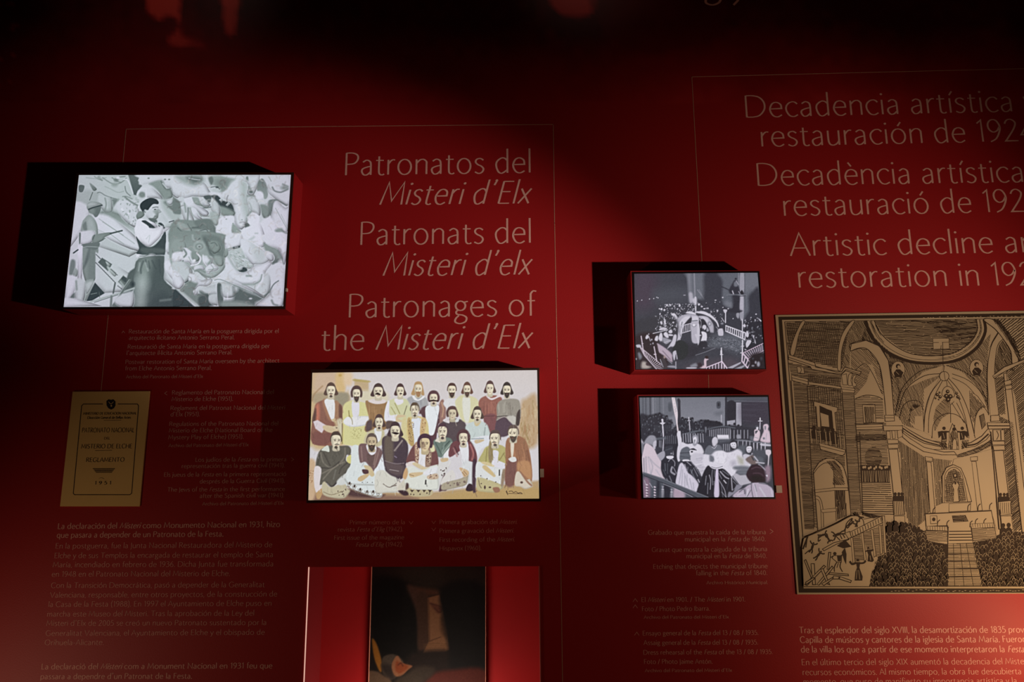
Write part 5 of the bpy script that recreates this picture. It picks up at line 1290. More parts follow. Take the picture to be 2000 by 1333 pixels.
    P('760,260 860,280 920,340 900,440 800,420', (170, 168, 160), 4); P('900,360 1000,340 1040,420 960,470', 200, 3); P('600,380 700,350 730,430 640,480', 180, 4); P('880,240 940,200 1060,230 1080,180 1090,210 940,330', 196, 1.2)
    P('660,530 700,480 900,470 1060,500 1000,570 780,570', 110, 2.5); P('760,580 980,580 1000,680 760,660', 110, 3); P('940,320 1080,230 1130,260 1120,330 1230,380 1160,440 1040,420', (110, 96, 96), 1.5); L('1080,260 1120,340', 18, 44, 1); L('1140,260 1220,360', 24, 200, 1.2); L('1180,390 1360,410', 22, 200, 1.2); L('1240,440 1390,560', 26, 190, 1.4)
    P('-140,1180 -60,760 40,520 120,460 240,540 420,530 540,620 640,740 740,860 820,940 660,1070 540,1180', 32, 1.2)
    for q, c, w_ in (('190,560 180,700 200,900', 150, 12), ('230,560 240,720', 130, 10), ('120,680 150,800 140,1000', 190, 16), ('50,700 30,900', 150, 14), ('90,860 80,1100', 150, 12), ('230,820 250,940', 140, 14), ('370,600 480,720 560,760', 190, 22), ('420,580 560,680', 120, 16), ('340,640 400,760', 160, 10), ('450,800 500,860', 215, 22), ('330,780 460,1000 500,1180', 190, 12), ('390,900 430,1180', 120, 10), ('620,740 640,1020', 190, 20), ('660,820 740,920 660,1010', 120, 14), ('560,800 520,1000', 60, 20), ('400,1060 500,1180', 160, 12)): L(q, w_, c, .9, .9)
    P('270,550 320,550 330,760 340,900 340,1160 230,1160 250,800', (200, 190, 212), 1, rim=.15); P('100,430 160,380 260,440 440,420 420,480 380,530 240,540 160,510', 214, .9); L('170,490 280,520 420,480', 9, 70, .6)
    P('640,720 720,640 820,680 960,680 1060,780 1060,860 900,900 820,930 740,840', (176, 172, 184), 1.5); L('650,700 820,930', 12, 60, .8); P('740,900 860,920 800,1000 600,1160 540,1180 560,1060 660,1060', (130, 128, 142), 1.3)
    P('960,640 1050,480 1150,440 1260,460 1370,580 1400,720 1380,820 1200,850 1060,830 980,740', (46, 32, 42), 1.3); L('1080,540 1180,500 1290,520', 18, (84, 64, 76), 1.6); L('1120,640 1260,640 1340,700', 16, (80, 60, 72), 1.6); P('1080,700 1300,700 1360,820 1100,820', (28, 26, 28), 4, .7)
    P('900,980 1080,860 1340,860 1480,930 1550,1000 1580,1190 700,1190 760,1040', (176, 164, 182), 1.3)
    for q, c, w_ in (('1075,850 1075,1000 1110,1180', 70, 14), ('920,920 1060,880', 84, 16), ('930,990 960,1170', 80, 12), ('1000,1000 960,1160', 210, 26), ('1060,1020 980,1160', 90, 12), ('800,1060 900,1000 920,1100', 70, 16), ('760,1130 880,1080', 200, 16), ('1150,900 1190,1040', 130, 24), ('1250,860 1420,890', 84, 14), ('1260,960 1400,1180', 196, 34), ('1520,1010 1550,1160', 205, 14), ('1120,880 1160,1000 1200,1170', 205, 16)): L(q, w_, c, 1.1, .85)
    P('1400,110 1500,110 1520,180 1480,260 1460,480 1440,470 1450,260 1400,200', (206, 196, 206), 1); P('1380,500 1500,480 1500,760 1420,830 1400,680', (140, 120, 136), 3); P('1400,680 1440,680 1430,720', 205, .9)
    p.f(1240, 870, 11.59)
    P('170,660 640,840 1100,1040 1420,1200 170,1210', 84, 2, sm=False); P('900,960 1100,1040 1120,1200 880,1200', (170, 152, 168), 3); P('190,760 330,800 330,1200 190,1200', (130, 108, 126), 3); P('500,840 560,860 540,1200 500,1200', 40, 3); P('660,900 800,960 790,1200 660,1200', 44, 3)
    for x0, y0, n_ in ((270, 900, 5), (450, 950, 5)):
        for i in range(n_): E(x0, y0 + i * 62, 26, 17, (206, 190, 204), .8, .95, 28); E(x0 + 16, y0 + 30 + i * 62, 20, 8, 60, .7, .8, 28)
    for x0, y0 in ((630, 930), (830, 990)):
        P([(x0 - 20, y0), (x0 + 20, y0), (x0 + 14, y0 + 60), (x0 + 32, y0 + 120), (x0 + 18, 1200), (x0 - 22, 1200), (x0 - 30, y0 + 120), (x0 - 12, y0 + 60)], 150, 1.2, rim=.4)
        L([(x0 - 22, y0 + 70), (x0 + 22, y0 + 74)], 10, 220, .6)
    for q in ('215,800 250,900', '330,860 400,960'): L(q, 12, 170, .8)
    P('180,610 230,620 600,740 960,890 1300,1030 1680,1190 1420,1195 1100,1060 620,850 200,690', 86, .9, sm=False); L('200,625 620,760 960,900 1660,1180', 12, 128, .8); L('210,690 620,850 1100,1050 1400,1190', 12, 36, .7); L('640,880 1000,1020 1300,1170', 8, 170, .6)
    p.sharpen(3, .5)
    p.noise(2.6, 2.2, seed=32).noise(1.8, 1.1, seed=33)


paint_rehearsal(p4)

b4 = light_box([(1244.8, 771.8), (1502.7, 770.4), (1516.6, 976.8), (1251, 977)], [(1249, 777), (1499.6, 775.6), (1511.8, 971.5), (1256.8, 972.8)], 'small backlit dark photograph of robed actors by candlelight, below the crowd photograph', M_black, (1521, 956, 10, 13))
photo_print(b4, p4, [(1249, 777), (1499.6, 775.6), (1511.8, 971.5), (1256.8, 972.8)], 260, 200)

# ---- the old engraving: a tan sheet with brown ink
M_paper = mat('engraving_paper_tan', (0.50, 0.375, 0.235), 0.7, 0.25, noise=0.10, scale=5)
M_ink = mat('engraving_ink_brown', (0.042, 0.024, 0.014), 0.7, 0.2)
EQ = [(1514.5, 615.8), (2165, 604.5), (2203, 1159.5), (1557.2, 1161.8)]
ES = [W(*q, 0.005) for q in EQ]
eng = empty('engraving', (ES[3].x, 0, ES[3].z), 'large tan engraving of a domed church interior full of people', 'picture')
v, f = slab_quad(ES, 0.0047)
obj('panel', v, f, M_paper, eng)
z = Ink(0.00515)
Z = lambda: z.f(1500, 600, 2.298)
Z()
z.fill('46,44 1560,22 1640,1284 138,1283', 1)
z.fill('63,58 1560,38 1640,1264 160,1264', 0)
z.st('75,66 175,1256', 1.6, smooth=False); z.st('75,66 1560,46', 1.0, smooth=False); z.st('175,1256 1640,1254', 1.2, smooth=False)
for q in range(60): z.dot(700 + q * 15 + z.rng.uniform(-5, 5), 48 - q * .2 + z.rng.uniform(-4, 4), 4, 1.4, 0)
for q in range(70): z.dot(560 + q * 15 + z.rng.uniform(-5, 5), 1273 + z.rng.uniform(-5, 5), 5, 1.3, 0)
# vault at upper left
z.hatch('80,68 370,64 330,280 205,250 92,212', 2, 2.1, 1.35); z.hatch('80,68 330,66 300,270 92,212', 78, 3.6, .9)
z.hatch('340,66 460,60 500,120 440,150 380,165 368,280 320,276', 60, 2.4, 1.2)
z.po('150,68 166,68 140,120 118,212 100,206 116,140', 1.2, True); z.po('372,66 388,66 350,130 330,200 327,280 312,276 316,190 334,120', 1.2, True)
z.hatch('442,64 480,60 540,200 620,240 560,300 560,500 545,300 500,180 440,150 420,150', 62, 2.2, 1.2)
# great ring of the dome
z.hatch('478,60 968,56 975,110 950,160 880,205 800,235 700,225 600,190 520,130', 1.5, 2.3, 1.35, smooth=False)
z.hatch('700,60 968,56 960,130 900,180 780,120', 4, 3.0, 1.2)
for a, w_, m_ in (('436,62 470,140 540,205 640,245 760,252 860,235 940,180 975,110 968,56', 6.2, 1), ('452,62 482,130 548,192 640,232 760,240 850,224 926,172 962,110 956,56', 5.4, 0), ('456,62 486,130 550,190 642,230 760,238 850,222 924,170 958,110 952,56', 1.0, 1),
                  ('470,62 498,124 560,180 646,220 760,226 844,210 912,164 946,108 942,56', 3.4, 0), ('478,62 506,118 566,172 650,212 760,218 838,204 904,160 938,106 934,56', 1.6, 1)):
    z.st(a, w_, m_)
z.po('740,142 812,140 814,188 742,190', 1.0); z.st('740,160 812,158', 1); z.st('778,158 776,188', 1.2); z.fill('766,152 780,152 782,172 768,172', 0); z.st('784,160 786,266', 1.3, smooth=False)
z.hatch('540,205 640,250 760,256 788,262 700,290 600,380 570,490 556,300', 70, 2.4, 1.15); z.hatch('860,240 940,185 1000,120 985,200 985,480 960,420 900,320 800,262', 55, 2.4, 1.1)
# medallions
for cx in (584, 936):
    z.fill([(cx + 31 * math.cos(t * .3142), 282 - (cx > 700) * 8 + 38 * math.sin(t * .3142)) for t in range(20)]); z.st([(cx + 31 * math.cos(t * .3142), 282 - (cx > 700) * 8 + 38 * math.sin(t * .3142)) for t in range(20)], 1.1, 1, True, True)
    y = 266 - (cx > 700) * 8
    z.dot(cx, y, 11, 11); z.dot(cx + 3, y + 3, 6, 7, 0); z.fill([(cx - 20, y + 30), (cx - 8, y + 14), (cx + 8, y + 14), (cx + 24, y + 28), (cx + 14, y + 50), (cx - 14, y + 50)], 1); z.st([(cx - 10, y + 24), (cx + 4, y + 38)], .8, 0)
# left arch with its light soffit
z.fill('370,196 375,165 440,152 500,185 535,260 548,360 552,480 522,482 515,400 390,410 366,300', 0, True)
z.hatch('372,200 440,180 500,240 520,380 515,400 470,260 432,255 372,300', 45, 2.6, 1.1, smooth=False); z.hatch('372,300 432,258 460,280 440,340 390,400', 30, 2.6, 1.2)
z.po('370,192 374,166 440,150 500,176 540,240 554,340 566,486 530,490 520,380 500,260 450,192 410,186 372,198', 1.4, False)
z.st('368,190 372,165 440,150 500,178 542,246 556,350 566,486', 1.5); z.st('372,198 410,184 450,192 500,260 520,380 530,490', 1.3)
z.st('376,300 432,255 470,300 512,390', 1.3); z.st('392,412 440,396 490,402 516,416', 1.5); z.hatch('390,410 440,398 515,412 520,500 392,520', 0, 3, 1.1)
z.po('424,440 480,440 484,522 430,524', 1.2); z.hatch('432,448 476,448 478,520 436,520', 85, 1.7, 1.2); z.st('392,522 520,520', 1.4)
# left cornice, capitals, pilasters
z.hatch('92,250 200,270 330,290 326,385 175,350 105,310', 3, 2.3, 1.3); z.hatch('180,300 320,320 322,380 180,345', 80, 3.5, 1)
z.po('92,214 210,250 214,270 330,292 345,270 418,292 412,306 348,286 328,304 196,280 190,268 92,236', 1.5); z.st('92,226 200,262 330,300 350,280 414,300', 1.2, smooth=False)
z.po('130,268 160,272 164,300 134,296', 1.1); z.po('330,306 352,300 356,350 336,350', 1.0); z.po('362,306 378,300 372,330 378,350 360,350', 1.0, True); z.po('382,312 396,308 386,332 398,352 380,354', 1.0, True)
z.st('146,272 150,284 142,298', 1.2)
z.po('105,306 180,324 180,350 108,330', 1.3); z.st('108,318 180,336', 1.1); z.po('328,358 390,366 388,386 334,384', 1.2); z.st('330,368 390,376', 1); z.po('182,336 328,358 328,368 182,348', 1.0)
z.hatch('112,332 178,350 208,1000 165,1000', 1, 2.5, 1.5, .15); z.hatch('178,352 328,370 345,660 350,1000 300,1000 208,990', 2, 2.5, 1.3); z.hatch('178,352 328,370 340,640 200,640', 86, 4.2, .9)
z.hatch('334,386 386,388 420,930 372,930', 1, 2.7, 1.35, .12); z.st('332,386 372,940', 1.8, smooth=False); z.st('386,388 420,925', 1.3, smooth=False); z.st('176,352 208,990', 1.3, smooth=False)
z.fill('106,332 112,332 165,1050 158,1050', 0); z.st('103,330 158,1050', 1.6, smooth=False)
# balcony
z.po('206,424 234,430 312,452 310,472 300,474 308,560 294,560 286,470 232,444 236,540 222,540 216,448 206,446', 1.2)
z.fill('232,446 286,466 292,552 240,540', 1); z.po('234,474 272,486 276,540 240,536', .9)
for x, y in ((206, 545), (244, 552), (268, 556), (290, 556), (300, 570)): z.person(x, y + 46, 60)
for x in (190, 214, 232, 258, 276, 300, 322, 340): z.st([(x, 545 + (x - 190) * .16), (x + 6, 612 + (x - 190) * .2)], 1.5, 0, False)
z.st('188,545 345,576', 1.3); z.po('230,610 348,642 346,656 334,668 236,640', 1.3); z.st('232,624 344,652', 1.1)
# arch below
z.fill('204,740 230,700 262,682 300,684 336,716 356,780 372,930 240,1010 224,1010', 0); z.st('204,738 230,698 262,680 300,684 336,716 356,780 372,930', 1.4)
z.st('204,750 226,720 258,700 288,712 296,760 300,830 306,960', 1.3); z.hatch('262,692 300,690 330,730 346,800 290,800 296,740', 50, 2.0, 1.4); z.hatch('300,824 346,822 354,940 310,955', 88, 1.7, 1.3)
z.po('208,822 296,812 358,812 360,824 296,824 210,834', 1.1); z.st('204,740 224,1005', 1.5, smooth=False); z.st('212,848 232,856 246,900 250,990', 1.2); z.st('212,862 228,870 236,905 240,995', 1.0); z.po('236,910 304,904 306,918 244,924', 1.0)
# middle bay left of the altar
z.hatch('392,525 530,520 545,790 410,790', 1, 2.8, 1.15, .15); z.hatch('392,575 530,572 532,600 394,604', 1, 1.7, 1.3); z.po('395,530 515,526 515,548 396,552', 1.2); z.st('396,541 515,537', 1)
z.fill([(474 + 38 * math.cos(t * .3142), 676 + 48 * math.sin(t * .3142)) for t in range(20)], 0); z.hatch([(474 + 38 * math.cos(t * .3142), 676 + 48 * math.sin(t * .3142)) for t in range(20)], 1, 1.6, 1.25)
z.fill('414,712 548,712 548,790 418,790', 1)
for i in range(16): z.dot(420 + i * 8.2, 722 + z.rng.uniform(-5, 4), 5, 6, 0 if i % 3 else 1); z.st([(424 + i * 8, 735), (426 + i * 8 + z.rng.uniform(-3, 3), 786)], .9, 0)
z.hatch('418,792 550,792 566,940 424,936', 1, 4.2, 1.5, .1); z.st('412,560 426,936', 1.3, smooth=False)
z.po('524,486 566,486 568,512 526,514', 1.2); z.st('524,498 568,498', 1); z.po('518,534 604,534 604,554 520,556', 1.2); z.po('532,558 548,558 550,592 534,592', .9); z.po('556,556 570,556 572,590 560,592', .9); z.po('580,556 600,552 606,580 584,590', .9)
z.po('536,596 584,596 586,612 538,614', 1.1); z.po('538,618 584,616 586,634 540,636', 1.1); z.po('542,640 582,638 606,860 566,866', 1.4)
# apse: curved cornice, walls, shell vault
z.hatch('586,380 700,330 790,300 700,370 698,560 610,530 572,480', 68, 2.6, .85); z.hatch('588,600 700,672 712,700 742,930 640,1010 606,860', 88, 2.6, 1.05, .08, gap=.02); z.hatch('742,680 826,690 784,760 786,880 756,910', 86, 2.7, .8, .1)
z.fill('636,520 640,470 690,440 698,500 698,560 660,545', 0); z.hatch('632,510 640,450 660,430 690,446 690,490 660,490 658,530', 60, 2.2, .9); z.st('590,500 610,440 650,420 690,440 700,560', 1.2)
z.fill('790,262 870,290 940,360 980,430 998,500 930,590 900,610 780,610 700,560 706,480 730,390 770,320', 0)
z.st('584,470 620,370 700,310 778,300', 1.2); z.st('572,490 600,370 680,290 760,270', 1.1); z.st('800,262 880,290 950,350 990,450', 1.3); z.st('826,300 900,330 960,390 992,480', 1.2); z.st('826,318 890,350 940,410 960,460', 1.1); z.st('792,262 786,300', 1.3)
z.st('700,560 706,470 730,390 780,322', 1.4); z.st('720,566 724,480 748,400 786,326', 1.3); z.st('808,318 860,380 900,470 930,590', 1.4); z.st('800,322 846,390 884,490 902,590', 1.2); z.st('786,300 800,330 804,356', 1.1)
z.po([(791 + 21 * math.cos(t * .3142), 311 + 21 * math.sin(t * .3142)) for t in range(20)], 1.2, True); z.st('790,290 796,332', 1)
z.po('784,400 786,370 806,356 830,372 834,404', 1.2, True)
for cx, cy, r_ in ((760, 394, 8), (772, 404, 8), (752, 410, 5), (806, 380, 9), (800, 400, 11), (818, 402, 11), (808, 416, 12), (846, 388, 7), (852, 404, 8), (860, 412, 5), (770, 384, 5), (766, 416, 4)): z.dot(cx, cy, r_, r_); z.dot(cx + 1.5, cy - 1.5, r_ * .35, r_ * .3, 0)
z.st('806,420 818,440 820,520', 1.3); z.st('820,440 836,424', 1); z.hatch('742,500 754,450 790,412 812,430 818,476 780,500 748,560', 40, 2.2, 1.1)
z.st('736,590 742,530 770,492 812,478 856,490 890,530 902,580', 1.3); z.st('824,430 850,470 880,520', 1.1); z.st('846,430 880,500 900,580', 1.1)
z.po('904,376 940,400 976,450 960,450 932,480 926,560 910,500', 1.2); z.hatch('906,380 972,448 950,455 924,520 910,490', 60, 2.0, 1.2); z.po('948,490 968,480 976,530 960,548', 1.2); z.hatch('948,490 968,480 976,530 960,548', 85, 1.6, 1.1); z.st('926,580 930,500 950,455 970,452 990,480', 1.2)
z.po('606,534 640,558 700,596 770,606 780,626 828,640 700,640 606,566', 1.3, False); z.po('604,532 640,556 700,590 772,612 774,628 700,612 636,578 606,556', 1.4); z.st('606,545 640,568 700,602 772,622', 2.4); z.po('604,566 640,592 700,630 790,652 836,650 846,664 780,664 700,650 636,612 604,584', 1.3)
z.po('990,545 960,580 910,610 894,612 890,632 930,626 980,596 1000,570', 1.3); z.st('896,622 940,612 990,570', 3); z.po('845,668 900,650 960,630 1000,598 1000,616 950,648 880,672', 1.2); z.hatch('850,664 920,640 1000,600 1000,625 920,664 850,676', 30, 2, 1.4)
# statue group
z.po('778,560 800,560 802,600 780,604', 1); z.po('812,640 814,560 828,524 850,560 856,640', 1.2); z.hatch('816,640 818,570 834,540 848,570 852,640', 80, 1.8, 1.3); z.po('828,640 830,600 838,590 846,602 848,640', .9); z.dot(836, 548, 9, 8); z.dot(836, 534, 4, 5)
for cx, sgn in ((790, 1), (872, -1)):
    z.dot(cx, 545, 8, 8); z.fill([(cx - 12, 558), (cx + 12, 556), (cx + 10, 596), (cx - 10, 598)], 1); z.st([(cx, 562), (cx + 22 * sgn, 560)], 3.0); z.fill([(cx - 6 * sgn, 556), (cx - 28 * sgn, 560), (cx - 24 * sgn, 590), (cx - 10 * sgn, 575)], 1); z.st([(cx - 4, 566), (cx + 2, 590)], .8, 0)
z.hatch('776,600 800,600 806,640 776,640', 60, 2, 1.3); z.hatch('870,600 900,596 904,624 870,640', 60, 2, 1.2)
# altar
z.fill('834,684 1000,640 1010,640 1030,1010 1000,910 716,930 740,900 786,880', 0)
z.po('706,672 738,676 738,694 708,692', 1.2); z.po('712,696 732,698 750,924 728,926', 1.2); z.po('908,674 940,672 940,690 910,692', 1.2); z.po('914,694 934,694 962,914 940,916', 1.2)
z.po('784,880 782,760 800,722 832,708 866,724 886,770 914,874', 1.4); z.st('792,880 792,770 806,734 834,720 862,736 878,780 896,874', 1.2); z.fill('796,876 796,770 810,740 836,726 862,744 876,790 888,872', 0); z.hatch('796,876 796,770 810,740 836,726 862,744 876,790 888,872', 80, 2.0, 1.3); z.hatch('796,876 796,770 810,740 836,726 862,744 876,790 888,872', 10, 4, .9)
z.po('832,876 834,820 826,800 842,776 858,800 852,820 858,874', 1.1); z.dot(840, 758, 10, 12); z.dot(840, 757, 5, 6, 0); z.dot(841, 790, 5, 8, 1)
z.po('812,884 910,878 908,915 812,920', 1.1); z.po('706,928 1002,914 1016,985 808,990 806,982 710,985', 1.4); z.st('706,930 1002,916', 1.4)
z.po('728,938 758,938 760,972 730,974', 1.1); z.dot(744, 954, 8, 9); z.hatch('826,938 886,936 898,962 832,966', 2, 1.5, 1.3); z.st('826,938 886,936 898,962 832,966', 1.1, 1, False, True)
for x, y in ((740, 900), (760, 956), (802, 958), (896, 884), (930, 950), (942, 884), (968, 950), (994, 880), (906, 960)): z.st([(x, y + 30), (x + 2, y + 10), (x + 12, y)], 1.8)
z.po('710,984 806,986 808,1006 712,1002', 1); z.po('910,974 1012,970 1016,990 914,994', 1)
for i in range(9): z.st([(716 + i * 11, 986), (717 + i * 11, 1004)], 1); z.st([(918 + i * 11, 974), (920 + i * 11, 990)], 1)
z.po('706,1004 806,1008 806,1052 714,1050', 1.1); z.hatch('706,1004 806,1008 806,1052 714,1050', 0, 2.4, 1.1); z.po('914,994 1018,990 1026,1040 920,1050', 1.1); z.hatch('914,994 1018,990 1026,1040 920,1050', 0, 2.4, 1.1)
z.po('810,990 910,988 920,1060 808,1064', 1.1); z.fill('812,972 900,970 908,1006 812,1008', 0)
for i, y in enumerate((1008, 1022, 1035, 1048)): z.st([(812, y), (912 + i * 2, y - 1)], 2.0, smooth=False)
# right pier and far right
z.fill('985,200 1040,110 1060,140 1040,160 1020,240 1020,320 1036,480 998,486 985,330', 0, False); z.st('990,486 984,300 1000,180 1036,112', 1.5); z.st('1036,484 1018,320 1020,240 1032,170 1060,140', 1.3)
z.hatch('1060,145 1100,220 1110,290 1060,280 1015,310 1020,240 1036,170', 60, 2.4, 1.1); z.po('968,58 1008,56 1060,110 1100,180 1124,240 1098,258 1090,200 1060,150 1020,100', 1.5, True)
z.hatch('1012,54 1560,40 1560,400 1150,260 1120,180', -38, 4.2, 1.2); z.hatch('1008,56 1036,56 1110,150 1140,240 1126,246 1090,170', 60, 2, 1.3)
z.po('1008,310 1060,270 1160,232 1160,246 1066,288 1016,322', 1.3); z.st('1012,316 1160,240', 1); z.hatch('1068,290 1160,250 1560,300 1560,1000 1150,700 1110,400', -40, 3.0, 1.1)
z.po('1058,300 1070,296 1074,330 1062,334', 1); z.po('1060,335 1090,326 1094,344 1064,352', 1.1); z.po('1064,356 1094,350 1096,366 1068,372', 1.1); z.po('1066,372 1094,368 1160,900 1150,1100 1140,1000', 1.4)
z.hatch('1020,320 1060,310 1066,480 1040,486', -40, 2.6, 1.1); z.hatch('1040,490 1100,520 1140,1000 1104,1010 1060,640', -40, 2.8, 1.25)
z.po('1000,488 1038,486 1040,512 1000,514', 1.2); z.po('984,520 1084,520 1086,546 990,548', 1.3); z.st('986,534 1086,534', 2.2); z.po('1010,552 1060,552 1062,600 1012,600', 1.1); z.st('1026,556 1034,576 1026,596', 1.5); z.st('1044,554 1046,598', 2)
z.po('1006,604 1060,602 1064,618 1008,620', 1.1); z.po('1010,624 1062,622 1064,642 1014,644', 1.1); z.po('1014,646 1056,644 1080,850 1038,856', 1.5); z.st('1000,560 1038,1000', 2.2, smooth=False)
for x in (1044, 1060, 1074): z.person(x, 880, 46)
z.po('1034,876 1090,870 1094,930 1040,936', 1.1)
for i in range(6): z.st([(1042 + i * 9, 878), (1046 + i * 9, 930)], 1.2)
z.po('1044,940 1092,938 1100,1000 1048,1004', 1); z.person(1056, 1030, 60); z.person(1080, 1034, 66); z.st('1040,910 1050,1000 1046,1020', 2)
# left tribune with balusters
for x in (572, 588, 602): z.person(x, 876, 44)
z.po('562,872 610,872 614,932 566,936', 1.1)
for i in range(6): z.st([(567 + i * 8, 874), (570 + i * 8, 932)], 1.3)
z.po('566,940 614,938 616,1000 570,1000', 1)
# floor strip to the altar
z.po('808,1064 920,1060 962,1254 806,1254', 1.2)
for a, b in (((832, 1064), (838, 1254)), ((862, 1063), (880, 1254)), ((890, 1062), (922, 1254))): z.st([a, b], 1.2, smooth=False)
for y in (1082, 1110, 1142, 1176, 1212): z.st([(808, y), (922 + (y - 1060) * .2, y - 2)], 1.6, smooth=False)
z.hatch('808,1066 918,1062 958,1252 808,1252', 0, 2.3, .95, .1)
# the crowd
crowd = ('520,1000 560,965 640,975 706,1010 716,1052 806,1066 808,1254 445,1254 452,1200 478,1180 500,1120 516,1080', '924,1056 1026,1042 1048,1010 1130,1010 1600,1020 1640,1254 962,1254')
for c_ in crowd:
    z.hatch(c_, 62, 1.8, 1.6, .35, gap=.08); z.hatch(c_, -28, 2.6, 1.3, .4, gap=.1)
rr = random.Random(4)
def _in(px, py, poly):
    q = [tuple(map(float, t.split(','))) for t in poly.split()]; c = False
    for i in range(len(q)):
        (ax, ay), (bx, by) = q[i], q[(i + 1) % len(q)]
        if (ay > py) != (by > py) and px < ax + (py - ay) * (bx - ax) / (by - ay): c = not c
    return c
for y in range(975, 1256, 15):
    for x in range(450, 1560, 19):
        xx_, yy_ = x + rr.uniform(-7, 7), y + rr.uniform(-5, 5)
        if any(_in(xx_, yy_, c_) for c_ in crowd):
            z.dot(xx_, yy_, 6.4, 7.2); s_ = rr.choice((-1, 1))
            if rr.random() < .25: continue
            z.st([(xx_ - 8 * s_, yy_ + 2), (xx_ - 2 * s_, yy_ - 9), (xx_ + 7 * s_, yy_ - 5), (xx_ + 10 * s_, yy_ + 6)], rr.uniform(.4, .68), 0)
            if rr.random() < .4: z.st([(xx_ - 4, yy_ + 8), (xx_ + rr.uniform(-4, 4), yy_ + 14)], .6, 0)
for x, y in ((545, 1000), (573, 995), (604, 1000)): z.person(x, y + 14, 50)
# the collapsing tribune
z.f(1540, 960, 6.348)
z.fill('190,590 360,500 600,400 770,310 860,310 940,350 1160,310 1190,780 1060,830 1000,1180 190,1180 170,700', 0)
z.hatch('790,560 890,520 940,860 820,880', 0, 2.1, 1.1); z.hatch('910,520 1020,480 1050,740 980,760', 0, 2.1, 1.1); z.hatch('1030,470 1170,410 1190,770 1070,820', 0, 2.3, 1.1)
for a, b, c, d in ((770, 570, 800, 900), (900, 520, 940, 870), (1020, 480, 1060, 820), (1120, 430, 1140, 790), (1165, 310, 1190, 780)): z.po([(a, b), (a + 26, b - 6), (c + 26, d - 20), (c, d)], 1.2)
z.po('760,510 1150,310 1170,390 780,575', 1.6)
for i in range(12): z.st([(790 + i * 32, 505 - i * 16), (800 + i * 32, 560 - i * 16)], 1.4)
z.st('210,570 380,500 600,400 770,310 860,310 920,350 940,430', 1.7); z.po('700,520 760,500 780,570 730,600 560,640 420,720 440,740 590,660 750,600', 1.5); z.st('700,520 720,400 790,340 680,500', 2); z.st('590,560 640,610', 2); z.st('640,545 665,595', 2); z.st('670,530 700,580', 2)
z.hatch('930,260 1150,310 1060,340 940,300', 60, 1.8, 1.3)
def figure(x, y, s_, a, arms=1, body=1):
    c, q = math.cos(a), math.sin(a); R = lambda u, v: (x + (u * c - v * q) * s_, y + (u * q + v * c) * s_)
    z.n += 1; z.dot(*R(0, -46), 15 * s_); z.fill([R(-14, -30), R(14, -30), R(20, 20), R(14, 56), R(-14, 56), R(-20, 20)], 1)
    z.st([R(-12, -26), R(-44, -46), R(-60, -70)], 2.6); z.st([R(12, -26), R(44, -40), R(62, -62)], 2.6); z.st([R(-8, 50), R(-16, 90), R(-30, 110)], 2.6); z.st([R(8, 50), R(20, 86), R(16, 116)], 2.6)
figure(300, 680, .8, .3); figure(380, 780, .8, .7); figure(440, 540, .7, 1.3); figure(600, 540, .9, -1.9); figure(780, 400, .7, .9); figure(880, 320, .6, 2.4); figure(500, 600, .6, 2.6); figure(850, 390, .5, .2)
z.fill('600,680 700,600 780,690 680,710', 1); z.fill('660,760 700,700 720,780 715,910 690,860', 1); z.dot(575, 775, 22); z.po('560,800 660,800 655,880 600,880 540,830', 1.4); z.fill('600,800 655,800 650,870 610,870', 1); z.st('600,880 570,940 570,1000', 2); z.st('650,880 640,940 670,1000', 2); z.st('620,890 600,950', 1.4); z.st('560,800 520,820 500,780', 1.8); z.st('640,810 690,770 700,720', 2.4)
z.n += 1; z.dot(860, 855, 18); z.fill('835,880 890,880 880,950 920,1060 915,1110 820,1110 830,1000 850,950', 1); z.st('840,890 790,905 760,870', 4); z.st('885,895 930,890 960,865', 3.6); z.st('850,980 840,1090', .8, 0); z.st('870,980 885,1095', .8, 0)
z.n += 1; z.dot(990, 705, 14); z.fill('970,730 1020,730 1030,780 1060,860 1040,880 980,870 990,790', 1); z.st('975,740 950,750', 2.6); z.st('1015,745 1055,725', 3); z.st('1010,800 1020,860', .8, 0)
for a in ('280,900 320,900 335,1160 300,1160', '195,860 215,850 300,1060 290,1090', '200,1160 440,920 460,935 230,1170', '350,1160 540,930 555,950 380,1165', '400,970 430,960 510,1160 480,1150', '480,970 500,760 525,760 500,970', '510,1010 740,1030 745,1050 500,1030', '560,1050 630,1060 620,1090 550,1090', '640,1060 780,1110 770,1135 630,1090', '410,1150 550,1070 550,1090 440,1170', '215,1130 310,1070 320,1090 215,1160'): z.po(a, 1.7)
z.st('190,1185 1000,1185', 1.2); z.st('240,560 210,640 180,720', 3); z.st('230,600 215,700', 2); z.st('205,780 250,740 290,720', 1.8); z.st('380,545 370,620 400,600', 2)
ink_o = z.build('ink_drawing', [M_paper, M_ink], eng)

# ---- the booklet cover
M_tan = mat('booklet_cover_tan', (0.95, 0.60, 0.22), 0.7, 0.25, noise=0.08, scale=9)
M_dark = mat('booklet_print_dark', (0.030, 0.018, 0.020), 0.7, 0.2)
BQ = [(141.9, 765.6), (292.4, 764.7), (272.3, 989.8), (117.2, 989.8)]
BS = [W(*q, 0.004) for q in BQ]
bk = empty('booklet_cover', (BS[3].x, 0, BS[3].z), 'tan printed booklet cover of the 1951 regulations at lower left', 'booklet')
v, f = slab_quad(BS, 0.0037); obj('sheet', v, f, M_tan, bk)
k = Ink(0.0042); k.f(60, 620, 3.4185)
k.st('482,580 352,580 340,592 284,1176 292,1186 662,1186 674,1176 720,592 712,580 582,580', 1.5, smooth=False)
k.fill('505,560 520,548 536,552 552,548 566,562 566,590 556,608 537,618 518,608 507,590', 1); k.st('520,565 536,580 552,565', 1.0, 0); k.dot(538, 592, 6, 6, 0)
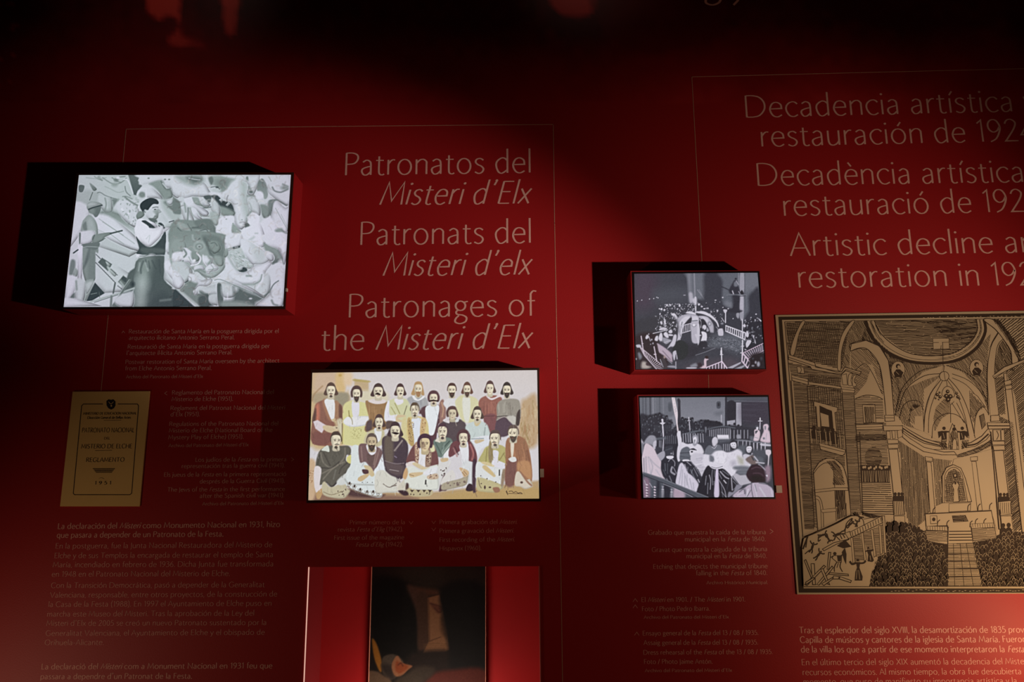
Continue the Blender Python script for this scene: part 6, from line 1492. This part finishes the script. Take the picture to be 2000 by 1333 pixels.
k.st('488,690 604,688', .7); k.st('430,891 542,889', .8); k.st('440,858 446,858', .8)
for y in (1012, 1020, 1028, 1036): k.st([(415 + (y - 1012) * .8, y), (562 - (y - 1012) * .8, y)], 1.4)
k.st('455,1080 470,1072 490,1080', .6)
k.build('cover_print', [M_tan, M_dark], bk)
for t_, x0, y0, x1, y1, c_, w_ in (('MINISTERIO DE EDUCACION NACIONAL', 162.4, 810.6, 266.2, 809.9, 4.6, 17), ('Dirección General de Bellas Artes', 170.6, 818.8, 255.4, 818.2, 4.8, 17), ('PATRONATO NACIONAL', 160, 845.2, 261.8, 844.6, 8.6, 13),
                                 ('DEL', 203.3, 859, 214.5, 858.9, 4.6, 15), ('MISTERIO DE ELCHE', 158, 876.5, 257.5, 875.9, 8.2, 13), ('REGLAMENTO', 168.2, 902.9, 242.8, 902.3, 8.2, 13)):
    text_line(t_, x0, y0, x1, y1, c_, w_, M_dark, bk, depth=0.0043, name='cover_line', track=8)
text_line('1951', 185, 947, 216.5, 946.8, 6.4, 16, M_dark, bk, depth=0.0043, name='cover_line', track=50)

# ---- the painting hanging in the niche
p6 = Pic(700, 1080, 970, 1380, 1, (14, 10, 8))
def paint_still(p):
    P, L, E = p.poly, p.line, p.ell
    p.im[:] = (20, 15, 12)
    p.f(590, 1090, 5.4875)
    P('760,100 1980,100 1980,330 1560,330 1300,330 1100,260', (40, 30, 24), 8); P('1000,120 1500,110 1450,300 1300,330 1180,240', (52, 44, 36), 10, .8)
    P('760,260 1080,250 1180,420 1240,700 1250,980 1100,1110 900,1040 760,860', (5, 4, 4), 6)
    P('1120,300 1290,340 1350,420 1350,900 1250,1000 1245,800 1220,560', (96, 66, 54), 4); P('1230,330 1440,340 1470,400 1330,410', (100, 64, 44), 5)
    p.f(830, 1090, 5.4875)
    P('-90,400 30,410 40,900 -70,960 -80,700', (86, 58, 44), 3); P('30,430 155,398 190,540 230,740 262,990 160,1030 -20,1020 40,900', (172, 122, 84), 1.0, sm=False)
    P('50,480 180,540 150,600 110,570', (132, 80, 60), 2.0); P('165,640 215,680 240,860 170,800', (120, 82, 54), 3); L('50,490 180,530 160,590 100,540', 9, (96, 52, 40), .7); L('50,895 170,850', 7, (90, 56, 36), .8); L('40,430 50,900', 8, (110, 74, 52), 1)
    for y in (930, 950, 970, 990): L([(-10, y), (120, y - 10), (250, y)], 7, (132, 94, 58), .8, .7)
    P('-140,1030 270,1000 280,1180 80,1220 -200,1200', (34, 22, 18), 5); P('180,330 640,330 640,1200 290,1190 260,980', (8, 6, 8), 6)
    P('60,1260 300,1200 640,1200 640,1500 -40,1500', (104, 34, 22), 5); P('-100,1170 100,1180 60,1280 -60,1340 -240,1340', (64, 52, 42), 4)
    p.f(590, 1090, 5.4875)
    P('750,870 800,930 850,1100 850,1220 820,1200 770,1060', (196, 128, 42), 1.2); P('860,1080 940,1035 1020,1050 1090,1130 1040,1250 950,1310 860,1230', (92, 80, 68), 1.5); P('850,1150 960,1160 980,1300 900,1260', (52, 42, 38), 4)
    P('1020,1050 960,1150 990,1260 1060,1270 1140,1200 1180,1160 1080,1130', (190, 126, 86), 1.0); P('1010,1110 1060,1130 1140,1170 1060,1240 1000,1210', (176, 86, 44), 2); L('1030,1150 1060,1130 1080,1160', 12, (104, 44, 24), 1)
    P('690,1240 800,1220 880,1270 960,1330 960,1500 680,1500', (122, 96, 74), 2); P('1000,1320 1100,1260 1250,1230 1300,1500 960,1500', (70, 58, 46), 4)
    p.im *= 0.7
    p.noise(3, 2, seed=41)
paint_still(p6)
PD = -(ND - 0.006)
pe = W(838, 1340, PD)
pt = empty('mounted_picture', (pe.x, -PD, NB + 0.01), 'dark still life picture standing inside the red display niche', 'picture')
XL, XR = W(723.5, 1220, PD).x, W(948.5, 1220, PD).x
z0, z1 = NB + 0.003, NT - 0.003
obj('board', *box(XL, XR, -PD - 0.0005, -PD + 0.0055, z0, z1), M_black, pt)
M_edge = mat('picture_edge_pale', (0.75, 0.30, 0.20), 0.5, 0.4)
obj('side_edge', *box(XL - 0.0012, XL + 0.0010, -PD - 0.004, -PD + 0.0055, z0, z1), M_edge, pt)
obj('side_edge', *box(XR - 0.0006, XR + 0.0010, -PD - 0.004, -PD + 0.0055, z0, z1), M_edge, pt)
gx_, gz_ = np.meshgrid(np.linspace(XL + .001, XR - .001, 150), np.linspace(z1, z0, 330))
P3 = np.stack([gx_, np.full_like(gx_, -PD - 0.0015), gz_], -1)
d_ = (P3 - np.array(CAMP)) @ np.array(Rcw)
grid_mesh('still_life_print', P3, p6.sample(1000 - F_PX * d_[..., 0] / d_[..., 2], 666.5 + F_PX * d_[..., 1] / d_[..., 2]), M_print, pt)



# ------------------------------------------------------------------ hairline frames on the wall
def hair(name, pts, w, label):
    P = [W(*p, 0.0) for p in pts]
    V, F = [], []
    for a, b in zip(P[:-1], P[1:]):
        d = (b - a).normalized(); n = Vector((-d.z, 0, d.x)) * w / 2
        k = len(V)
        a2, b2 = a - d * w / 2, b + d * w / 2
        for y in (-0.0006, -0.0001):
            o_ = Vector((0, y, 0)); V += [a2 - n + o_, b2 - n + o_, b2 + n + o_, a2 + n + o_]
        F += [(k, k + 1, k + 2, k + 3), (k + 4, k + 7, k + 6, k + 5), (k, k + 4, k + 5, k + 1), (k + 1, k + 5, k + 6, k + 2), (k + 2, k + 6, k + 7, k + 3), (k + 3, k + 7, k + 4, k)]
    o = obj(name, V, F, M_line); o['label'] = label; o['category'] = 'wall line'
    return o


hair('hairline_border', [(197.5, 764), (211, 620), (224, 480), (235, 372), (246.5, 252.5), (660, 247), (1080.6, 243.3), (1083.3, 436), (1088.4, 700), (1093.5, 990), (1098.9, 1340)], 0.0017, 'thin gold hairline border around the left heading and photographs')
hair('hairline_border', [(1385, 790), (1383.6, 732), (1371.2, 518), (1351.3, 150.3), (1680, 142), (2010, 134)], 0.0017, 'thin gold hairline border around the right heading')


# ------------------------------------------------------------------ lettering
def block(name, label, lines, cap, wt, m, italic=False):
    x, y = lines[0][1], lines[0][2]
    p = W(x, y)
    e = empty(name, (p.x, 0, p.z), label, 'wall text')
    for L in lines:
        t, x0, y0, x1, y1 = L[:5]
        kw = dict(L[5]) if len(L) > 5 else {}
        c = kw.pop('cap', cap); w = kw.pop('wt', wt); mm = kw.pop('m', m)
        if name == 'heading': kw.setdefault('track', 5.0); kw['letters'] = True
        else: kw.setdefault('track', 6.0)
        text_line(t, x0, y0, x1, y1, c, w, mm, e, **kw)
    return e


block('heading', 'large beige heading Patronatos del Misteri d’Elx in Spanish, topmost of the left headings', [
    ('Patronatos del', 673.8, 342.4, 1036.4, 337), ('*Misteri d’Elx', 740.4, 400, 1040, 397.2)], 43.5, 7.3, M_letter)
block('heading', 'large beige heading Patronats del Misteri d’elx in Valencian, middle of the left headings', [
    ('Patronats del', 703.7, 478.5, 1036.8, 474.2), ('*Misteri d’elx', 746.9, 538.7, 1041, 536.2)], 44.5, 7.3, M_letter)
block('heading', 'large beige heading Patronages of the Misteri d’Elx in English above the group portrait', [
    ('Patronages of', 681, 620.4, 1048.3, 616.8), ('the *Misteri d’Elx', 627, 684.5, 1042.2, 680.2)], 45.5, 7.3, M_letter)
block('heading', 'large beige heading Decadencia artística y restauración de 1924, topmost at right', [
    ('Decadencia artística y la', 1457, 229.4, 1977.5, 217.4, dict(fit='Decadencia artística')),
    ('restauración de 1924', 1487.4, 286.2, 1989.5, 275.3, dict(fit='restauración de 192'))], 42.5, 6.9, M_letter)
block('heading', 'large beige heading Decadència artística i restauració de 1924, middle at right', [
    ('Decadència artística i la', 1480, 362.7, 1973, 355.7, dict(fit='Decadència artístic')),
    ('restauració de 1924', 1531.5, 421.6, 1970, 413.8, dict(fit='restauració de 19'))], 43.5, 6.9, M_letter)
block('heading', 'large beige English heading Artistic decline and restoration above the engraving', [
    ('Artistic decline and', 1542.8, 500.2, 1987, 493.2, dict(fit='Artistic decline a')),
    ('restoration in 1924', 1560.4, 562, 1988, 557.2, dict(fit='restoration in 19'))], 44.5, 6.9, M_letter)
block('heading', 'cut-off tails of large beige letters at the very top edge of the picture', [
    ('gy', 1375, -9, 1462, -10, dict(track=24, cap=60))], 60, 7.0, M_small)

AR = 'Archivo del Patronato del Misteri d’Elx'
SM = dict(cap=6.2)
block('caption', 'small caption in three languages about rebuilding Santa María, under the sculpture photograph', [
    ('Restauración de Santa María en la posguerra dirigida por el', 251.6, 651.6, 544, 650.7), ('arquitecto ilicitano Antonio Serrano Peral.', 251.6, 663.9, 457.8, 663),
    ('Restauració de Santa Maria en la postguerra dirigida per', 249.3, 681.4, 526.6, 680), ('l’arquitecte il·licità Antonio Serrano Peral.'.replace('à', 'a'), 247.2, 694, 453.4, 692.5),
    ('Postwar restoration of Santa Maria overseen by the architect', 244.9, 711.3, 545.6, 708.6), ('from Elche Antonio Serrano Peral.', 244.3, 723.8, 413, 723),
    (AR, 245.8, 739.4, 396.4, 738.5, SM)], 8.0, 10.5, M_small)
block('caption', 'small caption about the 1951 regulations, right of the tan booklet cover', [
    ('Reglamento del Patronato Nacional del', 335.9, 771.2, 534.5, 769.8), ('Misterio de Elche (1951).', 335, 783.8, 455, 783),
    ('Reglament del Patronat Nacional del Misteri', 333, 801.4, 556.7, 800.2), ('d’Elx (1951).', 333, 813.7, 390, 813),
    ('Regulations of the Patronato Nacional del', 330.6, 832.4, 543.3, 831.2), ('Misterio de Elche (National Board of the', 329.7, 845.2, 532.4, 843.8),
    ('Mystery Play of Elche) (1951).', 328.5, 858.4, 475.4, 857), (AR, 329, 874, 485.6, 872, SM)], 8.0, 10.5, M_small)
block('caption', 'small right-aligned caption about the Jews of the Festa, left of the group portrait', [
    ('Los judíos de la *Festa* en la primera', 381.8, 902.3, 558.8, 901.4), ('representación tras la guerra civil (1941).', 354.9, 914.9, 555.8, 913),
    ('Els jueus de la *Festa* en la primera representació', 320.3, 931.5, 558.8, 930), ('després de la Guerra Civil (1941).'.replace('é', 'é'), 390, 944.7, 555.8, 943.2),
    ('The Jews of the *Festa* in the first performance', 326.8, 960.8, 556.4, 959.3), ('after the Spanish civil war (1941).', 390, 973, 555, 971.6),
    (AR, 395, 987.7, 554.4, 986.2, SM)], 8.0, 10.5, M_small)
B = dict(wt=13.5, cap=10.6)
block('text_panel', 'long Spanish paragraph at lower left beginning La declaración del Misteri', [
    ('La declaración del *Misteri* como Monumento Nacional en 1931, hizo', 112.7, 1033.6, 547, 1029.7, B), ('que pasara a depender de un Patronato de la Festa.', 110.5, 1050.9, 436.4, 1048.4, B),
    ('En la postguerra, fue la Junta Nacional Restauradora del Misterio de', 108.6, 1072, 531.3, 1069.3), ('Elche y de sus Templos la encargada de restaurar el templo de Santa', 106.4, 1090.8, 532.7, 1088.6),
    ('María, incendiado en febrero de 1936. Dicha Junta fue transformada', 102.8, 1108.6, 533.2, 1106.7), ('en 1948 en el Patronato Nacional del Misterio de Elche.', 100.9, 1127, 448.8, 1125.4),
    ('Con la Transición Democrática, pasó a depender de la Generalitat', 99.5, 1149, 517, 1147.4), ('Valenciana, responsable, entre otros proyectos, de la construcción de', 97.3, 1167.8, 541, 1165.6),
    ('la Casa de la Festa (1988). En 1997 el Ayuntamiento de Elche puso en', 94.6, 1186, 530, 1183.7), ('marcha este Museo del Misteri. Tras la aprobación de la Ley del', 92, 1204.9, 496, 1203),
    ('Misteri d’Elx de 2005 se creó un nuevo Patronato sustentado por la', 90.4, 1223, 519.7, 1221.4), ('Generalitat Valenciana, el Ayuntamiento de Elche y el obispado de', 89, 1242.6, 516.7, 1240.4),
    ('Orihuela-Alicante.', 87, 1260.7, 202.6, 1260.2)], 10.2, 8.5, M_small)
block('text_panel', 'bold two-line Valencian paragraph at the bottom left corner, under the Spanish one', [
    ('La declaració del *Misteri* com a Monument Nacional en 1931 feu que', 80.8, 1308, 532, 1306, B), ('passara a dependre d’un Patronat de la Festa.', 78.9, 1327.3, 375.3, 1326.2, B)], 10.6, 13.5, M_small)
block('caption', 'small right-aligned caption about the first magazine issue, above the niche at left', [
    ('Primer número de la', 683.2, 1025, 790.6, 1024.3), ('revista *Festa d’Elig* (1942).', 660, 1038.9, 787.2, 1038), ('First issue of the magazine', 652.8, 1055, 789.3, 1054),
    ('*Festa d’Elig* (1942).', 695.2, 1068.5, 786.7, 1067.7)], 8.2, 9.5, M_small)
block('caption', 'small caption about the first recording of the Misteri, above the niche at right', [
    ('Primera grabación del *Misteri*.', 858.7, 1024.3, 1010.3, 1023.8), ('Primera gravació del *Misteri*.', 858.7, 1041.5, 1003.3, 1040.7), ('First recording of the *Misteri*.', 858.7, 1058.9, 1005, 1057.9),
    ('Hispavox (1960).', 858.7, 1075.8, 940, 1075)], 8.2, 9.5, M_small)
block('caption', 'small right-aligned caption about the falling tribune of 1840, left of the engraving', [
    ('Grabado que muestra la caída de la tribuna', 1266.2, 1045, 1495.6, 1044), ('municipal en la *Festa* de 1840.', 1337.9, 1058.2, 1495.3, 1057.5), ('Gravat que mostra la caiguda de la tribuna', 1273.2, 1078.7, 1498, 1077),
    ('municipal en la *Festa* de 1840.', 1341, 1091.2, 1497.8, 1090.5), ('Etching that depicts the municipal tribune', 1276.2, 1111.7, 1499.3, 1110.4), ('falling in the *Festa* of 1840.', 1359.9, 1124.4, 1498.6, 1123.7),
    ('Archivo Histórico Municipal.', 1379.9, 1141.9, 1499.8, 1141.2, SM)], 8.8, 9.5, M_small)
block('caption', 'small three-line caption The Misteri in 1901, below the tribune caption', [
    ('El *Misteri* en 1901. / The *Misteri* in 1901.', 1253.2, 1176.4, 1455.6, 1175.4), ('Foto / Photo Pedro Ibarra.', 1254.2, 1194.4, 1386.6, 1193.4), (AR, 1257.4, 1209.4, 1423.6, 1208.6, SM)], 8.8, 9.5, M_small)
block('caption', 'small caption about the dress rehearsal of 1935, lowest beside the right paragraph', [
    ('Ensayo general de la *Festa* del 13 / 08 / 1935.', 1255.7, 1241.9, 1481, 1240.6), ('Assaig general de la *Festa* del 13 / 08 / 1935.', 1256.9, 1260.4, 1480.6, 1259.4), ('Dress rehearsal of the *Festa* of the 13 / 08 / 1935.', 1256.9, 1279.4, 1509, 1278),
    ('Foto / Photo Jaime Antón.', 1258.2, 1297.4, 1391.6, 1296.9), (AR, 1259.4, 1313.6, 1429.8, 1312.8, SM)], 8.8, 9.5, M_small)
B2 = dict(wt=13.0, cap=12.0)
block('text_panel', 'Spanish paragraph Tras el esplendor del siglo XVIII under the engraving', [
    ('Tras el esplendor del siglo XVIII, la desamortización de 1835 provocó', 1561.3, 1237.5, 1965, 1236.3, dict(B2, fit='Tras el esplendor del siglo XVIII, la desamortización de 1835')),
    ('Capilla de músicos y cantores de la iglesia de Santa María. Fueron', 1562.5, 1256.3, 1953, 1255, dict(B2, fit='Capilla de músicos y cantores de la iglesia de Santa María.')),
    ('de la villa los que a partir de ese momento interpretaron la *Festa', 1564.5, 1275, 1962.5, 1274.5, dict(B2, fit='de la villa los que a partir de ese momento interpretaron la')),
    ('En el último tercio del siglo XIX aumentó la decadencia del Misteri', 1566.3, 1300, 1958, 1298, dict(fit='En el último tercio del siglo XIX aumentó la decadencia del')),
    ('recursos económicos. Al mismo tiempo, la obra fue descubierta', 1568, 1319.3, 1994.5, 1317.5),
    ('momento, que puso de manifiesto su importancia artística y la', 1569.5, 1338, 1959, 1336, dict(fit='momento, que puso de manifiesto su importancia artística'))], 11.6, 9.5, M_small)


def chevrons(label, items):
    p = W(items[0][0], items[0][1])
    e = empty('arrow_mark', (p.x, 0, p.z), label, 'arrow mark') if len(items) > 1 else None
    for x, y, s_, d in items:
        a = [(-s_ / 2, s_ * .35), (0, -s_ * .35), (s_ / 2, s_ * .35)]
        rot = {'^': lambda q: q, 'v': lambda q: (q[0], -q[1]), '>': lambda q: (-q[1], q[0]), '<': lambda q: (q[1], q[0])}[d]
        pts = [rot(q) for q in a]
        V2, F = ribbon([(x + q[0], y + q[1]) for q in pts], lambda t: 0.9)
        c = obj('chevron' if e else 'arrow_mark', [W(q[0], q[1], 0.0004) for q in V2], F, M_small, e)
        if not e: c['label'] = label; c['category'] = 'arrow mark'


chevrons('tiny upward arrow left of the Santa María caption', [(240.8, 649, 6, '^')])
chevrons('tiny left-pointing arrow between booklet cover and its caption', [(324, 768.6, 7, '<')])
chevrons('tiny right-pointing arrow beside the Jews of the Festa caption', [(571.3, 897.9, 7, '>')])
chevrons('tiny downward arrow beside the magazine caption', [(802.8, 1021.5, 8, 'v')])
chevrons('pair of tiny downward arrows left of the first recording caption', [(847, 1020.7, 8, 'v'), (847, 1034.5, 8, 'v')])
chevrons('small right-pointing arrow from the tribune caption towards the engraving', [(1506.8, 1038.7, 9, '>')])
chevrons('pair of tiny upward arrows left of the 1901 caption', [(1240.7, 1173.2, 9, '^'), (1240.7, 1185.4, 9, '^')])
chevrons('tiny upward arrow left of the 1935 rehearsal caption', [(1243.7, 1238.6, 9, '^')])
